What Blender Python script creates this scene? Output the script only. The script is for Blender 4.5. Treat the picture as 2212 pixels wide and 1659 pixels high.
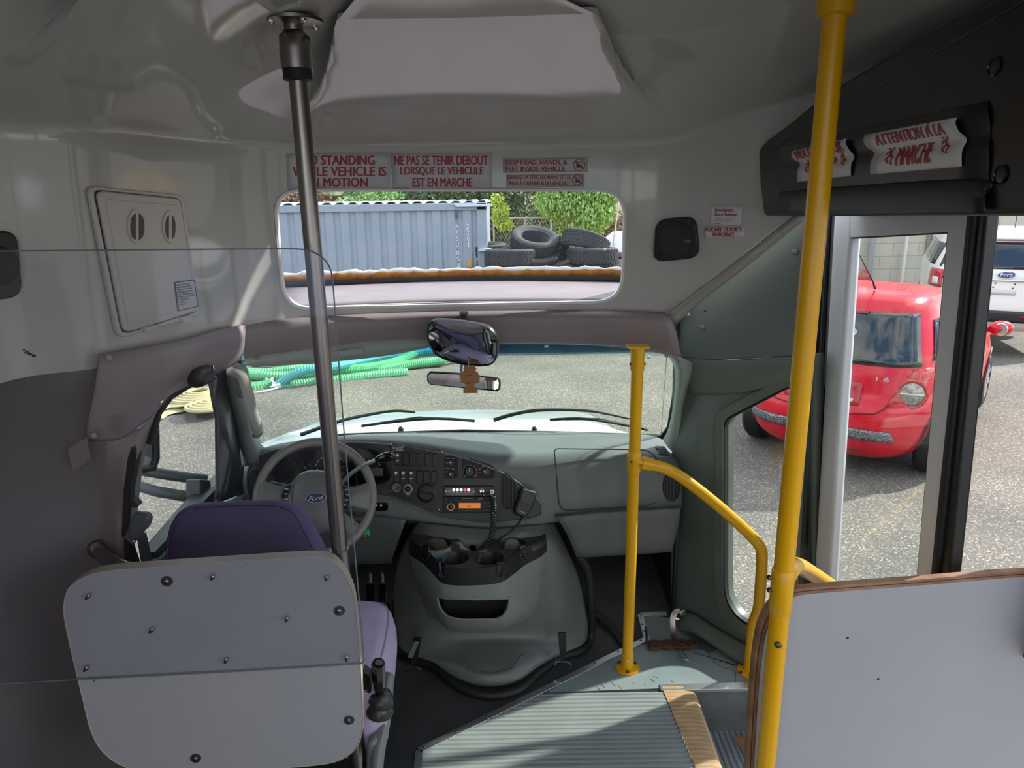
import bpy, bmesh, math, random
from mathutils import Vector, Matrix
random.seed(7)
SC = bpy.context.scene
for o in list(bpy.data.objects):
    bpy.data.objects.remove(o)

# ------------------------------------------------------------------ camera
F = 1534.0
PITCH, ROLL, EYE = math.radians(15.0), math.radians(0.86), 1.6
CF = Vector((0, math.cos(PITCH), -math.sin(PITCH)))
_r0 = Vector((1, 0, 0))
_d0 = Vector((0, -math.sin(PITCH), -math.cos(PITCH)))
CR = _r0 * math.cos(ROLL) + _d0 * math.sin(ROLL)
CD = -_r0 * math.sin(ROLL) + _d0 * math.cos(ROLL)
C0 = Vector((0, 0, EYE))
cam_data = bpy.data.cameras.new('camera')
cam = bpy.data.objects.new('camera', cam_data)
SC.collection.objects.link(cam)
cam_data.sensor_fit = 'HORIZONTAL'
cam_data.sensor_width = 36.0
cam_data.lens = 36.0 * F / 2212.0
cam_data.clip_start = 0.02
cam_data.clip_end = 500
M3 = Matrix((CR, -CD, -CF)).transposed()
cam.matrix_world = Matrix.Translation(C0) @ M3.to_4x4()
SC.camera = cam

# ------------------------------------------------------------------ world, sun, exposure
SC.view_settings.view_transform = 'Standard'
SC.view_settings.look = 'None'
SC.view_settings.gamma = 1.0
SC.view_settings.use_curve_mapping = False
SC.view_settings.exposure = 1.05
SC.cycles.use_denoising = True
SC.cycles.max_bounces = 12
SC.cycles.diffuse_bounces = 6
SC.cycles.glossy_bounces = 5
SC.cycles.transmission_bounces = 8
SC.cycles.transparent_max_bounces = 24
SC.cycles.caustics_reflective = False
SC.cycles.caustics_refractive = False
SC.cycles.sample_clamp_indirect = 6.0

W = bpy.data.worlds.new('sky')
SC.world = W
W.use_nodes = True
nt = W.node_tree
nt.nodes.clear()
wo = nt.nodes.new('ShaderNodeOutputWorld')
bg = nt.nodes.new('ShaderNodeBackground')
tc = nt.nodes.new('ShaderNodeTexCoord')
mp = nt.nodes.new('ShaderNodeMapping')
mp.inputs['Scale'].default_value = (1.6, 1.6, 3.2)
nz = nt.nodes.new('ShaderNodeTexNoise')
nz.inputs['Scale'].default_value = 1.7
nz.inputs['Detail'].default_value = 9
nz.inputs['Roughness'].default_value = 0.6
nz.inputs['Distortion'].default_value = 0.6
cr = nt.nodes.new('ShaderNodeValToRGB')
cr.color_ramp.elements[0].position = 0.40
cr.color_ramp.elements[0].color = (0.20, 0.34, 0.60, 1)
cr.color_ramp.elements[1].position = 0.56
cr.color_ramp.elements[1].color = (1.0, 0.98, 0.95, 1)
nt.links.new(tc.outputs['Generated'], mp.inputs['Vector'])
nt.links.new(mp.outputs['Vector'], nz.inputs['Vector'])
nt.links.new(nz.outputs['Fac'], cr.inputs['Fac'])
nt.links.new(cr.outputs['Color'], bg.inputs['Color'])
bg.inputs['Strength'].default_value = 1.15
nt.links.new(bg.outputs['Background'], wo.inputs['Surface'])

sun_d = bpy.data.lights.new('sun', 'SUN')
sun_d.energy = 3.6
sun_d.angle = math.radians(1.5)
sun_d.color = (1.0, 0.95, 0.87)
sun = bpy.data.objects.new('sun', sun_d)
SC.collection.objects.link(sun)
SUN_DIR = Vector((-0.72, -0.35, -0.60)).normalized()   # light travels left, towards the viewer and down
sun.rotation_euler = SUN_DIR.to_track_quat('-Z', 'Y').to_euler()
sun.location = (8, 6, 8)

# the bus's own dome lamps behind the photographer, in the ceiling
for k, (lx, ly) in enumerate(((-0.5, -0.6), (0.4, -0.6))):
    ld = bpy.data.lights.new('dome_lamp', 'AREA')
    ld.shape = 'RECTANGLE'
    ld.size, ld.size_y = 0.25, 0.5
    ld.energy = 3.0
    ld.color = (1.0, 0.9, 0.78)
    lo = bpy.data.objects.new('dome_lamp', ld)
    SC.collection.objects.link(lo)
    lo.location = (lx, ly, 1.9)

# ------------------------------------------------------------------ geometry helpers
def ray(x, y):
    return CF + CR * ((x - 1106.0) / F) + CD * ((y - 829.5) / F)
def PY(x, y, Y):
    v = ray(x, y); return C0 + v * (Y / v.y)
def PZ(x, y, Z):
    v = ray(x, y); return C0 + v * ((Z - EYE) / v.z)
def proj(p):
    q = Vector(p) - C0; d = q.dot(CF)
    return (1106 + F * q.dot(CR) / d, 829.5 + F * q.dot(CD) / d)
def PX(x, y, X):
    v = ray(x, y); return C0 + v * (X / v.x)
class Pl:
    """a plane in the bus, met by sight lines; its normal faces the viewer's side"""
    def __init__(s, p, n):
        s.p = Vector(p); s.n = Vector(n).normalized()
        if s.n.dot(C0 - s.p) < 0: s.n = -s.n
    @classmethod
    def pts(c, a, b, d):
        a, b, d = Vector(a), Vector(b), Vector(d)
        return c(a, (b - a).cross(d - a))
    def hit(s, x, y, lift=0.0):
        v = ray(x, y)
        return C0 + v * ((s.p - C0).dot(s.n) / v.dot(s.n)) + s.n * lift
def plY(Y): return Pl((0, Y, 0), (0, -1, 0))
def plX(X): return Pl((X, 0, 0), (-1 if X > 0 else 1, 0, 0))
def plZ(Z): return Pl((0, 0, Z), (0, 0, 1))

def roundpoly(pts, r, n=5):
    """round the corners of a 2-D or 3-D polygon; r may be one radius or a list"""
    P = [Vector(p) for p in pts]; out = []; N = len(P)
    for i, p in enumerate(P):
        ri = r[i] if isinstance(r, (list, tuple)) else r
        a, b = P[i - 1], P[(i + 1) % N]
        la, lb = (a - p).length, (b - p).length
        d = min(ri, la * .48, lb * .48)
        if d <= 1e-6:
            out.append(p); continue
        s, e = p + (a - p).normalized() * d, p + (b - p).normalized() * d
        for k in range(n + 1):
            t = k / n
            out.append(s * (1 - t) ** 2 + p * (2 * t * (1 - t)) + e * t * t)
    return out
def rrect(x0, y0, x1, y1, r, n=5):
    return roundpoly([(x0, y0), (x1, y0), (x1, y1), (x0, y1)], r, n)
def ell(cx, cy, a, b, n=24, rot=0.0):
    c, s = math.cos(rot), math.sin(rot); o = []
    for k in range(n):
        t = 2 * math.pi * k / n
        x, y = a * math.cos(t), b * math.sin(t)
        o.append(Vector((cx + x * c - y * s, cy + x * s + y * c)))
    return o
def crom(P, k):
    """Catmull-Rom through the points, k pieces per span"""
    if k <= 1: return [Vector(p) for p in P]
    out = []; N = len(P)
    for i in range(N - 1):
        p0, p1, p2, p3 = P[max(i - 1, 0)], P[i], P[i + 1], P[min(i + 2, N - 1)]
        for j in range(k):
            t = j / k
            out.append(0.5 * ((2 * p1) + (p2 - p0) * t + (2 * p0 - 5 * p1 + 4 * p2 - p3) * t * t + (3 * p1 - p0 - 3 * p2 + p3) * t ** 3))
    out.append(P[-1].copy()); return out
def loft(rows, ku=4, kv=4):
    R = [crom([Vector(p) for p in r], ku) for r in rows]
    cols = [crom([R[i][j] for i in range(len(R))], kv) for j in range(len(R[0]))]
    return [[cols[j][i] for j in range(len(cols))] for i in range(len(cols[0]))]

def tess(outer, holes):
    from mathutils.geometry import tessellate_polygon
    L = [[Vector(p) for p in l] for l in [outer] + holes]
    return [p for l in L for p in l], [tuple(t) for t in tessellate_polygon(L)]
class MB:
    def __init__(s): s.v = []; s.f = []
    def add(s, V, Fc):
        n = len(s.v); s.v += [Vector(p) for p in V]; s.f += [tuple(i + n for i in f) for f in Fc]; return s
    def box(s, c, d, M=None):
        x, y, z = d[0] / 2, d[1] / 2, d[2] / 2
        V = [Vector((a * x, b * y, e * z)) for a in (-1, 1) for b in (-1, 1) for e in (-1, 1)]
        if M is not None: V = [M @ p for p in V]
        c = Vector(c)
        return s.add([p + c for p in V], [(0, 1, 3, 2), (4, 6, 7, 5), (0, 4, 5, 1), (2, 3, 7, 6), (0, 2, 6, 4), (1, 5, 7, 3)])
    def grid(s, rows, closed=False):
        m, n = len(rows), len(rows[0]); Fc = []
        for i in range(m - 1):
            for j in range(n if closed else n - 1):
                k = (j + 1) % n
                Fc.append((i * n + j, i * n + k, (i + 1) * n + k, (i + 1) * n + j))
        return s.add([p for r in rows for p in r], Fc)
    def tube(s, pts, r, n=12, caps=True, closed=False, flat=None):
        P = [Vector(p) for p in pts]; N = len(P); rows = []
        up = None
        for i, p in enumerate(P):
            if closed: t = P[(i + 1) % N] - P[i - 1]
            else: t = P[min(i + 1, N - 1)] - P[max(i - 1, 0)]
            t.normalize()
            if up is None:
                up = Vector((0, 0, 1)) if abs(t.z) < .9 else Vector((0, 1, 0))
                if flat is not None: up = Vector(flat)
            up = (up - t * up.dot(t)); up.normalize()
            sd = t.cross(up)
            rr = r[i] if isinstance(r, (list, tuple)) and not (len(r) == 2 and N != 2 and flat is not None) else r
            if flat is not None: a, b = rr
            else: a = b = rr
            rows.append([p + up * (a * math.sin(2 * math.pi * k / n)) + sd * (b * math.cos(2 * math.pi * k / n)) for k in range(n)])
        base = len(s.v)
        if closed: rows.append(rows[0])
        s.grid(rows, True)
        if caps and not closed:
            s.f.append(tuple(base + k for k in range(n)))
            s.f.append(tuple(base + (N - 1) * n + k for k in reversed(range(n))))
        return s
    def lathe(s, prof, o, ax, n=20, caps=True):
        o = Vector(o); ax = Vector(ax).normalized()
        a = ax.orthogonal().normalized(); b = ax.cross(a); base = len(s.v)
        rows = [[o + ax * h + (a * math.cos(2 * math.pi * k / n) + b * math.sin(2 * math.pi * k / n)) * r for k in range(n)] for r, h in prof]
        s.grid(rows, True)
        if caps:
            s.f.append(tuple(base + k for k in reversed(range(n))))
            s.f.append(tuple(base + (len(rows) - 1) * n + k for k in range(n)))
        return s
    def prism(s, poly, off):
        P = [Vector(p) for p in poly]; n = len(P); off = Vector(off)
        Fc = [tuple(range(n)), tuple(range(2 * n - 1, n - 1, -1))]
        for i in range(n):
            j = (i + 1) % n; Fc.append((j, i, i + n, j + n))
        return s.add(P + [p + off for p in P], Fc)
    def solid_between(s, A, B):
        """closed block between two loops of the same count"""
        n = len(A); b = len(s.v); s.grid([A, B], True)
        s.f.append(tuple(b + k for k in range(n))); s.f.append(tuple(b + n + k for k in reversed(range(n)))); return s
    def frame(s, A, B, off):
        """a ring between two loops of the same count, with thickness"""
        n = len(A); off = Vector(off)
        V = [Vector(p) for p in A] + [Vector(p) for p in B]
        V += [p + off for p in V]; Fc = []
        for i in range(n):
            j = (i + 1) % n
            Fc += [(i, j, n + j, n + i), (2 * n + j, 2 * n + i, 3 * n + i, 3 * n + j), (j, i, 2 * n + i, 2 * n + j), (n + i, n + j, 3 * n + j, 3 * n + i)]
        return s.add(V, Fc)
    def ball(s, c, r, nu=14, nv=9, M=None):
        c = Vector(c); r = r if isinstance(r, (tuple, list)) else (r, r, r); rows = []
        for i in range(nv + 1):
            th = math.pi * i / nv
            th = min(max(th, .02), math.pi - .02)
            row = []
            for j in range(nu):
                ph = 2 * math.pi * j / nu
                q = Vector((r[0] * math.sin(th) * math.cos(ph), r[1] * math.sin(th) * math.sin(ph), r[2] * math.cos(th)))
                row.append((M @ q if M is not None else q) + c)
            rows.append(row)
        return s.grid(rows, True)
    def build(s, name, mat, parent=None, ang=35, bevel=0, sub=0, solid=0, seg=2):
        me = bpy.data.meshes.new(name)
        me.from_pydata([tuple(p) for p in s.v], [], s.f)
        bm = bmesh.new(); bm.from_mesh(me)
        bmesh.ops.remove_doubles(bm, verts=bm.verts, dist=1e-6)
        bmesh.ops.recalc_face_normals(bm, faces=bm.faces)
        bm.to_mesh(me); bm.free()
        me.materials.append(mat)
        o = bpy.data.objects.new(name, me)
        SC.collection.objects.link(o)
        finish(o, parent, ang)
        if solid:
            m = o.modifiers.new('solid', 'SOLIDIFY'); m.thickness = solid; m.offset = 0
        if bevel:
            m = o.modifiers.new('bevel', 'BEVEL'); m.width = bevel; m.segments = seg; m.limit_method = 'ANGLE'; m.angle_limit = math.radians(40)
        if sub:
            m = o.modifiers.new('sub', 'SUBSURF'); m.levels = sub; m.render_levels = sub
        return o
def finish(o, parent=None, ang=35):
    me = o.data
    if ang:
        me.shade_smooth(); me.set_sharp_from_angle(angle=math.radians(ang))
    if parent is not None:
        o.parent = parent
        o.matrix_parent_inverse = wm(parent).inverted()
def wm(o):
    m = o.matrix_basis
    if o.parent is not None: m = wm(o.parent) @ o.matrix_parent_inverse @ m
    return m
def thing(name, label, cat, loc=(0, 0, 0), group=None):
    o = bpy.data.objects.new(name, None)
    SC.collection.objects.link(o)
    o.location = loc; o.empty_display_size = .05
    return tag(o, label, cat, group)
def tag(o, label, cat, group=None):
    o['label'] = label; o['category'] = cat
    if group: o['group'] = group
    return o
def struct(o):
    o['kind'] = 'structure'; return o
def stuff(o, label, cat):
    o['kind'] = 'stuff'; return tag(o, label, cat)
def copy_tree(o, parent=None):
    c = o.copy(); SC.collection.objects.link(c)
    if parent is not None: c.parent = parent
    for ch in [q for q in bpy.data.objects if q.parent == o]:
        copy_tree(ch, c)
    return c
def cut(o, mb):
    """cut an opening through o and keep the result as plain mesh"""
    c = mb.build('cutter', bpy.data.materials[0], None, 0)
    m = o.modifiers.new('cut', 'BOOLEAN'); m.object = c; m.operation = 'DIFFERENCE'; m.solver = 'EXACT'
    bake(o); bpy.data.objects.remove(c)
def bake(o, ang=35):
    dg = bpy.context.evaluated_depsgraph_get()
    me = bpy.data.meshes.new_from_object(o.evaluated_get(dg))
    o.modifiers.clear(); o.data = me
    me.shade_smooth(); me.set_sharp_from_angle(angle=math.radians(ang))
def pp(name, pix, pl, th, mat, parent=None, lift=0.0, bevel=0, ang=35):
    """a plate with the outline pix on plane pl, th thick"""
    mb = MB().prism([pl.hit(x, y, lift) for x, y in pix], -pl.n * th)
    return mb.build(name, mat, parent, ang, bevel)
def pf(name, outer, inner, pl, th, mat, parent=None, lift=0.0, bevel=0):
    mb = MB().frame([pl.hit(x, y, lift) for x, y in outer], [pl.hit(x, y, lift) for x, y in inner], -pl.n * th)
    return mb.build(name, mat, parent, 35, bevel)
def inset(poly, d):
    c = sum((Vector(p) for p in poly), Vector((0, 0))) / len(poly)
    out = []
    for p in poly:
        q = Vector(p) - c
        out.append(c + q * (1 - d / max(q.length, 1e-6)))
    return out
def text_mesh(lines, fn, mat, name, parent, bold=0.0, space=1.0, dense=0.0):
    if bold:   # heavier strokes: the same letters laid side by side a hair apart
        L2 = []
        for st, q in lines:
            q = [Vector(p) for p in q]; d = (q[1] - q[0]) * (bold / max(len(st), 1))
            L2 += [(st, [p + d * k for p in q], k) for k in (-1, 0, 1)]
        lines = L2
    """lines: (string, quad TL TR BR BL) -> one mesh of letters; fn maps quad coordinates to the world"""
    V, Fc = [], []
    for st, q, *kk in lines:
        near = .00025 * (kk[0] + 1) if kk else 0.0
        cu = bpy.data.curves.new('letters', 'FONT'); cu.body = st; cu.resolution_u = 3
        cu.space_character = space
        ob = bpy.data.objects.new('letters', cu); SC.collection.objects.link(ob)
        dg = bpy.context.evaluated_depsgraph_get(); dg.update()
        me = bpy.data.meshes.new_from_object(ob.evaluated_get(dg))
        bpy.data.objects.remove(ob); bpy.data.curves.remove(cu)
        xs = [v.co.x for v in me.vertices]; ys = [v.co.y for v in me.vertices]
        if not xs: continue
        x0, x1, y0, y1 = min(xs), max(xs), min(ys), max(ys)
        q = [Vector(p) for p in q]; n = len(V)
        if dense:   # short edges, so that the letters follow a bent surface
            bm = bmesh.new(); bm.from_mesh(me); bmesh.ops.triangulate(bm, faces=bm.faces)
            for _ in range(4):
                es = [e for e in bm.edges if e.calc_length() > dense]
                if not es: break
                bmesh.ops.subdivide_edges(bm, edges=es, cuts=1); bmesh.ops.triangulate(bm, faces=bm.faces)
            bm.to_mesh(me); bm.free()
        for v in me.vertices:
            u = (v.co.x - x0) / max(x1 - x0, 1e-6); w = (y1 - v.co.y) / max(y1 - y0, 1e-6)
            p_ = fn((q[0] * (1 - u) + q[1] * u) * (1 - w) + (q[3] * (1 - u) + q[2] * u) * w)
            V.append(p_ + (C0 - p_).normalized() * near if near else p_)
        Fc += [tuple(i + n for i in p.vertices) for p in me.polygons]
        bpy.data.meshes.remove(me)
    me = bpy.data.meshes.new(name); me.from_pydata([tuple(p) for p in V], [], Fc); me.materials.append(mat)
    o = bpy.data.objects.new(name, me); SC.collection.objects.link(o)
    finish(o, parent, 0)
    return o
def ptext(lines, pl, mat, name='lettering', parent=None, lift=.0012, bold=0.0, space=1.0):
    return text_mesh(lines, lambda p: pl.hit(p[0], p[1], lift), mat, name, parent, bold, space)
def q4(x0, y0, x1, y1, sl=0.0):
    """axis-aligned quad, sl = drop of the right end"""
    return [(x0, y0), (x1, y0 + sl), (x1, y1 + sl), (x0, y1)]

# ------------------------------------------------------------------ materials
def lin(c):
    if isinstance(c, str):
        c = [int(c[i:i + 2], 16) / 255 for i in (0, 2, 4)]
        c = [x / 12.92 if x <= .04045 else ((x + .055) / 1.055) ** 2.4 for x in c]
    return (*c[:3], 1)
def mat(name, col, rough=.5, metal=0.0, spec=.5, col2=None, nscale=8.0, namt=.5, bump=0.0, bscale=200.0, coat=0.0, stretch=None, emit=None, estr=0.0):
    m = bpy.data.materials.new(name); m.use_nodes = True
    t = m.node_tree; b = t.nodes['Principled BSDF']
    b.inputs['Base Color'].default_value = lin(col)
    b.inputs['Roughness'].default_value = rough
    b.inputs['Metallic'].default_value = metal
    b.inputs['Specular IOR Level'].default_value = spec
    b.inputs['Coat Weight'].default_value = coat
    b.inputs['Coat Roughness'].default_value = .03
    if emit: 
        b.inputs['Emission Color'].default_value = lin(emit); b.inputs['Emission Strength'].default_value = estr
    co = None
    if col2 or bump:
        co = t.nodes.new('ShaderNodeTexCoord'); vec = co.outputs['Object']
        if stretch:
            mp = t.nodes.new('ShaderNodeMapping'); mp.inputs['Scale'].default_value = stretch
            t.links.new(vec, mp.inputs['Vector']); vec = mp.outputs['Vector']
    if col2:
        n = t.nodes.new('ShaderNodeTexNoise'); n.inputs['Scale'].default_value = nscale; n.inputs['Detail'].default_value = 6
        t.links.new(vec, n.inputs['Vector'])
        r = t.nodes.new('ShaderNodeValToRGB')
        r.color_ramp.elements[0].position = .5 - namt * .4; r.color_ramp.elements[0].color = lin(col)
        r.color_ramp.elements[1].position = .5 + namt * .4; r.color_ramp.elements[1].color = lin(col2)
        t.links.new(n.outputs['Fac'], r.inputs['Fac']); t.links.new(r.outputs['Color'], b.inputs['Base Color'])
    if bump:
        n = t.nodes.new('ShaderNodeTexNoise'); n.inputs['Scale'].default_value = bscale; n.inputs['Detail'].default_value = 3
        t.links.new(vec, n.inputs['Vector'])
        bp = t.nodes.new('ShaderNodeBump'); bp.inputs['Strength'].default_value = bump; bp.inputs['Distance'].default_value = .002
        t.links.new(n.outputs['Fac'], bp.inputs['Height']); t.links.new(bp.outputs['Normal'], b.inputs['Normal'])
    return m
def glass(name, tint=(.9, .95, .92), refl=1.0, rough=0.0, f0=1.45):
    """thin pane: see-through with a mirror-like sheen"""
    m = bpy.data.materials.new(name); m.use_nodes = True
    t = m.node_tree; t.nodes.clear()
    o = t.nodes.new('ShaderNodeOutputMaterial'); a = t.nodes.new('ShaderNodeBsdfTransparent'); g = t.nodes.new('ShaderNodeBsdfGlossy')
    mx = t.nodes.new('ShaderNodeMixShader'); fr = t.nodes.new('ShaderNodeFresnel'); mu = t.nodes.new('ShaderNodeMath')
    a.inputs['Color'].default_value = (*tint, 1); g.inputs['Roughness'].default_value = rough
    ge = t.nodes.new('ShaderNodeNewGeometry'); mr = t.nodes.new('ShaderNodeMapRange')   # same sheen on both faces of the pane
    mr.inputs['To Min'].default_value = f0; mr.inputs['To Max'].default_value = 1 / f0
    t.links.new(ge.outputs['Backfacing'], mr.inputs['Value']); t.links.new(mr.outputs[0], fr.inputs['IOR'])
    mu.operation = 'MULTIPLY'; mu.inputs[1].default_value = refl
    t.links.new(fr.outputs['Fac'], mu.inputs[0]); t.links.new(mu.outputs[0], mx.inputs['Fac'])
    t.links.new(a.outputs[0], mx.inputs[1]); t.links.new(g.outputs[0], mx.inputs[2]); t.links.new(mx.outputs[0], o.inputs['Surface'])
    return m
M_ = {}
M_['fibre'] = mat('fibreglass', 'b6b5b1', .07, spec=.5)
M_['ceil'] = mat('glossy_ceiling', 'a3a2a8', .04, spec=.5)
M_['vinyl'] = mat('taupe_vinyl', '8e8385', .5, col2='82777a', nscale=5, bump=.12, bscale=350)
M_['vinyl_light'] = mat('mauve_vinyl', '8f858b', .5, col2='857b82', nscale=9, bump=.1, bscale=300)
M_['bulk'] = mat('charcoal_panel', '696466', .5, col2='615c5e', nscale=3, bump=.1, bscale=400)
M_['black'] = mat('black_plastic', '17181a', .42, bump=.05, bscale=500)
M_['gloss_black'] = mat('gloss_black', '0c0c0e', .12)
M_['dark'] = mat('dark_grey_plastic', '2b2d2e', .45, bump=.08, bscale=600)
M_['rubber'] = mat('black_rubber', '101112', .6)
M_['dash'] = mat('grey_dash_plastic', '687071', .48, bump=.1, bscale=700)
M_['dashlow'] = mat('grey_lower_plastic', '5e6463', .5, bump=.1, bscale=700)
M_['panel'] = mat('charcoal_instrument_panel', '37393a', .5, bump=.08, bscale=700)
M_['console'] = mat('grey_console_plastic', '7c837e', .42, col2='747b76', nscale=4)
M_['green_grey'] = mat('green_grey_moulding', '6b7671', .42, col2='636e69', nscale=3, bump=.08, bscale=300)
M_['green_grey_dk'] = mat('weathered_green_grey', '6a766f', .4, col2='5b6761', nscale=6, bump=.1, bscale=200)
M_['steel'] = mat('brushed_steel', '8f8a86', .3, 1.0, bump=.05, bscale=900, stretch=(1, 1, .02))
M_['chrome'] = mat('chrome', 'd5d5d5', .12, 1.0)
M_['alu'] = mat('aluminium', 'b9bdc2', .4, 1.0)
M_['bolt'] = mat('dark_bolt', '5a5755', .35, .9)
M_['rust'] = mat('rusty_steel', '6b4433', .85, .2, col2='4a2f24', nscale=60, namt=.6, bump=.4, bscale=200)
M_['yellow'] = mat('yellow_powder_coat', 'e0a800', .28, spec=.5, bump=.02, bscale=300)
M_['laminate'] = mat('grey_white_laminate', '9fa1a8', .42, col2='999ca3', nscale=4)
M_['edge'] = mat('cream_edge_trim', 'b5ab9e', .5)
M_['ply'] = mat('plywood_edge', '9a7455', .6, col2='6a4630', nscale=14, stretch=(1, 1, 1))
M_['ply_dark'] = mat('dark_plywood_layer', '3c2416', .7)
M_['purple'] = mat('purple_fabric', '5f567c', .9, col2='564d72', nscale=6, bump=.3, bscale=1500)
M_['lilac'] = mat('sunlit_lilac_fabric', 'bdb4d0', .9, col2='b2a8c9', nscale=12, bump=.4, bscale=1800)  # sunlight on the seat cushion is put into this pale colour
M_['white'] = mat('white_paint', 'dfe0e0', .25, coat=.3)
M_['hood'] = mat('white_bonnet', 'c2cacd', .2, coat=.4)
M_['frame'] = mat('grey_white_door_frame', 'd6d7da', .4)
M_['sticker'] = mat('white_vinyl_sticker', 'b8b7ba', .35)
M_['sticker2'] = mat('bright_white_sticker', 'c9c9cc', .35)
M_['clear_sticker'] = mat('pale_clear_sticker', 'aaa8a6', .3)
M_['red_ink'] = mat('red_ink', '9b1523', .5)
M_['black_ink'] = mat('black_ink', '141416', .5)
M_['white_ink'] = mat('white_ink', 'd8dadc', .5)
M_['mat'] = mat('black_rubber_floor_mat', '303234', .6, col2='3c3e40', nscale=9, bump=.35, bscale=160)
M_['ribbed'] = mat('ribbed_grey_vinyl', '8d9695', .45, col2='7f8887', nscale=7)
M_['platform'] = mat('grey_vinyl_floor', '8a9794', .45, col2='77858a', nscale=6, namt=.45, bump=.06, bscale=60)
M_['tan'] = mat('tan_step_nosing', 'b79a72', .55, col2='a4865e', nscale=20)
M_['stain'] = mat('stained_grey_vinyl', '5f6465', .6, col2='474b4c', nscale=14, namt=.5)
M_['damp'] = mat('damp_patch', '4c575d', .35, col2='5a656a', nscale=20)
M_['mirror'] = mat('mirror_glass', 'f0f2f4', .015, 1.0)
M_['kraft'] = mat('brown_card', '9a7048', .8, col2='8e6640', nscale=40)
M_['glass'] = glass('clear_window_glass', (.95, .975, .96), .5)
M_['acrylic'] = glass('clear_acrylic', (.95, .95, .965), .6, 0.02, 1.45)
M_['acrylic_edge'] = mat('acrylic_edge', '6f7476', .3)
M_['led_white'] = mat('lit_white_led', 'ffffff', .4, emit='ffffff', estr=.9)
M_['led_red'] = mat('lit_red_led', 'ff4060', .4, emit='ff3a55', estr=.8)
M_['amber'] = mat('amber_display', 'c06a20', .4, emit='d07828', estr=.35)
M_['needle'] = mat('red_needle', 'd0402a', .5)
M_['ford_blue'] = mat('blue_badge', '1d3470', .2, coat=.5)
# ================================================================== the bus shell
# ---- front cap: one curved fibreglass moulding from the header up into the ceiling
base = [(-1.22, -.7), (-1.22, .4), (-1.21, 1.05), (-1.13, 1.50), (-.975, 1.66), (-.905, 1.95), (-.80, 2.18), (-.60, 2.315), (-.19, 2.37), (.25, 2.34), (.49, 2.28), (.62, 2.19), (.76, 2.03), (.87, 1.80), (.93, 1.4), (.95, .4), (.95, -.7)]
bz = [1.12, 1.12, 1.17, 1.215, 1.215, 1.215, 1.215, 1.215, 1.215, 1.215, 1.215]
def diag_z(x, y):
    # height at which the moulding's lower edge meets the diagonal trim
    lo, hi = 1.1, 1.62
    for _ in range(30):
        m = (lo + hi) / 2; q = proj((x, y, m)); yl = 678 + (q[0] - 1441) * (462 - 678) / (1722 - 1441)
        if q[1] > yl: lo = m
        else: hi = m
    return m
bz += [diag_z(*base[11]), diag_z(*base[12]), 1.60, 1.61, 1.61, 1.61]
BP = crom([Vector((x, y, z)) for (x, y), z in zip(base, bz)], 6)
def norm_in(i):
    a, b = BP[max(i - 1, 0)], BP[min(i + 1, len(BP) - 1)]
    t = (b - a); t.z = 0; t.normalize()
    if i in (0, len(BP) - 1): t = Vector((0, 1, 0)) * (1 if i == 0 else -1)
    return Vector((t.y, -t.x, 0))
NI = []
for i in range(len(BP)):
    n = Vector((0, 0, 0))
    for j in range(max(0, i - 3), min(len(BP), i + 4)): n += norm_in(j)
    NI.append(n.normalized())
prof = [(0, None), (.004, 1.30), (.012, 1.42), (.022, 1.55), (.030, 1.66), (.038, 1.72), (.054, 1.750), (.085, 1.768), (.20, 1.794), (.42, 1.842), (.66, 1.894), (.88, 1.932)]
rows = []
for d, z in prof:
    row = []
    for i, p in enumerate(BP):
        zb = p.z
        if z is None: zz = zb
        else:
            f = (z - 1.215) / (1.932 - 1.215); zz = zb + (1.932 - zb) * f
        n = NI[i]
        q = p + n * d * (.42 + .58 * abs(n.y)) if d > .04 else p + n * d; q.z = zz
        if abs(p.y) > .35 and p.y < 0.5 and i in (0, len(BP) - 1): pass
        row.append(q)
    rows.append(row)
rows = [[c for c in r] for r in rows]
R2 = []
cols = [crom([rows[i][j] for i in range(len(rows))], 3) for j in range(len(rows[0]))]
rows = [[cols[j][i] for j in range(len(cols))] for i in range(len(cols[0]))]
cap = MB().grid(rows).build('wall_front', M_['fibre'], None, 60, solid=.012)
bake(cap, 60); struct(cap)
from mathutils.bvhtree import BVHTree
_b = BVHTree.FromPolygons([v.co.copy() for v in cap.data.vertices], [tuple(p.vertices) for p in cap.data.polygons])
def cap_hit(x, y, lift=0.0):
    v = ray(x, y).normalized(); h, n_, i_, d_ = _b.ray_cast(C0, v)
    if h is None: return PY(x, y, 2.3)
    return h - v * lift
WIN = [cap_hit(x, y) for x, y in roundpoly([(592, 413), (1350, 413), (1343, 650), (614, 666)], [60, 60, 60, 60], 7)]
cut(cap, MB().prism([p + Vector((0, -.28, 0)) for p in WIN], (0, .6, 0)))
top = rows[-1]
ceil = MB(); n = len(top); mid = [Vector((-.13 + .05 * (t / n - .5), max(p.y - .35, -.7) if p.y > 0 else p.y, 1.955)) for t, p in enumerate(top)]
top = [p + Vector((0, 0, -.0064)) for p in top]
ceil.grid([top, [a.lerp(b, .33) + Vector((0, 0, .003)) for a, b in zip(top, mid)], [a.lerp(b, .66) + Vector((0, 0, .004)) for a, b in zip(top, mid)], mid])
o = struct(ceil.build('ceiling', M_['fibre'], None, 60))

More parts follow.
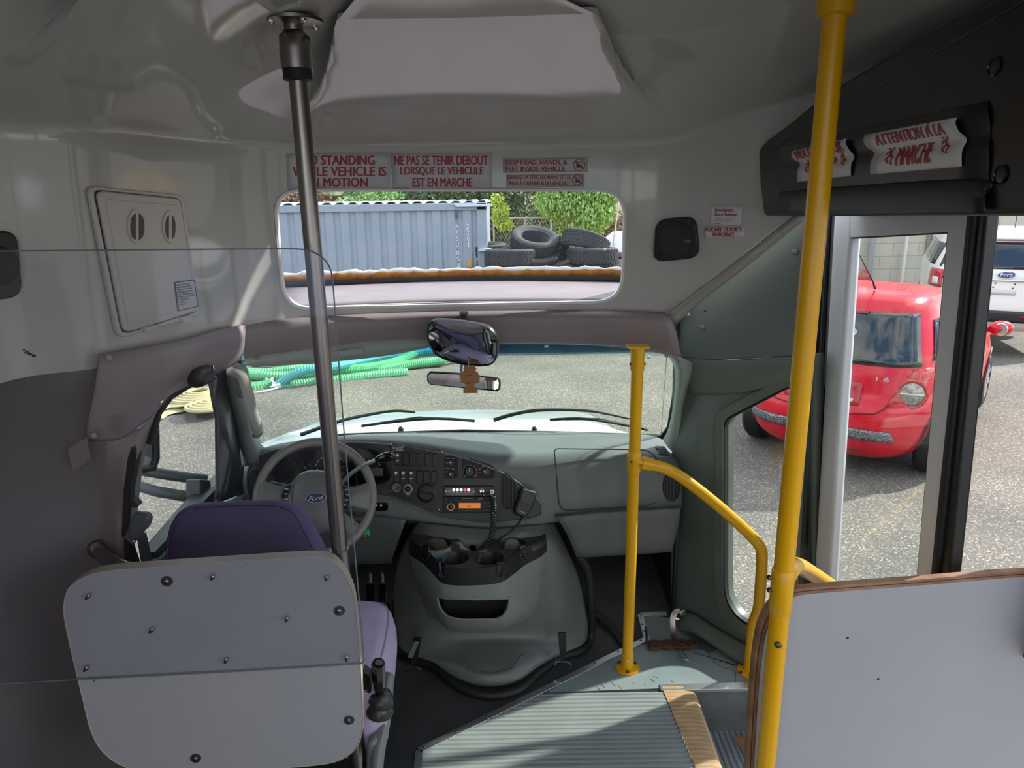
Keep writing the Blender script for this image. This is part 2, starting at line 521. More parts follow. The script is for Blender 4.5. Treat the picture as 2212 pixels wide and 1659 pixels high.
# ---- window_1 : the opening over the windscreen with its bright rim, ledge and outer pane
w1 = thing('window_1', 'long rounded window above the windscreen', 'window', (-.17, 2.3, 1.26)); w1['kind'] = 'structure'
out = [cap_hit(x, y, .004) for x, y in roundpoly([(588, 409), (1354, 409), (1347, 654), (610, 670)], 62, 8)]
inn = [cap_hit(x, y, .004) for x, y in roundpoly([(593, 414), (1349, 414), (1342, 649), (615, 665)], 58, 8)]
MB().frame(out, inn, (0, .02, 0)).build('rim', mat('bright_window_rim', 'd8d4d4', .3), w1, 35)
L = PY(560, 672, 2.3); R_ = PY(1400, 660, 2.3)
zl = PY(970, 658, 2.33).z
ledge = loft([[(-.80, 2.30, zl - .004), (-.19, 2.385, zl), (.44, 2.335, zl - .002)], [(-.86, 2.58, zl - .002), (-.19, 2.66, zl + .004), (.48, 2.58, zl)], [(-.92, 2.80, zl), (-.19, 2.90, zl + .006), (.55, 2.80, zl)]], 4, 3)
MB().grid(ledge).build('ledge', M_['vinyl_light'], w1, 60, solid=.01)
def arc(dy, z0, z1, y0=2.80, y1=2.90, n=12):
    a = []; b = []
    for k in range(n + 1):
        t = k / n; x = -.95 + 1.53 * t; y = y0 + (y1 - y0) * (1 - (2 * t - 1) ** 2) + dy
        a.append(Vector((x, y, z0))); b.append(Vector((x, y, z1)))
    return [a, b]
MB().grid(arc(.0, zl - .01, zl + .028)).build('gasket', M_['rubber'], w1, 60, solid=.012)
random.seed(3)
top_e = arc(.0, zl + .027, zl + .05, n=60)
for p in top_e[1]: p.z += random.uniform(-.006, .006)
MB().grid(top_e).build('weathered_sealant', mat('orange_brown_sealant', 'a8702c', .8, col2='7a4a1a', nscale=30), w1, 60, solid=.012)
foam = arc(.012, zl + .04, zl + .062, n=60)
for p in foam[1]: p.z += random.uniform(-.006, .006)
MB().grid(foam).build('foam_line', mat('white_sealant', 'e8e6e0', .8), w1, 60, solid=.01)
_pa, _pb = arc(.04, zl, zl, 2.80, 2.90)[0], [Vector((p.x * .9, p.y - .47, zl + .42)) for p in arc(.04, zl, zl, 2.80, 2.90)[0]]
MB().grid([_pa, _pb]).build('pane', M_['glass'], w1, 60)
# pink soffit over the ledge and the outer hood sides
soff = loft([[(-.80, 2.30, 1.620), (-.19, 2.385, 1.630), (.44, 2.335, 1.616)], [(-.85, 2.42, 1.645), (-.19, 2.48, 1.655), (.48, 2.40, 1.64)]], 4, 2)
MB().grid(soff).build('soffit', M_['vinyl_light'], w1, 60, solid=.01)
for s, xa, xb in ((0, -.83, -.95), (1, .46, .58)):
    MB().grid([[(xa, 2.27 + .07 * s, zl - .01), (xb, 2.84, zl - .01)], [(xa, 2.27 + .07 * s, 1.64), (xb * .97, 2.42, 1.64)]]).build('reveal', M_['vinyl_light'], w1, 0, solid=.01)
pp('rim_joint', [(958, 656), (972, 656), (972, 661), (958, 661)], plY(2.325), .006, M_['white'], w1)

# ---- the glossy outer roof of the cab hides under the ledge: skin so that nothing shows from outside
o = MB().grid(loft([[(-.95, 2.36, 1.20), (-.19, 2.44, 1.20), (.60, 2.36, 1.20)], [(-.97, 2.86, 1.235), (-.19, 2.98, 1.235), (.62, 2.86, 1.235)], [(-.97, 2.88, 1.27), (-.19, 3.0, 1.275), (.62, 2.88, 1.27)]], 4, 3)).build('roof_cab', M_['white'], None, 60, solid=.01)
struct(o)

# ---- header band of taupe vinyl over the windscreen
hd = [[(520, 704, 2.15), (620, 690, 2.25), (800, 680, 2.325), (985, 674, 2.35), (1200, 673, 2.325), (1350, 674, 2.28), (1438, 677, 2.235)],
      [(522, 716, 2.13), (620, 703, 2.22), (800, 692, 2.295), (985, 685, 2.32), (1200, 684, 2.295), (1350, 686, 2.25), (1450, 690, 2.205)],
      [(524, 740, 2.14), (620, 728, 2.225), (800, 717, 2.30), (985, 712, 2.325), (1200, 711, 2.30), (1350, 716, 2.255), (1462, 722, 2.205)],
      [(526, 765, 2.17), (620, 758, 2.25), (800, 746, 2.33), (985, 739, 2.35), (1200, 737, 2.325), (1350, 744, 2.29), (1468, 757, 2.23)],
      [(527, 772, 2.22), (620, 764, 2.30), (800, 750, 2.37), (985, 742, 2.39), (1200, 741, 2.365), (1350, 749, 2.33), (1472, 770, 2.26)]]
trim1 = MB().grid(loft([[PY(*p) for p in r] for r in hd], 4, 3)).build('trim_1', M_['vinyl'], None, 60, solid=.008)
struct(trim1)

# ---- driver-side drape of the same vinyl, over the door opening and down the pillar
dr = [[(214, 768, 1.62), (300, 752, 1.72), (400, 732, 1.90), (470, 712, 2.03), (531, 701, 2.15)],
      [(212, 790, 1.60), (300, 780, 1.69), (400, 758, 1.86), (470, 742, 2.00), (527, 730, 2.11)],
      [(202, 850, 1.60), (290, 835, 1.67), (380, 800, 1.82), (460, 775, 1.98), (524, 758, 2.10)],
      [(190, 910, 1.61), (270, 890, 1.66), (340, 850, 1.76), (400, 818, 1.88), (508, 784, 2.10)],
      [(184, 948, 1.63), (255, 948, 1.66), (318, 905, 1.73), (362, 856, 1.80), (455, 808, 2.02)]]
drape = MB().grid(loft([[PY(*p) for p in r] for r in dr], 5, 4)).build('door_drape', M_['vinyl'], None, 60, solid=.008)
tag(drape, 'taupe vinyl cover draped over the driver door opening below the hatch', 'cover')
for x, y, Y in ((235, 773, 1.615), (202, 941, 1.60)):
    MB().ball(PY(x, y, Y), (.0075, .005, .0075)).build('button', mat('grey_button', 'a09a98', .4), drape, 60)
# tape patches on the vinyl
def patch(px, Y, label, name='tape_patch'):
    o = pp(name, px, plY(Y), .001, mat('grey_tape', '7d7779', .45), None)
    return tag(o, label, 'tape')
patch(roundpoly([(245, 905), (262, 894), (266, 930), (262, 942), (250, 937)], 3), 1.625, 'small grey tape patch on the vinyl beside the driver window')
patch([(146, 970), (187, 945), (196, 993), (158, 1018)], 1.585, 'larger pale tape patch stuck on the charcoal wall panel')
# ---- driver pillar below the drape
pil = [[(205, 930, 1.66), (250, 935, 1.67), (300, 925, 1.71), (345, 870, 1.79)],
       [(205, 1000, 1.66), (250, 1000, 1.65), (288, 1000, 1.66), (311, 975, 1.75)],
       [(200, 1100, 1.66), (240, 1100, 1.63), (270, 1095, 1.62), (299, 1050, 1.74)],
       [(192, 1230, 1.66), (230, 1230, 1.62), (265, 1230, 1.60), (285, 1225, 1.68)],
       [(180, 1500, 1.68), (230, 1500, 1.62), (265, 1500, 1.60), (290, 1500, 1.68)]]
o = MB().grid(loft([[PY(*p) for p in r] for r in pil], 4, 3)).build('pillar_driver', M_['vinyl'], None, 60, solid=.01)
struct(o)

# ---- charcoal wall panel below the moulding on the left, down to the floor
zb = lambda p: p.z
lw = [Vector((-1.225, -.7, 0)), Vector((-1.225, .4, 0)), Vector((-1.215, 1.05, 0)), Vector((-1.14, 1.508, 0)), Vector((-.985, 1.672, 0))]
lwp = crom(lw, 5)
tops = crom([Vector((0, 0, z)) for z in (1.16, 1.16, 1.21, 1.26, 1.26)], 5)
wl = MB().grid([[Vector((p.x, p.y, z.z)) for p, z in zip(lwp, tops)], [Vector((p.x - .0, p.y, .5)) for p in lwp], [Vector((p.x, p.y, -.2)) for p in lwp]]).build('wall_left', M_['bulk'], None, 60, solid=.01)
struct(wl)

# ---- right side: green grey moulding, plan line from the dash to the entry door
RA, RB = Vector((.60, 2.458, 0)), Vector((.955, 1.998, 0))
RW = Pl(RA, ((RB - RA).yx.x, -(RB - RA).yx.y, 0) if False else (-(RB - RA).y, (RB - RA).x, 0))
def up_panel():
    px = roundpoly([(1434, 772), (1436, 684), (1498, 640), (1735, 462), (1762, 470), (1752, 768), (1520, 780)], [4, 8, 30, 0, 0, 0, 10], 5)
    return px
RWU = Pl(RW.p + RW.n * .035, RW.n)
up = pp('wall_right_upper', up_panel(), RWU, .03, M_['green_grey'], None, bevel=.006)
struct(up)
seal = roundpoly([(1462, 772), (1466, 688), (1495, 652), (1730, 468)], [0, 8, 22, 0], 6)
o = MB().tube([RWU.hit(x, y, .004) for x, y in seal], .008, 8).build('trim_2', M_['rubber'], None, 60); struct(o)
# brushed diagonal trim strip between the fibreglass and the panel
st = [[(1441, 678, 2.24), (1500, 632, 2.19), (1560, 588, 2.13), (1640, 525, 2.06), (1722, 462, 1.98)],
      [(1450, 688, 2.22), (1512, 638, 2.17), (1572, 592, 2.11), (1655, 527, 2.04), (1736, 464, 1.96)],
      [(1462, 700, 2.26), (1520, 645, 2.21), (1585, 596, 2.15), (1668, 530, 2.08), (1745, 468, 2.0)]]
o = MB().grid(loft([[PY(*p) for p in r] for r in st], 4, 3)).build('trim_3', mat('satin_trim_strip', '9a9794', .3, spec=.5), None, 60, solid=.004); struct(o)
for x, y in ((1519, 706), (1719, 543)):
    MB().ball(RWU.hit(x, y, .002), (.009, .009, .009)).build('button', mat('panel_button', '777d7b', .35), up, 60)
MB().lathe([(.003, -.001), (.003, .001)], RWU.hit(1523, 672), RWU.n, 10).build('hole', M_['gloss_black'], up)
# lower moulding with the kerb window opening
lowpx = [(1452, 772), (1520, 780), (1762, 766), (1760, 1500), (1620, 1425), (1540, 1372), (1480, 1345), (1452, 1330), (1448, 1290)]
low = pp('wall_right', lowpx, RW, .05, M_['green_grey_dk'], None, bevel=.004)
bake(low); struct(low)
WPX = roundpoly([(1700, 836), (1752, 826), (1752, 1400), (1660, 1372), (1592, 1336), (1565, 1290), (1566, 905)], [10, 0, 0, 10, 25, 30, 18], 6)
cut(low, MB().prism([RW.hit(x, y, .1) for x, y in WPX], -RW.n * .3))
w4 = thing('window_4', 'low kerb window in the green grey moulding', 'window', RW.hit(1650, 1350)); w4['kind'] = 'structure'
pf('gasket', WPX, inset(WPX, 5), RW, .02, M_['rubber'], w4, lift=.006)
pp('pane', WPX, RW, .004, M_['glass'], w4, lift=-.02)
# moulded rim around the window, ledge at its foot and shoulder above
RIM = roundpoly([(1700, 812), (1752, 802), (1752, 1424), (1660, 1396), (1575, 1352), (1548, 1295), (1550, 890)], [10, 0, 0, 10, 30, 35, 22], 6)
o = pf('trim_4', RIM, WPX, RW, .02, M_['green_grey_dk'], None, lift=.012, bevel=.006); struct(o)
sh = [[(1470, 774, RWU), (1600, 778, RWU), (1756, 766, RWU)], [(1476, 800, RWU), (1600, 806, RWU), (1756, 790, RWU)], [(1486, 850, RW), (1600, 850, RW), (1756, 815, RW)]]
o = MB().grid(loft([[pl.hit(x, y, .002 if k < 2 else .004) for x, y, pl in r] for k, r in enumerate(sh)], 4, 5)).build('trim_5', M_['green_grey'], None, 60, solid=.004); struct(o)
fl = [[(1478, 1325, .012), (1500, 1322, .012), (1540, 1348, .012), (1600, 1382, .012), (1690, 1430, .012)],
      [(1484, 1338, .05), (1512, 1336, .05), (1548, 1362, .045), (1604, 1396, .045), (1690, 1446, .045)],
      [(1490, 1352, .055), (1516, 1352, .06), (1546, 1372, .055), (1602, 1408, .055), (1690, 1462, .055)]]
o = MB().grid(loft([[RW.hit(x, y, l) for x, y, l in r] for r in fl], 4, 3)).build('trim_6', M_['green_grey_dk'], None, 50, solid=.006); struct(o)
MB().lathe([(.008, 0), (.007, .003)], PZ(1493, 1340, .03), (0, -.3, 1), 10).build('bolt', M_['bolt'], o)

# ---- floors
def poly_floor(name, pts, z, m, th=.02):
    o = MB().prism([Vector((p[0], p[1], z)) for p in pts], (0, 0, -th)).build(name, m, None, 0); return struct(o)
SA, SB, SC_ = PZ(905, 1625, 0), PZ(1400, 1380, 0), PZ(900, 1700, 0)
poly_floor('floor_cab', [(-1.2, .9), (-.31, .9), (SA.x, SA.y), (SB.x, SB.y), (.50, 2.46), (.62, 2.44), (.62, 2.95), (-1.0, 2.95), (-1.0, 1.7), (-1.2, 1.5)], 0.0, M_['mat'])
pa, pb = PZ(1180, 1496, 0), PZ(1428, 1487, 0)
poly_floor('floor_platform', [(pa.x, pa.y), (SB.x, SB.y), (.50, 2.46), (.66, 2.40), (.955, 2.02), (.955, 2.03), (pb.x, pb.y)], .0005, M_['platform'])
# ribbed aisle floor: real ribs running across
rb = MB(); y = .7; prof_r = []
while y < 2.03:
    prof_r += [(y, 0.0), (y + .004, .0028), (y + .0105, .0028), (y + .0145, 0.0)]; y += .019
rows = []
sx = lambda y: SA.x + (SB.x - SA.x) * (y - SA.y) / (SB.y - SA.y) if y > SA.y else SA.x
for y, z in prof_r:
    xl = sx(y) + .012; xr = .484 + (2.02 - y) * .074
    if y > pa.y - .004: continue
    rows.append([Vector((xl, y, z)), Vector((xr, y, z))])
o = MB().grid(rows).build('floor', M_['ribbed'], None, 20); struct(o)
poly_floor('floor_subfloor', [(SA.x, .7), (SA.x, SA.y), (pa.x, pa.y), (.484, 2.02), (.58, .7)], -.003, M_['dark'], .1)
# edge strips
def strip(name, pts, w, m, lift=.003, holes=()):
    mb = MB()
    for a, b in zip(pts, pts[1:]):
        a, b = Vector(a), Vector(b); t = (b - a).normalized(); nn = Vector((-t.y, t.x, 0)) * w / 2
        mb.prism([a + nn + Vector((0, 0, lift)), a - nn + Vector((0, 0, lift)), b - nn + Vector((0, 0, lift)), b + nn + Vector((0, 0, lift))], (0, 0, -lift - .001))
    return mb.build(name, m, None, 0, bevel=.001)
s1 = strip('edge_strip', [SC_, SA + Vector((0, .004, 0)), SB], .024, M_['alu'], .005)
tag(s1, 'long aluminium edge strip between black mat and ribbed aisle floor', 'edge strip')
for k in range(9):
    p = SA.lerp(SB, .02 + k * .118)
    MB().lathe([(.0045, 0), (.003, .0025)], p + Vector((-.002, .003, .005)), (0, 0, 1), 10).build('screw', M_['bolt'], s1)
pc, pd = PZ(1425, 1485, 0), PZ(1660, 1474, 0)
s2 = strip('edge_strip', [pc + Vector((0, -.004, 0)), Vector((.955, 2.03, 0))], .03, M_['alu'], .004)
tag(s2, 'aluminium edge strip at the top of the step riser', 'edge strip')
s3 = strip('edge_strip', [PZ(1383, 1328, 0), PZ(1398, 1384, 0)], .022, M_['alu'], .004)
tag(s3, 'short pitted aluminium strip beside the rusty bracket', 'edge strip')
for k in range(4):
    MB().lathe([(.004, 0), (.003, .002)], PZ(1384 + k * 4, 1335 + k * 14, .004), (0, 0, 1), 8).build('screw', M_['bolt'], s3)
s4 = strip('edge_strip', [PZ(1383, 1328, 0), PZ(1440, 1326, 0)], .022, M_['alu'], .004)
tag(s4, 'dull metal strip along the far end of the grey platform', 'edge strip')
# tan nosing rolling over the step edge, with ribs
rows = []
yy = .7
while yy < 2.026:
    for dy, dz in ((0, 0), (.004, .0022), (.010, .0022), (.014, 0)):
        y = yy + dy
        x0 = .484 + (2.02 - y) * .074
        w = .115 - (2.02 - y) * .09
        rows.append([Vector((x0, y, .0035 + dz)), Vector((x0 + w * .55, y, .0035 + dz)), Vector((x0 + w * .85, y, -.003 + dz)), Vector((x0 + w, y, -.022 + dz)), Vector((x0 + w + .004, y, -.05))])
    yy += .0185
o = MB().grid(rows).build('step_nosing', M_['tan'], None, 25)
tag(o, 'tan ribbed step nosing along the aisle floor edge', 'step nosing')
# step well
poly = [Vector((.47, 2.035, -.002)), Vector((.96, 2.035, -.002)), Vector((.96, 2.035, -.19)), Vector((.47, 2.035, -.19))]
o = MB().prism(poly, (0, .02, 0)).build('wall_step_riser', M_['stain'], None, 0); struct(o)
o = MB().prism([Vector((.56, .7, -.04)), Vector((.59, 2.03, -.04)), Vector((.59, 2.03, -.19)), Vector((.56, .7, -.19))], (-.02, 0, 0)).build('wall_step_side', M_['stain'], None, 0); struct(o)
rows = []; x = .57
while x < .97:
    for dx, dz in ((0, 0), (.004, .002), (.010, .002), (.014, 0)):
        rows.append([Vector((x + dx, .7, -.185 + dz)), Vector((x + dx, 2.035, -.185 + dz))])
    x += .019
o = MB().grid(rows).build('floor_step', mat('grey_blue_step_vinyl', '7c868c', .45, col2='696f70', nscale=7), None, 20); struct(o)
q = [PZ(x, y, -.182) for x, y in ((1583, 1590), (1640, 1588), (1640, 1680), (1625, 1659))]
o = MB().prism(q, (0, 0, -.002)).build('step_tread_patch', mat('orange_tan_tread', '9c6f4e', .6, col2='875c3e', nscale=25), None, 0)
tag(o, 'orange brown tread strip on the lower step', 'tread strip')
# damp patch, crack and scrape marks on the platform
dp = [(1440, 1378), (1512, 1380), (1530, 1376), (1560, 1384), (1566, 1396), (1548, 1402), (1535, 1412), (1520, 1404), (1480, 1398), (1440, 1395)]
o = MB().prism([PZ(x, y, .0013) for x, y in roundpoly(dp, 8, 3)], (0, 0, -.0006)).build('damp_patch', M_['damp'], None, 0); tag(o, 'dark damp patch on the grey platform by the rusty bracket', 'stain')
cr_ = [(1531, 1408), (1536, 1425), (1556, 1440), (1578, 1446), (1590, 1452), (1588, 1470), (1592, 1480)]
o = MB().tube([PZ(x, y, .0012) for x, y in cr_], .0013, 5).build('floor_crack', M_['damp'], None, 60); tag(o, 'thin crack running across the grey platform floor', 'crack')
mb = MB(); random.seed(5)
for x, y in ((1300, 1478), (1322, 1474), (1335, 1479), (1368, 1472), (1405, 1466), (1411, 1460), (1450, 1470), (1290, 1484), (1392, 1476)):
    a, b = PZ(x, y, .0016), PZ(x + random.uniform(3, 10), y + random.uniform(3, 9), .0012)
    mb.tube([a, b], .0008, 4)
o = mb.build('scuff_marks', mat('pale_scuff', 'c6d0cf', .6), None, 0); o['kind'] = 'stuff'; tag(o, 'pale scuff marks on the grey platform near the yellow pole', 'scuff marks')

# ---- the body behind the photographer: floor, roof and window walls that let the daylight in from the sides and the rear
def plank(name, a, b, m):
    o = MB().box([(p + q) / 2 for p, q in zip(a, b)], [abs(p - q) for p, q in zip(a, b)]).build(name, m, None, 0); return struct(o)
plank('floor_aisle', (-1.22, -3.4, -.12), (.96, .72, -.004), M_['dark'])
plank('ceiling_rear', (-1.24, -3.4, 1.955), (.97, -.68, 1.99), M_['fibre'])
for k_, x in ((0, -1.235), (1, .965)):
    plank('wall_rear_lower', (x - .012, -3.4, -.2), (x + .012, -.1 if k_ else -.7, .72), M_['bulk'])
    plank('wall_rear_upper', (x - .012, -3.4, 1.50), (x + .012, -.68, 1.95), M_['fibre'])
    for y in (-3.35, -2.1, -.78): plank('pillar_rear', (x - .012, y, .7), (x + .012, y + .12, 1.52), M_['fibre'])
# ---- closing walls low in the cab (firewall, driver door, door sill)
o = MB().prism([Vector((-1.0, 2.95, -.25)), Vector((.72, 2.95, -.25)), Vector((.72, 2.95, .50)), Vector((-1.0, 2.95, .50))], (0, .02, 0)).build('wall_firewall', M_['black'], None, 0); struct(o)
o = MB().prism([Vector((.605, 2.42, -.05)), Vector((.605, 2.42, .60)), Vector((.63, 2.96, .50)), Vector((.63, 2.96, -.05))], (.012, 0, 0)).build('wall_kick_panel', M_['black'], None, 0); struct(o)
# driver door body below and above its window, closing the cab on that side
dp_ = [Vector((-.93, 1.68, -.2)), Vector((-.95, 1.70, .70)), Vector((-.985, 2.05, .69)), Vector((-1.0, 2.62, .66)), Vector((-1.0, 2.97, .52)), Vector((-1.0, 2.97, -.2))]
o = MB().prism(dp_, (-.04, 0, 0)).build('wall_driver_door', M_['dark'], None, 0); struct(o)
# right windscreen pillar
rpil = [[(1444, 766, 2.40), (1456, 770, 2.34), (1480, 776, 2.33), (1502, 788, 2.40)],
        [(1460, 800, 2.42), (1468, 802, 2.36), (1484, 806, 2.35), (1499, 806, 2.42)],
        [(1457, 870, 2.46), (1462, 870, 2.42), (1470, 868, 2.41), (1478, 866, 2.46)],
        [(1446, 925, 2.52), (1453, 928, 2.47), (1464, 928, 2.45), (1473, 926, 2.48)],
        [(1434, 950, 2.56), (1444, 965, 2.51), (1458, 978, 2.48), (1472, 985, 2.48)]]
pr_ = MB().grid(loft([[PY(*p) for p in r] for r in rpil], 4, 4)).build('pillar_right', mat('pale_green_pillar', '8f9b92', .42, bump=.05, bscale=500), None, 60, solid=.008); struct(pr_)
MB().lathe([(.010, 0), (.010, .003), (.007, .003)], PY(1473, 788, 2.325), (0, -1, .2), 16).build('clip', M_['console'], pr_)
# ================================================================== windscreen, pillars, driver door
WSP = Pl.pts(PY(1000, 738, 2.42), PY(1000, 933, 2.82), PY(1400, 933, 2.82))
def shade_glass():
    """tinted pane with the blue shade band that is in the glass along its top"""
    m = glass('windscreen_glass', (.93, .985, .945), .4)
    t = m.node_tree
    tb = [q for q in t.nodes if q.type == 'BSDF_TRANSPARENT'][0]
    co = t.nodes.new('ShaderNodeTexCoord'); sp = t.nodes.new('ShaderNodeSeparateXYZ'); r = t.nodes.new('ShaderNodeValToRGB')
    z0, z1 = PY(1200, 775, 2.47).z, PY(1200, 745, 2.44).z
    mr = t.nodes.new('ShaderNodeMapRange'); mr.inputs['From Min'].default_value = z0; mr.inputs['From Max'].default_value = z1
    r.color_ramp.elements[0].color = (.93, .985, .945, 1); r.color_ramp.elements[1].color = (.22, .62, .78, 1)
    t.links.new(co.outputs['Object'], sp.inputs['Vector']); t.links.new(sp.outputs['Z'], mr.inputs['Value'])
    t.links.new(mr.outputs[0], r.inputs['Fac']); t.links.new(r.outputs['Color'], tb.inputs['Color'])
    return m
w2 = thing('window_2', 'wide windscreen with a blue shade band', 'window', (-.17, 2.6, .65)); w2['kind'] = 'structure'
WS = roundpoly([(470, 715), (985, 700), (1450, 715), (1462, 960), (1395, 938), (1000, 929), (740, 938), (540, 985)], [2, 0, 2, 10, 0, 0, 0, 10], 4)
MB().prism([WSP.hit(*p) for p in WS], WSP.n * .005).build('pane', shade_glass(), w2, 0)
MB().tube([WSP.hit(x, y, .004) for x, y in ((1462, 775), (1458, 850), (1446, 920), (1430, 942), (1395, 941), (1200, 935), (1000, 931), (740, 940), (572, 970), (552, 955), (520, 800), (512, 740))], .011, 8).build('gasket', M_['rubber'], w2, 60)
MB().tube([WSP.hit(1440, 765, .006), WSP.hit(1428, 935, .006)], .0018, 6).build('aerial_wire', mat('pale_wire', 'c5cdc9', .4), w2, 60)
for x, y in ((1180, 742), (1400, 766)):
    MB().ball(WSP.hit(x, y, .012), (.008, .008, .005)).build('clip', M_['white'], w2, 60)

# A-pillars
ap = [[(474, 800, 2.16), (500, 790, 2.10), (522, 786, 2.14), (534, 800, 2.36)],
      [(487, 860, 2.20), (508, 855, 2.13), (527, 850, 2.17), (540, 860, 2.40)],
      [(500, 920, 2.24), (520, 915, 2.18), (538, 912, 2.21), (552, 920, 2.44)],
      [(512, 980, 2.30), (530, 975, 2.24), (550, 972, 2.28), (566, 975, 2.48)],
      [(518, 1010, 2.32), (535, 1005, 2.28), (556, 1000, 2.32), (575, 1000, 2.5)]]
o = MB().grid(loft([[PY(*p) for p in r] for r in ap], 4, 3)).build('pillar_left', mat('pale_grey_green_pillar', '8b9490', .45, bump=.06, bscale=500), None, 60, solid=.008); struct(o)
hdl = thing('pillar_grab', 'pale grey grab handle on the left windscreen pillar', 'grab handle', PY(540, 880, 2.14))
MB().tube(crom([PY(497, 802, 2.09), PY(522, 812, 2.07), PY(533, 840, 2.06), PY(545, 890, 2.08), PY(557, 930, 2.12), PY(556, 938, 2.16)], 5), (.012, .017), 10, flat=(0, -.4, 1)).build('bar', mat('handle_beige', 'a5a69c', .45), hdl, 60)
MB().prism([PY(x, y, 2.10) for x, y in roundpoly([(508, 815), (526, 820), (532, 860), (516, 862)], 5)], (0, .03, 0)).build('mount', mat('handle_mount', '7d8581', .45), hdl, 35, bevel=.004)
# dark door frame and quarter glass on the driver side
dk = [[(452, 800, 2.02), (478, 795, 2.10), (494, 800, 2.16)], [(458, 850, 2.02), (486, 860, 2.10), (505, 868, 2.20)], [(470, 900, 2.02), (494, 915, 2.08), (512, 930, 2.22)], [(472, 1000, 2.0), (500, 1000, 2.08), (520, 1005, 2.26)], [(468, 1078, 1.98), (500, 1072, 2.08), (524, 1070, 2.24)]]
o = MB().grid(loft([[PY(*p) for p in r] for r in dk], 4, 3)).build('trim_7', mat('dark_blue_grey_frame', '2a2e33', .4), None, 60, solid=.006); struct(o)
DWP = Pl.pts(PY(470, 1085, 2.0), PY(330, 1215, 1.66), PY(430, 830, 1.98))
dw = [(468, 800), (474, 1084), (345, 1214), (283, 1228), (296, 1080), (318, 905), (360, 850)]
w3 = thing('window_3', 'driver door window with a black rubber edge', 'window', DWP.hit(345, 1214)); w3['kind'] = 'structure'
pp('pane', dw, DWP, .004, M_['glass'], w3, lift=-.012)
MB().tube([DWP.hit(*p) for p in ((452, 806), (470, 905), (472, 1083), (346, 1212), (320, 1216))], .009, 8).build('gasket', M_['rubber'], w3, 60)
MB().tube([DWP.hit(x, y, -.004) for x, y in ((328, 960), (345, 893), (370, 858), (402, 838), (440, 815))], .009, 8).build('gasket', M_['rubber'], w3, 60)
dd = [[(474, 1088, 2.0), (525, 1068, 2.20)], [(346, 1216, 1.68), (420, 1216, 1.80)], [(346, 1300, 1.68), (420, 1300, 1.8)]]
o = MB().grid([[PY(*p) for p in r] for r in dd]).build('door_driver', mat('pale_door_top', 'a7afad', .4), None, 35, solid=.02); struct(o)

# ---- sun visor
vz = [[(529, 768, 2.22), (545, 758, 2.24), (700, 742, 2.30), (900, 730, 2.34), (940, 732, 2.35)],
      [(532, 785, 2.20), (560, 776, 2.22), (700, 762, 2.28), (860, 750, 2.32), (938, 743, 2.34)],
      [(545, 791, 2.22), (570, 788, 2.24), (700, 780, 2.30), (830, 765, 2.34), (900, 752, 2.36)]]
vis = thing('sun_visor', 'grey green sun visor folded down under the header', 'sun visor', PY(720, 750, 2.3))
MB().grid(loft([[PY(*p) for p in r] for r in vz], 5, 4)).build('pad', mat('visor_vinyl', '98a49c', .6, col2='8d9992', nscale=12, stretch=(1, 1, 8)), vis, 60, solid=.014, bevel=.004)
vp = plY(2.262)
pp('label', [(718, 760), (782, 753), (782, 764), (718, 770)], vp, .001, mat('visor_label', '98a09c', .5), vis)
MB().tube([PY(x, y, 2.215) for x, y in ((522, 778), (540, 776), (560, 774))], .006, 8).build('hinge', M_['console'], vis, 60)

# ================================================================== the bus nose outside: bonnet, wipers
hood = [[(640, 930, 3.0), (720, 921, 3.05), (800, 912, 3.1), (960, 905, 3.15), (1130, 905, 3.15), (1250, 908, 3.1), (1320, 925, 3.02)],
        [(560, 962, 2.92), (700, 940, 2.92), (800, 932, 2.95), (960, 928, 2.98), (1130, 928, 2.98), (1280, 930, 2.95), (1400, 950, 2.9)],
        [(540, 990, 2.85), (700, 955, 2.86), (800, 950, 2.87), (960, 948, 2.88), (1130, 948, 2.88), (1280, 950, 2.87), (1420, 965, 2.85)]]
hr = [[PY(*p) for p in r] for r in hood]
far = [Vector((p.x * 1.0, p.y + .55, p.z - .14)) for p in hr[0]]
far2 = [Vector((p.x * 1.0, p.y + .62, p.z - .4)) for p in hr[0]]
bon = MB().grid(loft([far2, far] + hr, 4, 3)).build('bonnet', M_['hood'], None, 50, solid=.006)
tag(bon, 'white bonnet of the bus beyond the windscreen', 'bonnet')
random.seed(11)
mb = MB()
for _ in range(26):
    x, y = random.uniform(830, 1240), random.uniform(908, 926)
    mb.lathe([(.003, 0), (.002, .001)], PY(x, y, 3.15 - (y - 905) / 23 * .17 - .003), (0, -.3, 1), 6)
o = mb.build('dirt_specks', mat('dirt', '4a5052', .8), bon, 0); o['kind'] = 'stuff'
def wiper(label, arm, blade, pivot):
    t = thing('wiper', label, 'wiper', WSP.hit(*pivot, -.02), 'windscreen wipers')
    MB().tube(crom([WSP.hit(x, y, -l) for x, y, l in arm], 4), [.009 - .004 * k / (len(arm) * 4 - 4) for k in range(len(arm) * 4 - 3)], 8).build('arm', M_['black'], t, 60)
    MB().tube(crom([WSP.hit(x, y, -.022) for x, y in blade], 3), .006, 6).build('blade', M_['rubber'], t, 60)
    a, b = blade[0], blade[-1]
    c = ((a[0] + b[0]) / 2, (a[1] + b[1]) / 2)
    MB().tube([WSP.hit(a[0] * .7 + c[0] * .3, a[1] * .7 + c[1] * .3 - 1, -.03), WSP.hit(c[0], c[1] - 5, -.04), WSP.hit(b[0] * .7 + c[0] * .3, b[1] * .7 + c[1] * .3 - 1, -.03)], .005, 6).build('bridge', M_['black'], t, 60)
wiper('black wiper on the driver side lying low across the windscreen', [(648, 952, .03), (700, 942, .05), (745, 928, .05), (800, 917, .05), (850, 910, .05), (895, 913, .05)], [(780, 930), (850, 921), (940, 914), (1025, 919)], (648, 952))
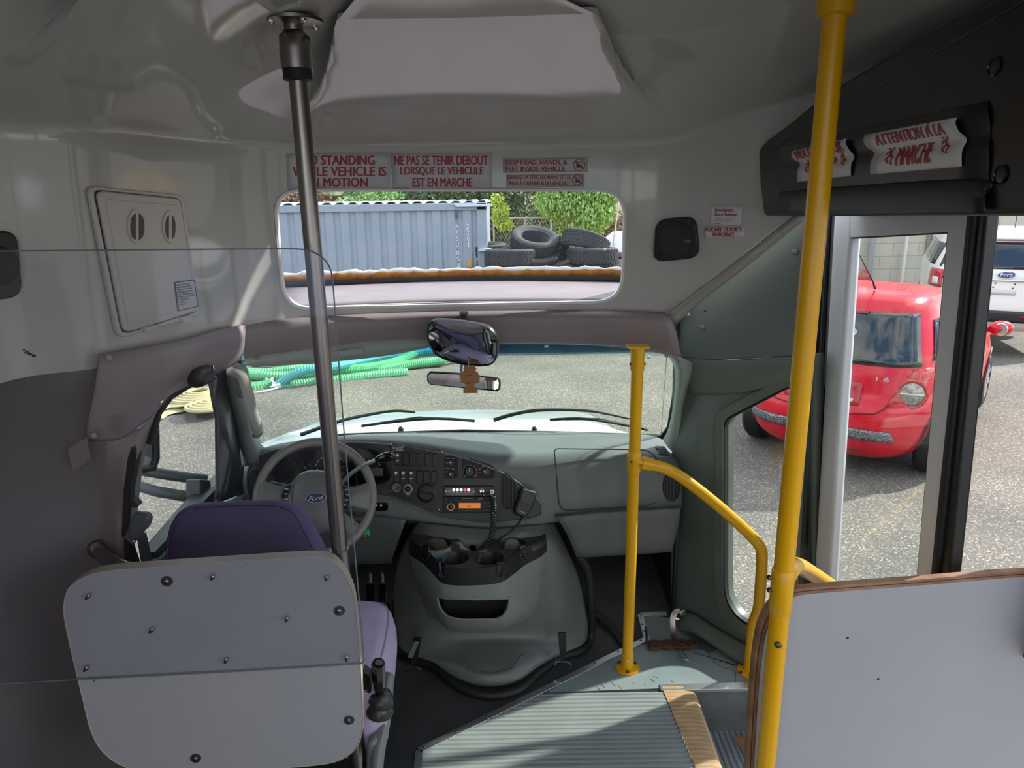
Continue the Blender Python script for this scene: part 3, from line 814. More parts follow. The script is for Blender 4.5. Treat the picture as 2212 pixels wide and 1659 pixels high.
wiper('black wiper on the passenger side lying low across the windscreen', [(1066, 921, .03), (1110, 917, .05), (1160, 909, .05), (1230, 908, .05), (1290, 912, .05), (1370, 928, .05)], [(1188, 917), (1250, 914), (1320, 922), (1400, 938)], (1066, 921))
for x in (866, 1154):
    noz = MB().lathe([(.012, 0), (.012, .012), (.006, .022)], PY(x, 932, 2.93), (0, 0, 1), 10).build('washer_nozzle', M_['black'], None, 50)
    tag(noz, 'small black washer nozzle on the %s half of the white bonnet' % ('left' if x < 1000 else 'right'), 'washer nozzle', 'washer nozzles')

# ================================================================== door mirror outside the driver window
mr_ = thing('door_mirror', 'large door mirror outside the driver window on two black arms', 'mirror', PX(450, 1050, -1.0))
def PM(x, y, X=-1.12): return PX(x, y, X)
for a in ([(446, 1036, -1.02), (420, 1034, -1.05), (370, 1027, -1.12), (310, 1017, -1.22)], [(440, 1076, -1.02), (400, 1072, -1.06), (340, 1062, -1.16), (300, 1050, -1.24)]):
    MB().tube([PX(x, y, X) for x, y, X in a], (.018, .014), 8, flat=(0, 0, 1)).build('arm', mat('grey_black_arm', '3c4344', .5), mr_, 60)
MB().prism([PX(x, y, -1.0) for x, y in roundpoly([(434, 1034), (456, 1037), (457, 1080), (434, 1076)], 6)], (-.05, 0, 0)).build('bracket', mat('mirror_bracket', '444b4b', .5), mr_, 35, bevel=.005)
MB().tube([PX(x, y, -1.13) for x, y in ((330, 905), (336, 920), (337, 990), (330, 1012), (305, 1016), (285, 1015))], .012, 8).build('rim', M_['black'], mr_, 60)
MB().prism([PX(x, y, -1.15) for x, y in roundpoly([(318, 905), (335, 918), (334, 985), (325, 1008), (270, 1012), (280, 905)], 8)], (-.06, .02, 0)).build('housing', mat('mirror_back', '7e8785', .4), mr_, 35, bevel=.01)
MB().prism([PX(x, y, -1.14) for x, y in roundpoly([(312, 984), (328, 990), (325, 1007), (308, 1011)], 3)], (-.02, 0, 0)).build('white_cap', M_['white'], mr_, 35, bevel=.003)

# ================================================================== dashboard
dash = thing('dashboard', 'wide grey dashboard with a charcoal instrument panel under the windscreen', 'dashboard', (-.17, 2.4, 0))
D_ = {
 0: [(548, 985, 2.62), (536, 986, 2.52), (530, 996, 2.38), (525, 1040, 2.335), (526, 1085, 2.315), (528, 1098, 2.34), (532, 1105, 2.48)],
 1: [(600, 960, 2.72), (598, 962, 2.56), (596, 967, 2.38), (594, 1030, 2.335), (596, 1095, 2.305), (600, 1112, 2.325), (602, 1125, 2.48)],
 2: [(750, 941, 2.80), (750, 945, 2.60), (750, 951, 2.375), (750, 1030, 2.335), (750, 1092, 2.30), (750, 1108, 2.32), (750, 1118, 2.48)],
 3: [(900, 935, 2.82), (900, 945, 2.60), (900, 960, 2.365), (900, 1040, 2.325), (900, 1112, 2.285), (900, 1126, 2.31), (900, 1132, 2.48)],
 4: [(1060, 933, 2.82), (1060, 955, 2.60), (1060, 985, 2.355), (1060, 1062, 2.315), (1060, 1131, 2.275), (1060, 1142, 2.30), (1060, 1146, 2.48)],
 5: [(1190, 933, 2.82), (1190, 955, 2.60), (1190, 985, 2.375), (1190, 1055, 2.315), (1190, 1120, 2.285), (1190, 1128, 2.31), (1190, 1132, 2.48)],
 6: [(1310, 937, 2.80), (1310, 953, 2.62), (1315, 974, 2.41), (1320, 1040, 2.34), (1320, 1095, 2.315), (1320, 1106, 2.34), (1320, 1110, 2.5)],
 7: [(1420, 945, 2.74), (1432, 960, 2.60), (1440, 985, 2.44), (1448, 1040, 2.37), (1452, 1090, 2.345), (1452, 1099, 2.37), (1450, 1105, 2.5)],
 8: [(1458, 992, 2.58), (1466, 1000, 2.50), (1470, 1014, 2.44), (1473, 1050, 2.39), (1472, 1090, 2.37), (1470, 1099, 2.39), (1468, 1105, 2.5)]}
cols_ = [[PY(*p) for p in D_[k]] for k in range(9)]
MB().grid(loft(cols_, 5, 5)).build('body', M_['dash'], dash, 60, solid=.004)
IP = Pl.pts(PY(1000, 960, 2.345), PY(1000, 1128, 2.268), PY(700, 960, 2.345))
ipo = [Vector(p) for p in ((541, 1086), (533, 1050), (537, 1012), (560, 985), (640, 962), (750, 956), (850, 961), (950, 977), (1040, 1002), (1110, 1036), (1160, 1078), (1171, 1102), (1160, 1116), (1120, 1124), (1060, 1128), (990, 1124), (930, 1109), (880, 1087), (840, 1074), (800, 1070), (740, 1080), (640, 1090))]
ipo = [Vector((p[0], p[1])) for p in crom([Vector((p[0], p[1], 0)) for p in ipo + ipo[:1]], 4)[:-1]]
pp('instrument_panel', ipo, IP, .02, M_['panel'], dash, bevel=.003)
# brow lip around the panel
MB().tube([IP.hit(p[0], p[1], .002) for p in ipo], .0035, 6, closed=True).build('panel_lip', M_['dash'], dash, 60)
# instrument cluster
cl = pp('instrument_cluster', roundpoly([(585, 1005), (640, 975), (750, 964), (810, 968), (850, 990), (848, 1035), (815, 1046), (700, 1050), (600, 1060)], [12, 20, 20, 20, 15, 20, 10, 10, 10]), IP, .01, M_['gloss_black'], dash, lift=.004)
G = lambda x, y, l=.006: IP.hit(x, y, l)
for x, y, r in ((640, 1003, 11), (665, 1003, 11), (697, 1008, 26), (742, 1008, 28), (795, 995, 12), (815, 1000, 10)):
    MB().frame([G(*p) for p in ell(x, y, r, r * .9, 24)], [G(*p) for p in ell(x, y, r * .9, r * .8, 24)], (0, .002, 0)).build('gauge', mat('gauge_ring', '3a3c3e', .4), cl, 0)
for a, b in (((638, 998), (643, 1007)), ((666, 999), (671, 1007)), ((682, 1000), (700, 1006)), ((735, 1011), (745, 1007))):
    MB().tube([G(*a, .008), G(*b, .008)], .0012, 6).build('needle', M_['needle'], cl, 0)
ptext([('F', q4(660, 1008, 663, 1012)), ('0', q4(685, 1012, 689, 1016)), ('1', q4(683, 1003, 685, 1007)), ('2', q4(686, 995, 690, 999)), ('3', q4(693, 987, 697, 991)), ('5', q4(735, 988, 738, 992)), ('4', q4(741, 992, 745, 996)), ('H', q4(785, 990, 788, 995)), ('C', q4(818, 999, 822, 1004)), ('521', q4(735, 1021, 744, 1025))], IP, M_['white_ink'], 'lettering', cl, .0075)
pp('odometer', rrect(795, 1010, 828, 1028, 3), IP, .002, mat('lcd_display', '4c5148', .3), cl, lift=.006)
pf('bezel', roundpoly([(770, 1052), (845, 1052), (858, 1020), (850, 985), (815, 966), (770, 962)], [5, 20, 15, 20, 20, 5]), roundpoly([(772, 1046), (838, 1046), (850, 1018), (843, 989), (812, 971), (772, 967)], [5, 20, 15, 20, 20, 5]), IP, .008, M_['dark'], cl, lift=.009, bevel=.002)
# round vents at each end, D-shaped vent in the middle
def vent(name, loop, nsl, pl=IP, parent=dash, slant=0):
    v = pp(name, loop, pl, .012, M_['rubber'], parent, lift=.004)
    pf('ring', loop, inset(loop, 3.2), pl, .01, M_['dark'], v, lift=.009, bevel=.0015)
    xs = [p[0] for p in loop]; 
    for k in range(nsl):
        x = min(xs) + (max(xs) - min(xs)) * (k + 1) / (nsl + 1)
        ys = []
        for i in range(len(loop)):
            a, b = loop[i - 1], loop[i]
            if (a[0] - x) * (b[0] - x) <= 0 and abs(a[0] - b[0]) > 1e-6: ys.append(a[1] + (b[1] - a[1]) * (x - a[0]) / (b[0] - a[0]))
        if len(ys) >= 2:
            MB().prism([pl.hit(x - 1.2, min(ys) + 3, .006), pl.hit(x + 1.2, min(ys) + 3, .006), pl.hit(x + 1.2, max(ys) - 3, .006), pl.hit(x - 1.2, max(ys) - 3, .006)], -pl.n * .006).build('louvre', M_['black'], v, 0)
    return v
vent('side_vent', ell(553, 1044, 18, 33), 3)
vent('centre_vent', roundpoly([(1084, 1024), (1098, 1021), (1112, 1036), (1125, 1062), (1122, 1085), (1105, 1100), (1092, 1102), (1083, 1090)], [8, 8, 10, 14, 14, 10, 8, 8]), 4)
IPR = Pl.pts(PY(1447, 1030, 2.372), PY(1447, 1090, 2.34), PY(1400, 1030, 2.358))
vent('side_vent', ell(1450, 1053, 19, 30), 4, IPR)
# switch panel with twelve rockers
swp = pp('switch_panel', [(844, 957), (957, 972), (957, 1107), (930, 1101), (895, 1085), (842, 1066)], IP, .01, M_['black'], dash, lift=.005, bevel=.001)
PW = M_['white_ink']
for r, (xs, y0, y1) in enumerate((((859.5, 876.5, 892, 907.5, 924, 940.5), 976, 1004), ((856.5, 872, 889, 906, 921.5, 938.5), 1014, 1042))):
    for k, x in enumerate(xs):
        sw = pp('rocker_switch', roundpoly([(x - 6, y0 + .6 * k), (x + 7, y0 + .6 * k), (x + 6, y1 + .6 * k), (x - 6.5, y1 + .6 * k)], 3), IP, .008, M_['dark'] if (r, k) in ((0, 0), (1, 0), (1, 1), (1, 2)) else M_['black'], swp, lift=.011, bevel=.002)
        if (r, k) in ((0, 0), (1, 0), (1, 1), (1, 2)):
            pp('lamp_mark', ell(x, y0 + 7, 3.4, 3), IP, .001, PW, swp, lift=.0125)
            if (r, k) != (1, 0): pp('line_mark', [(x - 3, y0 + 18), (x + 3, y0 + 18), (x + 3, y0 + 19.5), (x - 3, y0 + 19.5)], IP, .001, PW, swp, lift=.0125)
for x, y in ((846.6, 959.5), (955, 975), (844.5, 1061), (949, 1100)):
    MB().lathe([(.003, 0), (.0022, .0015)], IP.hit(x, y, .005), IP.n, 8).build('screw', M_['alu'], swp)
ptext([('ElDorado', q4(849, 964.5, 870, 969)), ('National', q4(856, 969.5, 871, 972.5))], IP, PW, 'lettering', swp, .0058)
pp('logo_line', [(849, 973), (873, 973), (873, 973.8), (849, 973.8)], IP, .0006, PW, swp, lift=.0058)
MB().tube([IP.hit(x, y, .0062) for x, y in ((868, 968), (871, 962.5), (873, 964), (870, 967))], .0006, 5).build('logo_mark', PW, swp)
so = MB().lathe([(.0145, 0), (.0145, .004), (.0115, .004), (.0105, -.001)], IP.hit(857.5, 1053, .005), IP.n, 20).build('power_socket', mat('brass_socket', '948a78', .35, .8), swp)
kb = MB().lathe([(.014, 0), (.014, .003), (.010, .004), (.008, .016), (.006, .017)], IP.hit(881, 1056.5, .005), IP.n, 16).build('heat_knob', M_['black'], swp)
ptext([('TEMP', q4(878, 1045.5, 887, 1048)), ('COLD', q4(877, 1066, 887, 1069))], IP, PW, 'lettering', swp, .0058)
pf('bracket', ell(882, 1056, 9.5, 9.5, 20), ell(882, 1056, 7.8, 7.8, 20), IP, .004, M_['alu'], swp, lift=.009)
rv = MB().lathe([(.033, 0), (.033, .008), (.026, .011), (.025, .001)], IP.hit(922, 1064.5, .005), IP.n, 28, False).build('round_vent', M_['black'], swp)
MB().box(IP.hit(922, 1065, .008), (.046, .004, .006), Matrix.Rotation(.22, 3, 'Y')).build('vent_flap', M_['dark'], swp)
# small fan knobs, climate panel
fk = pp('fan_panel', rrect(960.5, 986, 989, 1033, 3), IP, .006, M_['rubber'], dash, lift=.004, bevel=.001)
def knob(x, y, r, pl, parent, m=M_['black'], h=.014, ptr=0.6):
    k = MB().lathe([(r, 0), (r * .95, h * .7), (r * .8, h)], pl.hit(x, y, .005), pl.n, 20).build('knob', m, parent)
    d = Vector((math.cos(ptr), -math.sin(ptr)))
    e = 1534 * r / 2.6
    MB().tube([pl.hit(x, y, .006 + h), pl.hit(x + d.x * e * .8, y + d.y * e * .8, .006 + h)], .0015, 5).build('pointer', M_['white_ink'], parent)
for y in (999, 1024):
    knob(976, y, .0115, IP, fk, ptr=2.9)
ptext([('FRONT', q4(964, 989, 974, 991)), ('REAR', q4(964, 1010, 972, 1012)), ('OFF', q4(964, 999, 969, 1001)), ('OFF', q4(964, 1018, 969, 1020)), ('HI', q4(977, 989, 981, 991)), ('HI', q4(977, 1012, 981, 1014))], IP, PW, 'lettering', fk, .0055)
cp = pp('climate_panel', roundpoly([(999, 992), (1018, 991), (1062, 1005), (1069, 1013), (1068, 1033), (1000, 1033)], [4, 3, 4, 4, 4, 4]), IP, .006, M_['rubber'], dash, lift=.004, bevel=.001)
knob(1015, 1018, .019, IP, cp, ptr=1.6); knob(1051, 1019, .015, IP, cp, ptr=2.6)
arcp = lambda t0, t1: [IP.hit(1015 + 14.3 * math.cos(t), 1018 - 13.6 * math.sin(t), .006) for t in [t0 + (t1 - t0) * k / 10 for k in range(11)]]
MB().tube(arcp(3.7, 1.6), .0012, 5).build('cool_arc', mat('blue_arc', '5a86c8', .5), cp)
MB().tube(arcp(1.6, -.5), .0012, 5).build('warm_arc', mat('pink_arc', 'c87474', .5), cp)
ptext([('COOL', q4(1002, 1027, 1008, 1029)), ('WARM', q4(1023, 1027, 1030, 1029)), ('VENT', q4(1041, 1007, 1046, 1009)), ('PNL', q4(1049, 1006, 1053, 1008)), ('FLR', q4(1055, 1008, 1059, 1010)), ('MIX', q4(1060, 1012, 1064, 1014)), ('MAX', q4(1034, 1012, 1040, 1014)), ('OFF', q4(1034, 1019, 1040, 1021))], IP, PW, 'lettering', cp, .0055)
# indicator switch pod by the column
pod = pp('indicator_pod', rrect(808, 1088, 838, 1104, 6), plY(2.287), .01, M_['gloss_black'], dash, bevel=.001)
for x, y in ((813, 1092), (823, 1092)):
    pp('lamp', ell(x, y, 2.4, 2.2), plY(2.285), .002, M_['white_ink'], pod)
# glove panel outlines, speaker grille line and demister slots on the grey top
gp_pl = Pl.pts(PY(1200, 985, 2.36), PY(1200, 1090, 2.29), PY(1420, 1000, 2.40))
gl = roundpoly([(1197, 969), (1400, 972), (1420, 990), (1425, 1082), (1400, 1092), (1218, 1103), (1208, 1090)], [10, 14, 14, 12, 12, 10, 10], 5)
GY = lambda x, y: PY(x, y, 2.36 - (y - 975) / 120 * .075 + max(0, x - 1200) / 220 * .045)
MB().tube([GY(p[0], p[1]) for p in gl], .0022, 5, closed=True).build('airbag_seam', mat('dark_seam', '3a3e3f', .6), dash, 60)
MB().tube([GY(1240, 1050), GY(1330, 1047), GY(1390, 1042)], .0014, 5).build('airbag_crease', mat('seam_soft', '52585a', .6), dash, 60)
TY = lambda x, y: PY(x, y, 2.82 - (y - 933) / 22 * .21)
MB().tube([TY(*p) for p in ((1010, 937), (1080, 936), (1135, 938), (1142, 951), (1080, 952), (1010, 948))], .0016, 5).build('speaker_seam', mat('seam_soft', '52585a', .6), dash, 60)
MB().tube([TY(x, 935.5) for x in (900, 1000, 1100, 1200)], .004, 6).build('demister_slot', M_['black'], dash, 60)
gr = thing
vg = pf('dash_grille', roundpoly([(1408, 968), (1435, 966), (1450, 990), (1420, 991)], 6), roundpoly([(1413, 971), (1433, 969), (1444, 987), (1423, 988)], 5), Pl.pts(PY(1410, 968, 2.50), PY(1420, 990, 2.415), PY(1450, 990, 2.43)), .008, M_['dash'], dash, lift=.006)
VP_ = Pl.pts(PY(1410, 968, 2.50), PY(1420, 990, 2.415), PY(1450, 990, 2.43))
for k in range(6):
    x = 1414 + k * 4
    MB().tube([VP_.hit(x, 971 + k * .3, .008), VP_.hit(x + 9, 986 + k * .2, .008)], .003, 5).build('slot', M_['gloss_black'], vg)
# lower bolsters under the dash
lowr = thing('passenger_bolster', 'grey bolster under the passenger side of the dashboard', 'dashboard panel', PY(1330, 1190, 2.33))
lb = [[(1197, 1112, 2.31), (1310, 1103, 2.34), (1400, 1100, 2.36), (1470, 1095, 2.39)],
      [(1203, 1118, 2.25), (1312, 1108, 2.27), (1400, 1104, 2.29), (1470, 1099, 2.31)],
      [(1225, 1155, 2.25), (1320, 1145, 2.265), (1400, 1140, 2.285), (1464, 1140, 2.31)],
      [(1243, 1198, 2.265), (1330, 1193, 2.28), (1400, 1189, 2.30), (1452, 1186, 2.32)],
      [(1243, 1206, 2.32), (1330, 1199, 2.34), (1400, 1195, 2.36), (1452, 1190, 2.38)]]
MB().grid(loft([[PY(*p) for p in r] for r in lb], 4, 4)).build('bolster', M_['dashlow'], lowr, 50, solid=.004)
lowl = thing('knee_bolster', 'dark grey knee panel under the steering column', 'dashboard panel', PY(820, 1200, 2.33))
kl = [[(560, 1105, 2.34), (700, 1112, 2.34), (800, 1108, 2.34), (876, 1120, 2.33)], [(560, 1112, 2.30), (700, 1120, 2.29), (800, 1116, 2.29), (876, 1126, 2.28)], [(570, 1160, 2.31), (700, 1165, 2.30), (800, 1165, 2.30), (862, 1165, 2.29)], [(580, 1215, 2.33), (700, 1215, 2.32), (790, 1212, 2.32), (846, 1211, 2.31)], [(580, 1220, 2.4), (700, 1220, 2.4), (790, 1217, 2.4), (846, 1215, 2.4)]]
MB().grid(loft([[PY(*p) for p in r] for r in kl], 4, 4)).build('bolster', M_['dashlow'], lowl, 50, solid=.004)
# pedals deep in the footwell
for x in (800, 826):
    pd_ = thing('pedal', '%s pedal in the dark footwell beside the engine cover' % ('wide brake' if x == 800 else 'narrow accelerator'), 'pedal', PY(x, 1290, 2.55), 'pedals')
    pp('pad', rrect(x - 9, 1262, x + 8, 1300, 4), plY(2.5), .015, M_['black'], pd_, bevel=.003)
    MB().tube([PY(x, 1265, 2.52), PY(x - 2, 1215, 2.7)], .008, 8).build('arm', M_['black'], pd_)

# ================================================================== radio, control box, microphone
rad = thing('car_radio', 'car radio with amber display low in the instrument panel', 'radio', IP.hit(1010, 1106, .004))
pp('faceplate', rrect(957.5, 1072, 1064, 1107, 2), IP, .012, M_['rubber'], rad, lift=.01, bevel=.001)
pf('trim_ring', ell(974.6, 1094, 7.8, 7.6, 24), ell(974.6, 1094, 6.6, 6.4, 24), IP, .004, mat('amber_ring', 'c08848', .4, emit='c08040', estr=.25), rad, lift=.014)
MB().lathe([(.0105, 0), (.0095, .008), (.008, .009)], IP.hit(974.6, 1094, .01), IP.n, 20).build('knob', M_['black'], rad)
pp('display_window', rrect(989, 1083, 1041, 1099, 1.5), IP, .002, M_['dark'], rad, lift=.0112)
pp('display', rrect(992, 1085.5, 1038, 1096.5, 1), IP, .001, M_['amber'], rad, lift=.0122)
ptext([('AUX', q4(1009, 1089, 1018, 1094))], IP, M_['black_ink'], 'lettering', rad, .0130)
for k in range(6):
    b_ = pp('button', rrect(990 + k * 8.6, 1099.8, 997 + k * 8.6, 1103.6, .8), IP, .003, M_['dark'], rad, lift=.0125)
for r in range(3):
    for c in range(2):
        pp('button', rrect(1043 + c * 9.5, 1084 + r * 7, 1050.5 + c * 9.5, 1088.5 + r * 7, 1), IP, .003, M_['dark'], rad, lift=.0125)
for k, y in enumerate((1078, 1086, 1094)):
    pp('button', rrect(960.5, y - 2, 966, y + 2.5, .8), IP, .003, M_['dark'], rad, lift=.0125)
pp('disc_slot', rrect(984, 1079.4, 1040, 1081.4, .6), IP, .001, M_['dark'], rad, lift=.0112)
ptext([('JENSEN', q4(999, 1074.4, 1009, 1077)), ('HEAVY DUTY', q4(1011, 1074.8, 1023, 1076.6)), ('OPEN', q4(1034, 1075.4, 1042, 1077.4))], IP, PW, 'lettering', rad, .0108)
ctl = thing('control_box', 'slim black control box with round lit buttons above the radio', 'control box', IP.hit(1010, 1071, .004))
pp('plate', rrect(959, 1049.5, 1068, 1071, 2), IP, .012, M_['black'], ctl, lift=.010, bevel=.001)
pp('button_pod', rrect(962, 1052, 1027, 1069.5, 8), IP, .006, M_['gloss_black'], ctl, lift=.0135, bevel=.001)
for k, x in enumerate((981, 989, 996.8, 1005, 1012.7)):
    pp('button', ell(x, 1057, 3, 2.8, 16), IP, .003, M_['led_red'] if k == 3 else M_['led_white'], ctl, lift=.0155)
    pp('number_ring', ell(x, 1064.7, 2.4, 2.3, 16), IP, .002, M_['white_ink'], ctl, lift=.0142)
    pp('number_dot', ell(x, 1064.7, 1.6, 1.5, 12), IP, .001, M_['black_ink'], ctl, lift=.0148)
pp('logo', [(966, 1057.5), (973, 1058.5), (977, 1060.5), (977, 1063), (969, 1060.5)], IP, .001, mat('pink_logo', 'c88890', .5), ctl, lift=.0142)
for x, y in ((964, 1060), (1023, 1061)):
    MB().lathe([(.003, 0), (.0022, .0015)], IP.hit(x, y, .0136), IP.n, 8).build('screw', M_['alu'], ctl)
MB().lathe([(.010, 0), (.010, .004), (.006, .005), (.006, .02), (.004, .022)], IP.hit(1040, 1059.5, .010), IP.n, 6).build('socket', M_['chrome'], ctl, 20)
pp('clip_bracket', rrect(1058.5, 1056, 1067, 1066, 1), IP, .006, M_['alu'], ctl, lift=.016, bevel=.001)
MB().lathe([(.0035, 0), (.0035, .003)], IP.hit(1062.6, 1061, .016), IP.n, 10).build('clip_screw', M_['bolt'], ctl)
mic = thing('hand_microphone', 'black hand microphone with coiled cord clipped to the dashboard', 'microphone', IP.hit(1135, 1090, .03))
MPL = Pl(IP.hit(1135, 1085, .05), IP.n + Vector((.25, 0, .1)))
mo = roundpoly([(1128, 1054), (1157, 1061), (1160.5, 1068), (1151, 1095), (1137, 1118), (1128, 1117), (1112, 1109), (1113, 1100), (1122, 1075)], [5, 5, 4, 5, 6, 4, 5, 4, 4], 5)
pp('body', mo, MPL, .034, M_['black'], mic, bevel=.005)
pp('grille', roundpoly([(1130, 1057), (1155, 1064), (1156, 1069), (1147, 1093), (1125, 1085), (1127, 1070)], 4), MPL, .003, mat('mic_mesh', '4a4c4a', .8, col2='303230', nscale=600), mic, lift=.0025, bevel=.001)
pp('key', roundpoly([(1121, 1073), (1126, 1058), (1130, 1056), (1127, 1072), (1116, 1103), (1112, 1104)], 2), Pl(MPL.p - MPL.n * .012, MPL.n), .012, M_['dark'], mic, bevel=.001)
ptext([('JENSEN', [(1122, 1101.5), (1134.5, 1108), (1133, 1110.5), (1120.5, 1104)])], MPL, PW, 'lettering', mic, .0012)
cc = crom([IP.hit(1041, 1060, .032), IP.hit(1047, 1069, .036), IP.hit(1056, 1066, .034), IP.hit(1064, 1070, .034), IP.hit(1068, 1085, .04), PY(1067, 1110, 2.20), PY(1065, 1140, 2.17), PY(1061, 1160, 2.165), PY(1052, 1172, 2.16), PY(1042, 1186, 2.17)], 8)
MB().tube(cc[:26], .0035, 8).build('cord_lead', M_['rubber'], mic, 60)
# the coil
mid_ = cc[25:]; acc = [0]
for a, b in zip(mid_, mid_[1:]): acc.append(acc[-1] + (b - a).length)
tot = acc[-1]; turns = 26; hel = []
for k in range(turns * 10 + 1):
    s = tot * k / (turns * 10); i = 0
    while i < len(acc) - 2 and acc[i + 1] < s: i += 1
    f_ = (s - acc[i]) / max(acc[i + 1] - acc[i], 1e-6)
    p = mid_[i].lerp(mid_[i + 1], f_); t = (mid_[i + 1] - mid_[i]).normalized()
    a_ = Vector((0, 1, 0)) - t * t.y; a_.normalize(); b_ = t.cross(a_); ph = 2 * math.pi * k / 10
    hel.append(p + (a_ * math.cos(ph) + b_ * math.sin(ph)) * .0085)
MB().tube(hel, .0026, 6).build('coiled_cord', mat('cord_black', '26282a', .35), mic, 60)
MB().tube(crom([MPL.hit(1131, 1117, -.015), PY(1118, 1133, 2.19), PY(1100, 1150, 2.17), PY(1080, 1163, 2.16), PY(1062, 1176, 2.16), PY(1052, 1188, 2.17)], 6), .0035, 8).build('cord', M_['rubber'], mic, 60)
# ================================================================== steering wheel and column
def PD(x, y, d): return C0 + ray(x, y) * d
wc = PD(683, 1074, 2.26)
wv = (C0 - wc).normalized()
wn = (wv + Vector((.05, 0, .10))).normalized()
WP = Pl(wc, wn)
wx = Vector((1, 0, 0)); wx = (wx - wn * wx.dot(wn)).normalized(); wy = wn.cross(wx)
WR = 120 * 2.26 / F
def WH(a, b, h=0): return wc + wx * a + wy * b + wn * h
whl = thing('steering_wheel', 'grey steering wheel with oval blue badge in front of the driver seat', 'steering wheel', wc)
M_['wheel'] = mat('grey_grained_wheel', '6c6e6b', .38, bump=.35, bscale=300)
MB().tube([WH(WR * math.cos(2 * math.pi * k / 64), WR * math.sin(2 * math.pi * k / 64)) for k in range(64)], .0145, 12, closed=True).build('rim', mat('sunlit_grey_rim', '7c7c78', .33, bump=.15, bscale=400), whl, 60)  # grey lighter than the hub, painted for the sun on the rim
# hub pad with broad spokes
hub = [(-.075, .052, .028), (-.045, .080, .024), (0, .088, .022), (.045, .078, .024), (.075, .052, .028), (.088, .01, .03), (.080, -.05, .03), (.055, -.10, .024), (0, -.115, .022), (-.055, -.10, .024), (-.080, -.05, .03), (-.088, .01, .03)]
ho = crom([WH(a, b, 0) for a, b, h in hub + hub[:1]], 4)[:-1]
c0 = WH(0, -.01, .03)
mb = MB()
rws = []
for f, h in ((1.0, -.035), (1.0, -.008), (.94, .012), (.8, .024), (.5, .031), (.02, .034)):
    rws.append([wc + (p - wc) * f + wn * h for p in ho])
mb.grid(rws, True).build('hub', M_['wheel'], whl, 60)
for s in (-1, 1):
    sp_ = [[WH(s * .07, .045, .004), WH(s * .11, .030, .010), WH(s * (WR - .004), .055, .004)], [WH(s * .075, .01, .014), WH(s * .11, .005, .018), WH(s * (WR - .004), .015, .008)], [WH(s * .075, -.035, .012), WH(s * .11, -.030, .012), WH(s * (WR - .004), -.045, .004)]]
    MB().grid(loft(sp_, 4, 4)).build('spoke', M_['wheel'], whl, 60, solid=.014)
    lp = [[WH(s * .06, -.055, .006), WH(s * .075, -.035, .008)], [WH(s * .085, -.085, .0), WH(s * .105, -.060, .004)], [WH(s * .105, -.145, 0), WH(s * .155, -.095, 0)]]
    MB().grid(loft(lp, 3, 3)).build('spoke', M_['wheel'], whl, 60, solid=.012)
    pd = MB().grid(loft([[WH(s * .076, .035, .022), WH(s * .094, .030, .024)], [WH(s * .082, .0, .026), WH(s * .108, .0, .028)], [WH(s * .080, -.035, .022), WH(s * .100, -.04, .024)]], 4, 4)).build('button_pad', M_['gloss_black'], whl, 60, solid=.005)
    for k in range(4):
        MB().box(WH(s * (.092 + .002 * k * (2 - k)), .022 - k * .016, .0285), (.012, .003, .0035)).build('button_mark', mat('pale_mark', 'b9bcbc', .5), pd)
def WEL(a, b, n=32, rot=0, cx=0, cy=0, h=0): return [WH(cx + p.x, cy + p.y, h) for p in ell(0, 0, a, b, n, rot)]
bd = MB().prism(WEL(.032, .0165, rot=.12, cx=-.002, cy=-.006, h=.0365), -wn * .004).build('badge', M_['chrome'], whl, 35, bevel=.0008)
MB().prism(WEL(.029, .0140, rot=.12, cx=-.002, cy=-.006, h=.0372), -wn * .001).build('badge_field', M_['ford_blue'], bd)
def wtext(s, cx, cy, w, h, rot, lift, m, parent, bold=0):
    c, s_ = math.cos(rot), math.sin(rot)
    fn = lambda p: WH(cx + p[0] * c - p[1] * s_, cy + p[0] * s_ + p[1] * c, lift)
    return text_mesh([(s, [(-w / 2 + .004, h / 2), (w / 2 + .004, h / 2), (w / 2 - .004, -h / 2), (-w / 2 - .004, -h / 2)])], fn, m, 'lettering', parent, bold)
wtext('Ford', -.002, -.006, .040, .015, .12, .0382, M_['white_ink'], bd)
wtext('AIRBAG', 0.0, -.070, .026, .006, .05, .0295, mat('embossed_grey', '7f8280', .4), whl)
MB().tube([WH(p.x, p.y - .070, .0285) for p in roundpoly([(-.018, .007), (.018, .0085), (.018, -.0065), (-.018, -.008)], .006)], .0008, 5, closed=True).build('airbag_frame', mat('embossed_grey', '7f8280', .4), whl, 60)
col = thing('steering_column', 'steering column shroud with gear and signal levers behind the wheel', 'steering column', WH(0, 0, -.05))
MB().tube([WH(0, -.02, -.03), WH(0, -.03, -.12), PD(683, 1105, 2.55)], [.062, .068, .075], 20).build('shroud', M_['dark'], col, 60)
sl = crom([PD(738, 1045, 2.30), PD(760, 1022, 2.26), PD(790, 1003, 2.22), PD(818, 992, 2.19)], 5)
MB().tube(sl, .0062, 8).build('gear_lever', mat('lever_metal', 'a9adad', .3, .6), col, 60)
MB().tube([PD(814, 993.5, 2.195), PD(821, 991, 2.188), PD(836, 986.5, 2.175), PD(848, 985, 2.165), PD(850, 984.5, 2.164)], [.009, .014, .0155, .0135, .010], 12).build('gear_knob', M_['gloss_black'], col, 60)
MB().tube([PD(656, 1068, 2.32), PD(625, 1056, 2.30), PD(600, 1052, 2.29), PD(582, 1048, 2.285)], [.010, .012, .015, .014], 10).build('signal_lever', M_['dark'], col, 60)
ptext([('AUTO', q4(595, 1050, 611, 1054, 2))], Pl(PD(600, 1052, 2.268), CF), M_['white_ink'], 'lettering', col)
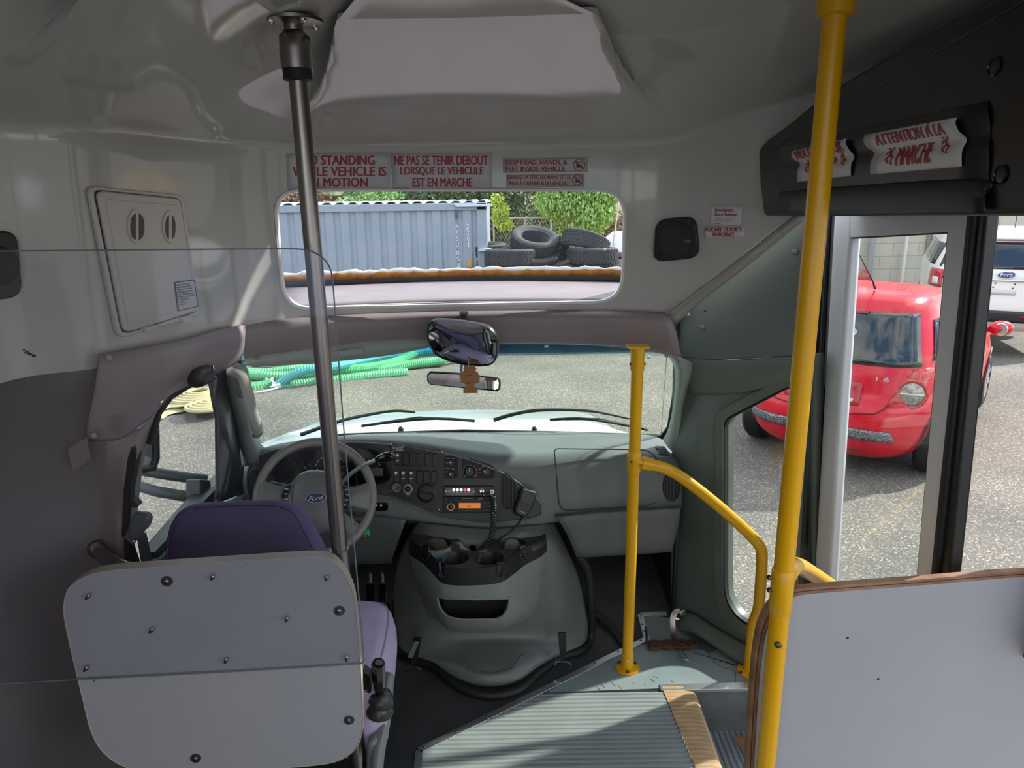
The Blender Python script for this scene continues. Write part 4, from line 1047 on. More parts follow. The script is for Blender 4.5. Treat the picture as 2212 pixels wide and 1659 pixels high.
# keys
kr = thing('key_ring', 'bunch of keys hanging from the ignition behind the wheel', 'keys', PD(776, 1115, 2.32))
KP = Pl(PD(776, 1120, 2.31), -CF)
MB().tube([KP.hit(p.x, p.y, .004) for p in ell(776, 1116, 8, 7, 20)], .0016, 6, closed=True).build('ring', M_['chrome'], kr, 60)
for k, (x, y, r, c) in enumerate(((776, 1124, 6, 'b07c42'), (772, 1132, 5, '8f6a3c'))):
    m_ = mat('brass_key', c, .35, .7)
    pp('key', ell(x, y, r, r) , KP, .003, m_, kr, lift=.006 - k * .004)
    pp('key', rrect(x - 2.2, y + 3, x + 2, y + 22, .5), KP, .003, m_, kr, lift=.006 - k * .004)
pp('paper_tag', roundpoly([(748, 1131), (763, 1118), (768, 1128), (760, 1142)], 1), KP, .001, mat('grey_tag', '8b8e90', .6), kr)
pp('red_tag', roundpoly([(765, 1128), (770, 1131), (770, 1148), (763, 1150), (760, 1143)], 2), KP, .002, mat('red_tag', 'b02030', .5), kr, lift=.002)
pp('white_tag', roundpoly([(768, 1126), (774, 1130), (772, 1148), (765, 1150)], 2), KP, .002, mat('white_tag', 'cfcaca', .5), kr, lift=.004)
gt = thing('key_tag', 'bright green key tag hanging below the wheel rim', 'key tag', PD(793, 1155, 2.34))
GP = Pl(PD(793, 1155, 2.33), -CF)
pp('tag', roundpoly([(795, 1141), (799, 1150), (798, 1158), (790, 1161), (786, 1156), (789, 1148)], 4), GP, .003, mat('green_tag', '35c077', .4), gt, bevel=.0006)
pp('hole', ell(792.5, 1157, 2, 2, 12), GP, .002, M_['gloss_black'], gt, lift=.0012)
pp('key', roundpoly([(784, 1159), (788, 1161), (794, 1168), (790, 1169)], 1), GP, .002, mat('brass_key', '8f6a3c', .35, .7), gt)

# ================================================================== engine cover, seal, latches, cup console
eng = thing('engine_cover', 'dark grey moulded engine cover between the seats under the dash', 'engine cover', PZ(1060, 1440, 0))
ec = [[(905, 1126, 2.32), (960, 1135, 2.27), (1055, 1143, 2.255), (1150, 1135, 2.27), (1196, 1128, 2.32)],
      [(880, 1165, 2.30), (945, 1165, 2.235), (1055, 1170, 2.22), (1170, 1165, 2.235), (1222, 1180, 2.31)],
      [(855, 1230, 2.29), (930, 1225, 2.21), (1055, 1230, 2.195), (1185, 1225, 2.21), (1252, 1250, 2.31)],
      [(848, 1300, 2.28), (920, 1300, 2.20), (1055, 1310, 2.185), (1190, 1300, 2.20), (1266, 1310, 2.30)],
      [(858, 1385, 2.22), (940, 1370, 2.19), (1055, 1372, 2.18), (1180, 1370, 2.19), (1268, 1370, 2.27)],
      [(880, 1412, 2.17), (955, 1408, 2.15), (1055, 1404, 2.135), (1160, 1400, 2.15), (1258, 1392, 2.23)],
      [(935, 1428, 2.125), (985, 1442, 2.08), (1060, 1452, 2.05), (1130, 1440, 2.08), (1222, 1408, 2.19)],
      [(950, 1440, 2.115), (1000, 1470, 2.055), (1062, 1483, 2.03), (1125, 1468, 2.055), (1180, 1428, 2.155)]]
MB().grid(loft([[PY(*p) for p in r] for r in ec], 6, 5)).build('shell', mat('engine_cover_plastic', '5f6562', .38, bump=.12, bscale=600), eng, 60, solid=.008)
MB().tube([PY(x, y, Y) for x, y, Y in ((993, 1425, 2.068), (1012, 1447, 2.045), (1060, 1457, 2.035), (1105, 1446, 2.045), (1128, 1415, 2.072))], .004, 6).build('press_line', mat('engine_cover_line', '565c59', .4), eng, 60)
sealp = [(845, 1300), (857, 1395), (880, 1420), (935, 1438), (955, 1455), (1000, 1488), (1060, 1502), (1120, 1490), (1160, 1455), (1210, 1420), (1255, 1405), (1276, 1375), (1276, 1300), (1268, 1230), (1248, 1200)]
spts = []
for x, y in sealp:
    if y > 1390: spts.append(PZ(x, y, .012))
    else: spts.append(PY(x, y, 2.29))
MB().tube(crom(spts, 4), .016, 8).build('rubber_seal', M_['rubber'], eng, 60)
def latch(x, y, tilt, label):
    t = thing('latch', label, 'latch', PZ(x, y + 30, .02), 'engine cover latches')
    Y = PZ(x, y + 36, .02).y - .012
    pl = plY(Y)
    pp('strap', roundpoly([(x - 8 + tilt, y - 32), (x + 9 + tilt, y - 32), (x + 7, y + 24), (x - 7, y + 24)], 4), pl, .012, M_['black'], t, bevel=.002)
    MB().tube([pl.hit(a, b, .004) for a, b in ((x - 18, y + 36), (x - 16, y + 28), (x - 6, y + 27), (x + 8, y + 28), (x + 14, y + 30), (x + 15, y + 36))], .0025, 6).build('wire_hook', M_['chrome'], t, 60)
    return t
l1 = latch(893, 1412, 8, 'black latch with wire hook on the left foot of the engine cover')
pp('pad', roundpoly([(895, 1386), (905, 1388), (891, 1422), (880, 1420)], 2), plY(PZ(893, 1448, .02).y - .03), .006, mat('grey_latch', '6b7375', .4), l1, bevel=.001)
latch(1217, 1400, -3, 'black latch with wire hook on the right foot of the engine cover')
# webbing strap on the mat
o = MB().tube(crom([PZ(1282, 1318, .02), PZ(1300, 1330, .025), PZ(1322, 1352, .02), PZ(1340, 1378, .012), PZ(1352, 1396, .01)], 4), (.002, .014), 8, flat=(0, 0, 1)).build('webbing_strap', mat('black_webbing', '1f2021', .7), None, 60)
tag(o, 'black webbing strap lying on the mat beside the engine cover', 'strap')
MB().tube([PZ(1276, 1316, .02), PZ(1284, 1318, .03), PZ(1286, 1326, .02)], .003, 6).build('hook', M_['chrome'], o, 60)

con = thing('cup_holder_console', 'grey console with four black cup holders on the engine cover', 'cup holder', PY(1035, 1360, 2.15))
# plan outline of the tray at z
ZT = PY(1030, 1213, 2.065).z
def T(x, y, z=None): return PZ(x, y, ZT if z is None else z)
out_px = [(890, 1153), (975, 1159), (1100, 1159), (1168, 1150), (1178, 1165), (1150, 1180), (1133, 1183), (1110, 1196), (1086, 1214), (1070, 1221), (1017, 1226), (965, 1224), (948, 1216), (925, 1189), (908, 1180), (888, 1166)]
top = [T(*p) for p in out_px]
CUPS = ((946, 1176, .046), (1107, 1176, .046), (982, 1206, .047), (1057, 1206, .047))
pocket = [T(*p) for p in roundpoly([(990, 1163), (1062, 1163), (1052, 1182), (1026, 1192), (1004, 1182)], 6)]
holes = [[T(x, y) + Vector((r * math.cos(2 * math.pi * k / 32), r * math.sin(2 * math.pi * k / 32), 0)) for k in range(32)] for x, y, r in CUPS]
rim_ = crom(top + [top[0]], 3)[:-1]
tv, tf = tess(rim_, holes + [pocket])
trm = MB().add(tv, tf); trm.grid([rim_, [p + Vector((0, 0, -.02)) for p in rim_]], True)
trm = trm.build('tray', mat('worn_black_tray', '303336', .42, col2='3e4144', nscale=16, namt=.5, bump=.1, bscale=300), con, 30)
for (x, y, r), h_ in zip(CUPS, holes):
    w_ = MB().lathe([(.001, -.062), (r * .80, -.061), (r * .86, -.056), (r * .97, -.002), (r, .0)], T(x, y), (0, 0, 1), 32, False).build('cup_well', M_['black'], con, 60)
    MB().tube(h_, .0022, 6, closed=True).build('cup_lip', M_['dark'], w_, 60)
pw_ = MB().grid([pocket, [p + Vector((0, 0, -.05)) for p in pocket]], True); pw_.f.append(tuple(range(len(pocket), 2 * len(pocket)))); pw_.build('pocket', M_['black'], con, 30)
pp('pocket_plug', rrect(1014, 1180, 1028, 1190, 2), plY(2.2), .01, M_['gloss_black'], con)
# grey skirt hanging from the tray
sk_top = [(884, 1190, 2.22), (890, 1201, 2.19), (916, 1218, 2.13), (937, 1240, 2.075), (962, 1261, 2.035), (1019, 1264, 2.022), (1076, 1259, 2.035), (1102, 1245, 2.075), (1135, 1219, 2.14), (1166, 1203, 2.19), (1181, 1188, 2.22)]
sk_mid = [(892, 1240, 2.22), (898, 1247, 2.19), (922, 1266, 2.13), (942, 1281, 2.075), (966, 1290, 2.035), (1022, 1293, 2.022), (1084, 1289, 2.035), (1112, 1276, 2.075), (1143, 1260, 2.14), (1166, 1248, 2.19), (1174, 1238, 2.22)]
sk_low = [(908, 1290, 2.215), (916, 1298, 2.19), (936, 1318, 2.14), (952, 1332, 2.09), (972, 1342, 2.055), (1030, 1345, 2.04), (1092, 1342, 2.055), (1122, 1325, 2.09), (1145, 1312, 2.14), (1160, 1300, 2.19), (1166, 1292, 2.215)]
sk_bot = [(918, 1322, 2.205), (930, 1332, 2.185), (950, 1344, 2.15), (966, 1356, 2.12), (980, 1362, 2.10), (1030, 1366, 2.095), (1080, 1362, 2.10), (1106, 1350, 2.12), (1128, 1340, 2.15), (1144, 1330, 2.185), (1154, 1322, 2.205)]
gs = loft([[PY(*p) for p in r] for r in (sk_top, sk_mid, sk_low, sk_bot)], 4, 5)
skb = MB().grid(gs).build('skirt', M_['console'], con, 60, solid=.005)
bake(skb, 60)
SP = plY(2.0)
slot = roundpoly([(944, 1289), (962, 1292), (1030, 1294), (1098, 1292), (1101, 1288), (1098, 1312), (1088, 1330), (1070, 1338), (1000, 1339), (966, 1333), (950, 1312)], [3, 0, 0, 0, 3, 5, 10, 6, 6, 12, 5], 4)
skb_t = BVHTree.FromPolygons([v.co.copy() for v in skb.data.vertices], [tuple(p.vertices) for p in skb.data.polygons])
cut(skb, MB().solid_between([plY(1.96).hit(*p) for p in slot], [plY(2.13).hit(*p) for p in slot]))
MB().prism([plY(2.10).hit(x, y) for x, y in rrect(958, 1282, 1090, 1336, 4)], (0, .004, 0)).build('bin_back', M_['rubber'], con)
sl_pts = []
for x, y in slot:
    v = ray(x, y).normalized(); h_, n_, i_, d_ = skb_t.ray_cast(C0, v)
    sl_pts.append((h_ if h_ is not None else PY(x, y, 2.04)) - v * .001)
MB().tube(sl_pts, .004, 6, closed=True).build('bin_rim', M_['console'], con, 60)
# dark tray front band over the skirt
bt = [(887, 1155, 2.225), (892, 1170, 2.19), (918, 1186, 2.13), (940, 1207, 2.072), (965, 1225, 2.032), (1017, 1227, 2.02), (1070, 1222, 2.032), (1098, 1206, 2.072), (1130, 1184, 2.14), (1166, 1168, 2.19), (1178, 1154, 2.225)]
gb = loft([[PY(x, y, Y - .001) for x, y, Y in bt], [PY(x, y, Y - .004) for x, y, Y in sk_top]], 4, 3)
bnd = MB().grid(gb).build('tray_band', M_['black'], con, 60, solid=.004); bake(bnd, 60)
for x, y, dx in ((919, 1200, 0), (1131, 1200, 0), (955, 1237, 0), (1080, 1236, 0)):
    def on_band(a, b_, l=.004):
        v = ray(a, b_); q = min((q for r in gb for q in r), key=lambda q: ((q - C0).cross(v)).length)
        return C0 + v * ((q - C0).dot(CF)) - v.normalized() * l
    sl_ = roundpoly([(x - 7, y - 22), (x + 7, y - 22), (x + 7, y + 7), (x, y + 12), (x - 7, y + 7)], 4, 4)
    MB().prism([on_band(a, b_) for a, b_ in sl_], (0, .003, 0)).build('handle_notch', M_['gloss_black'], con, 0)
    MB().tube([on_band(a, b_, .005) for a, b_ in sl_[8:]], .0016, 5).build('notch_lip', M_['dark'], con, 60)

# ================================================================== driver seat, lever, belt
seat = thing('driver_seat', 'driver seat with purple fabric back and cushion painted sunlit lilac', 'seat', PZ(640, 1640, 0) + Vector((0, .3, 0)))
def pad(rows, name, m, th, parent=seat, sub=0):
    return MB().grid(loft([[PY(*p) for p in r] for r in rows], 5, 5)).build(name, m, parent, 60, solid=th)
bk = [[(357, 1215, 1.62), (356, 1190, 1.60), (362, 1140, 1.60), (385, 1102, 1.63), (420, 1088, 1.66), (520, 1082, 1.67), (600, 1083, 1.67), (640, 1100, 1.65), (668, 1140, 1.62), (684, 1180, 1.60), (690, 1215, 1.62)]]
# back cushion as a closed puffy slab: outline grown inwards
bo = [(357, 1420), (356, 1200), (360, 1150), (372, 1115), (398, 1092), (440, 1085), (520, 1081), (585, 1081), (620, 1087), (645, 1104), (664, 1140), (684, 1180), (692, 1220), (700, 1420)]
bo = crom([Vector((x, y, 0)) for x, y in bo], 3)
SBP = Pl.pts(PY(520, 1085, 1.66), PY(400, 1300, 1.56), PY(640, 1300, 1.56))
rws = []
cx, cy = 525, 1290
for f, h in ((.90, -.115), (.97, -.10), (1.0, -.06), (1.0, -.03), (.985, -.008), (.94, .004), (.88, .010), (.6, .012), (.03, .012)):
    rws.append([SBP.hit(cx + (p.x - cx) * (f if h < 0 else f), cy + (p.y - cy) * f, h) for p in bo])
MB().grid(rws).build('backrest', M_['purple'], seat, 60)
MB().tube([SBP.hit(p.x * .955 + 525 * .045, p.y * .945 + 1290 * .055, .010) for p in bo], .0012, 5).build('seam', mat('purple_seam', '262040', .9), seat, 60)
# cushion seen at the right of the partition
zc = .40
co_ = [(-.86, 1.52), (-.86, 1.86), (-.82, 1.92), (-.62, 1.945), (-.43, 1.935), (-.365, 1.89), (-.345, 1.74), (-.345, 1.60), (-.37, 1.50)]
co_ = crom([Vector((x, y, 0)) for x, y in co_ + co_[:1]], 4)[:-1]
rws = []
cc_ = Vector((-.6, 1.73, 0))
for f, z in ((.86, .20), (.97, .24), (1.0, .30), (1.0, .345), (.97, .385), (.90, .41), (.82, .418), (.4, .420), (.02, .42)):
    rws.append([cc_ + (p - cc_) * f + Vector((0, 0, z)) for p in co_])
MB().grid(rws, True).build('cushion', M_['lilac'], seat, 60)
MB().tube([cc_ + (p - cc_) * .93 + Vector((0, 0, .405)) for p in co_], .0016, 5, closed=True).build('piping', mat('lilac_piping', 'a49bb8', .8), seat, 60)
MB().box((-.6, 1.73, .10), (.36, .40, .20)).build('pedestal', M_['black'], seat, 35, bevel=.01)
pp('side_cover', roundpoly([(782, 1450), (800, 1462), (802, 1495), (790, 1512), (780, 1512)], 5), plY(1.52), .03, M_['black'], seat, bevel=.003)
# seat base console with the hand lever
hb = thing('parking_brake', 'black hand lever with rubber boot on a grey base beside the driver seat', 'hand brake', PZ(800, 1650, 0) + Vector((0, .1, 0)))
pl = plY(1.50)
tray = [[(842, 1452, 1.60), (838, 1500, 1.57), (836, 1560, 1.54), (822, 1620, 1.50), (812, 1700, 1.46)], [(833, 1452, 1.585), (828, 1500, 1.555), (822, 1570, 1.52), (806, 1625, 1.48), (796, 1700, 1.44)], [(824, 1470, 1.60), (812, 1540, 1.56), (800, 1600, 1.50), (780, 1608, 1.47), (778, 1700, 1.42)]]
tray = [[(834, 1455, 1.62), (842, 1453, 1.60), (846, 1462, 1.60)], [(826, 1500, 1.57), (834, 1500, 1.555), (845, 1500, 1.57)], [(818, 1560, 1.53), (830, 1560, 1.52), (839, 1560, 1.54)], [(812, 1600, 1.49), (822, 1600, 1.48), (831, 1600, 1.50)], [(806, 1640, 1.46), (815, 1640, 1.45), (825, 1640, 1.47)], [(804, 1700, 1.42), (812, 1700, 1.41), (820, 1700, 1.43)]]
MB().grid(loft([[PY(*p) for p in r] for r in tray], 4, 4)).build('base', mat('grey_lever_base', '767c7d', .4), hb, 60, solid=.012)
MB().prism([PY(x, y, 1.47) for x, y in ((792, 1606), (815, 1600), (818, 1700), (790, 1700))], (0, .1, 0)).build('base_front', mat('grey_lever_base', '767c7d', .4), hb, 35, bevel=.01)
MB().prism([PY(x, y, 1.53) for x, y in ((780, 1548), (820, 1545), (818, 1605), (775, 1610))], (0, .02, 0)).build('tray_hollow', M_['gloss_black'], hb)
MB().grid([[PY(x, y, Y) for x, y, Y in ((800, 1548, 1.53), (810, 1552, 1.50), (828, 1552, 1.495), (841, 1546, 1.52))], [PY(x, y, Y) for x, y, Y in ((800, 1532, 1.53), (810, 1534, 1.495), (828, 1535, 1.49), (842, 1528, 1.52))]]).build('rim_lip', M_['dashlow'], hb, 60, solid=.01)
btp = [(820, 1540, .034), (821, 1530, .035), (822, 1521, .027), (823, 1516, .032), (826, 1506, .028), (826, 1499, .021), (822, 1494, .014)]
MB().tube([PY(x, y, 1.515 - .0 * y) for x, y, r in btp], [r for x, y, r in btp], 16).build('boot', mat('soft_black_boot', '2a2d2d', .35), hb, 60)
MB().tube([PY(821, 1500, 1.515), PY(818, 1470, 1.50), PY(817, 1436, 1.48), PY(817, 1432, 1.478)], [.012, .0165, .0175, .0155], 8).build('grip', M_['gloss_black'], hb, 30)
MB().lathe([(.011, 0), (.010, .003)], PY(819, 1432, 1.478), (0, 0, 1), 12).build('button', mat('reddish_glint', '2a1614', .4), hb)  # reddish highlight on the grip end, put into the dark colour
# seat belt on the pillar
sb = thing('seat_belt', 'black seat belt with grey guide on the driver pillar', 'seat belt', PY(290, 1180, 1.6))
MB().prism([PY(x, y, 1.60) for x, y in roundpoly([(283, 966), (290, 966), (291, 980), (284, 1060), (276, 1140), (268, 1160), (262, 1160), (266, 1060), (275, 990)], 3)], (0, .012, 0)).build('slide_rail', M_['black'], sb, 35, bevel=.002)
MB().prism([PY(x, y, 1.585) for x, y in roundpoly([(303, 975), (301, 985), (289, 1050), (287, 1085), (280, 1090), (284, 1040), (292, 1000)], 3)], (0, .008, 0)).build('webbing', mat('blue_grey_webbing', '2e3136', .7), sb, 35)
MB().prism([PY(x, y, 1.57) for x, y in roundpoly([(282, 1078), (290, 1080), (300, 1092), (296, 1097), (284, 1098)], 3)], (0, .02, 0)).build('height_button', M_['dark'], sb, 35, bevel=.003)
MB().prism([PY(x, y, 1.565) for x, y in roundpoly([(285, 1110), (318, 1112), (324, 1125), (318, 1142), (306, 1152), (300, 1168), (284, 1172), (276, 1160), (278, 1135)], 8)], (0, .022, 0)).build('guide_cover', mat('grey_belt_cover', '53585a', .45), sb, 35, bevel=.006)
MB().prism([PY(x, y, 1.575) for x, y in ((296, 1165), (314, 1150), (338, 1260), (312, 1260))], (0, .004, 0)).build('webbing', mat('grey_webbing', '4a4f52', .7), sb, 0)
MB().prism([PY(x, y, 1.58) for x, y in ((268, 1160), (288, 1178), (300, 1215), (304, 1260), (278, 1260), (268, 1190))], (0, .006, 0)).build('webbing', M_['black'], sb, 0)
MB().ball(PY(288, 1170, 1.562), (.006, .004, .006)).build('anchor_bolt', M_['chrome'], sb, 60)

# ================================================================== stainless pole with side rail, partition, clear shield
PYL = 1.49
pole = thing('grab_pole', 'brushed steel pole from ceiling to floor behind the driver seat', 'grab pole', PZ(772, 1700, 0))
pt = PY(632, 26, PYL); pb = Vector((PY(735, 1190, PYL).x, PYL, 0))
pt.x = PY(640, 130, PYL).x; 
def polex(z): return pb.lerp(Vector((pt.x, PYL, pt.z)), z / pt.z)
RP = .0180
MB().tube([polex(0), polex(pt.z + .03)], RP, 24).build('tube', M_['steel'], pole, 60)
_cb = BVHTree.FromPolygons([v.co.copy() for ob in (bpy.data.objects['ceiling'], cap) for v in ob.data.vertices],
    [tuple(i + k for i in p.vertices) for ob, k in ((bpy.data.objects['ceiling'], 0), (cap, len(bpy.data.objects['ceiling'].data.vertices))) for p in ob.data.polygons])
_h = _cb.ray_cast(Vector((pt.x, PYL, 1.7)), Vector((0, 0, 1)))[0]
zt = min(pt.z, _h.z - .010)
MB().lathe([(.056, 0), (.056, -.006), (.03, -.010)], polex(zt + .008), (0, 0, 1), 28).build('ceiling_flange', M_['steel'], pole, 40)
MB().lathe([(.019, -.012), (.0285, -.022), (.030, -.045), (.0295, -.080), (.0185, -.082)], polex(zt), (0, 0, 1), 24).build('collar', M_['steel'], pole, 50)
MB().lathe([(.0275, -.080), (.0275, -.100), (.0185, -.102)], polex(zt), (0, 0, 1), 24).build('rubber_ring', M_['rubber'], pole, 40)
for k in range(4):
    a = .7 + k * math.pi / 2
    MB().lathe([(.007, 0), (.007, -.004), (.004, -.008)], polex(zt + .002) + Vector((.044 * math.cos(a), .044 * math.sin(a), 0)), (0, 0, 1), 10).build('bolt', M_['chrome'], pole)
zj = PY(737, 1190, PYL).z
MB().tube([polex(zj + .005), polex(zj - .10)], RP * 1.16, 24).build('sleeve', M_['steel'], pole, 50)
zl2 = PY(760, 1600, PYL).z
MB().tube([polex(zl2 + .03), polex(zl2 - .05)], RP * 1.14, 24).build('sleeve', M_['steel'], pole, 50)
elbow = crom([polex(zj - .045), PY(712, 1208, PYL), PY(688, 1211, PYL), PY(560, 1217, PYL + .0), PY(420, 1223, PYL), PY(300, 1230, PYL + .02), PY(255, 1222, 1.50), PY(222, 1198, 1.58), PY(205, 1180, 1.63)], 5)
MB().tube(elbow, .0165, 14).build('side_rail', M_['steel'], pole, 60)
ax = (elbow[-1] - elbow[-4]).normalized()
MB().lathe([(.034, .02), (.034, .012), (.024, .008), (.022, -.03)], elbow[-1], ax, 22).build('wall_flange', M_['steel'], pole, 40)
MB().lathe([(.004, 0), (.003, -.004)], elbow[-1] + ax * .012 + Vector((0, -.01, .024)), ax, 8).build('bolt', M_['chrome'], pole)
MB().lathe([(.006, 0), (.004, .004)], PY(219, 1194, 1.565), (-.3, -.6, 1), 10).build('bolt', M_['chrome'], pole)
# white partition panel, tilted a little in plan like in the bus
PAL = Pl.pts(PY(390, 1222, 1.395), PZ(640, 1205, PY(390, 1222, 1.395).z), Vector((PY(390, 1222, 1.395).x, 1.395, .2)))
part = thing('partition_panel', 'grey white partition panel with screws behind the driver seat', 'partition panel', PAL.hit(470, 1650))
po = roundpoly([(140, 1243), (700, 1200), (792, 1660), (240, 1690)], [0, 0, 0, 0], 1)
po = crom([Vector((x, y, 0)) for x, y in ((141, 1292), (152, 1268), (186, 1246), (240, 1233), (400, 1221), (560, 1210), (660, 1204), (704, 1206), (730, 1222), (752, 1256), (764, 1290), (770, 1340), (778, 1440), (782, 1520), (783, 1570), (770, 1612), (735, 1640), (680, 1652), (560, 1660), (330, 1664), (270, 1655), (225, 1625), (198, 1580), (180, 1510), (150, 1385), (139, 1325), (141, 1292))], 3)[:-1]
po = [(p.x, p.y) for p in po]
MB().prism([PAL.hit(*p) for p in po], -PAL.n * .016).build('board', M_['laminate'], part, 30)
MB().frame([PAL.hit(p[0], p[1], .0015) for p in [(462 + (x - 462) * 1.006, 1440 + (y - 1440) * 1.007) for x, y in po]], [PAL.hit(p[0], p[1], .0015) for p in po], -PAL.n * .030).build('edge_trim', M_['edge'], part, 30, bevel=.001)
for x, y in ((361, 1255), (733, 1319), (754, 1555), (423, 1637)):
    b = MB().lathe([(.0125, 0), (.0120, .0018), (.0065, .002)], PAL.hit(x, y, .0005), PAL.n, 22).build('washer', mat('bolt_washer', '6d6a69', .35, .9), part, 40)
    MB().lathe([(.0068, 0), (.0062, .003), (.0035, .0045)], PAL.hit(x, y, .0025), PAL.n, 14).build('bolt_head', mat('bolt_head', '8b8785', .25, 1.0), b, 40)
    MB().lathe([(.0022, .0), (.0022, .0006)], PAL.hit(x, y, .0068), PAL.n, 4).build('drive_socket', M_['gloss_black'], b)
for x, y in ((520, 1262), (420, 1290), (300, 1400), (580, 1420), (690, 1310), (345, 1270)):
    pass
mb = MB(); random.seed(9)
for _ in range(14):
    x, y = random.uniform(190, 740), random.uniform(1235, 1470)
    mb.lathe([(random.uniform(.0006, .0016), 0), (.0004, .0003)], PAL.hit(x, y, .0002), PAL.n, 6)
for _ in range(14):
    x = random.gauss(545, 45); mb.lathe([(random.uniform(.0004, .0013), 0), (.0003, .0003)], PAL.hit(x, 1214.5 + (560 - x) * .07 + random.uniform(0, 5), .0002), PAL.n, 5)
o = mb.build('scuffs', mat('dark_scuff', '66666c', .8), part, 0); o['kind'] = 'stuff'
# clear acrylic shield on stand-off screws
SHP = Pl(PAL.p + PAL.n * .009, PAL.n)
shd = thing('clear_shield', 'clear acrylic shield screwed in front of the partition panel', 'clear screen', SHP.hit(500, 1470))
so_ = crom([Vector((x, y, 0)) for x, y in ((-60, 543), (300, 540), (560, 538), (640, 538), (672, 543), (700, 560), (716, 590), (721, 640), (730, 760), (745, 960), (765, 1180), (785, 1400), (787, 1425), (780, 1433), (760, 1436), (500, 1452), (-60, 1481))], 3)
so_ = [(p.x, p.y) for p in so_]
MB().prism([SHP.hit(*p) for p in so_], -SHP.n * .0045).build('sheet', M_['acrylic'], shd, 0)
MB().tube([SHP.hit(p[0], p[1], -.002) for p in so_], .0016, 6).build('sheet_edge', M_['acrylic_edge'], shd, 60)
for x, y in ((191, 1287), (460, 1246), (706, 1247), (328, 1360), (620, 1336), (187, 1442), (489, 1425), (749, 1420), (208, 1464)):
    s_ = MB().tube([PAL.hit(x, y, 0), PAL.hit(x, y, .0125)], .0028 if y != 1464 else .001, 8).build('screw', M_['bolt'], shd, 50)
    if y != 1464: MB().lathe([(.0048, 0), (.0046, .0022), (.0025, .0038)], SHP.hit(x, y, .001), SHP.n, 12).build('screw_head', mat('screw_head', '8b8888', .25, 1.0), s_, 40)

# ================================================================== yellow poles and rails
YM = M_['yellow']
py = thing('grab_pole', 'thick yellow pole in front of the right hand partition panel', 'grab pole', PZ(1640, 1750, 0))
YR = 1.26
xt, xb = PY(1806, 10, YR), PY(1655, 1640, YR)
def rpole(z): return xb + (xt - xb) * ((z - xb.z) / (xt.z - xb.z))
MB().tube([rpole(-.0), rpole(1.925)], .0192, 26).build('tube', YM, py, 60)
MB().lathe([(.03, .01), (.03, -.015), (.0195, -.018)], rpole(xt.z), (0, 0, 1), 24).build('collar', YM, py, 40)
z1, z2 = PY(1690, 1228, YR).z, PY(1680, 1322, YR).z
MB().tube([rpole(z1), rpole(z1 - .004), rpole(z2 + .004), rpole(z2)], [.0196, .0222, .0222, .0196], 26).build('sleeve', YM, py, 35)
bb = MB().lathe([(.0068, -.004), (.0062, .004), (.0035, .0062)], PY(1681, 1393, YR - .0195), (0, -1, 0), 18).build('bolt', M_['bolt'], py, 40)
for x, y in ((1663, 1247), (1663, 1274), (1712, 1255)):
    MB().lathe([(.0055, 0), (.0045, .005)], PY(x, y, YR), (-1 if x < 1690 else 1, -.3, 0), 10).build('bolt', M_['bolt'], py, 40)
MB().tube(crom([PY(1690, 1268, YR), PY(1705, 1234, 1.30), PY(1722, 1222, 1.40), PY(1755, 1240, 1.5), PY(1800, 1270, 1.58), PY(1850, 1306, 1.64)], 5), .0185, 16).build('side_rail', YM, py, 60)
rail = thing('entry_handrail', 'yellow handrail post with sloping arm beside the entry step', 'handrail', PZ(1355, 1440, 0))
pb2 = PZ(1355, 1443, 0); pt2 = PY(1378, 748, pb2.y)
MB().tube([pb2, pt2], .0185, 22).build('post', YM, rail, 60)
def rpost(y): 
    p = PY(1378 + (y - 748) / 695 * -23, y, pb2.y); return pb2.lerp(pt2, (p.z) / pt2.z)
MB().lathe([(.042, 0), (.041, .006), (.021, .012), (.021, .058), (.0188, .06)], pb2, (0, 0, 1), 26).build('floor_flange', YM, rail, 40)
for k in range(3):
    a = .4 + k * 2.09
    MB().lathe([(.007, 0), (.005, .006)], pb2 + Vector((.032 * math.cos(a), .032 * math.sin(a), .006)), (0, 0, 1), 8).build('bolt', M_['rust'], rail, 40)
MB().lathe([(.004, .018), (.004, .024)], pb2 + Vector((0, 0, .045)), (-.1, -1, 0), 10).build('set_screw', M_['chrome'], rail)
MB().tube([pt2 + Vector((0, 0, -.005)), pt2 + Vector((0, 0, -.02)), pt2 + Vector((0, 0, -.075))], [.022, .0215, .0215], 22).build('top_sleeve', YM, rail, 40)
MB().box(pt2 + Vector((0, 0, 0)), (.065, .05, .006)).build('top_plate', YM, rail, 35, bevel=.001)
for s in (-1, 1):
    MB().lathe([(.005, .018), (.004, .025)], pt2 + Vector((0, 0, -.055)), (s, -.2, 0), 10).build('set_screw', M_['bolt'], rail)
tj = rpost(997)
MB().tube([rpost(974), rpost(978), rpost(1018), rpost(1022)], [.019, .0222, .0222, .019], 22).build('tee_sleeve', YM, rail, 40)
Yb = pb2.y
arm = crom([tj, PY(1395, 1002, Yb), PY(1425, 1008, Yb), PY(1450, 1018, Yb), PY(1475, 1033, Yb - .01), PY(1530, 1075, Yb - .02), PY(1585, 1122, Yb - .03), PY(1625, 1160, Yb - .04), PY(1642, 1182, Yb - .045), PY(1646, 1208, Yb - .045), PY(1641, 1290, Yb - .045), PY(1637, 1320, Yb - .045), PY(1628, 1345, Yb - .045), PY(1624, 1380, Yb - .05), PZ(1617, 1450, 0)], 5)
MB().tube(arm, .0185, 18).build('arm', YM, rail, 60)
MB().tube([PY(1386, 1000, Yb), PY(1408, 1004, Yb)], .0215, 18).build('tee_sleeve', YM, rail, 40)
MB().lathe([(.004, 0), (.003, .004)], PY(1384, 1005, Yb - .022), (0, -1, .1), 10).build('set_screw', M_['chrome'], rail)
MB().lathe([(.004, 0), (.003, .004)], PY(1364, 998, Yb - .022), (0, -1, .1), 10).build('set_screw', M_['rust'], rail)
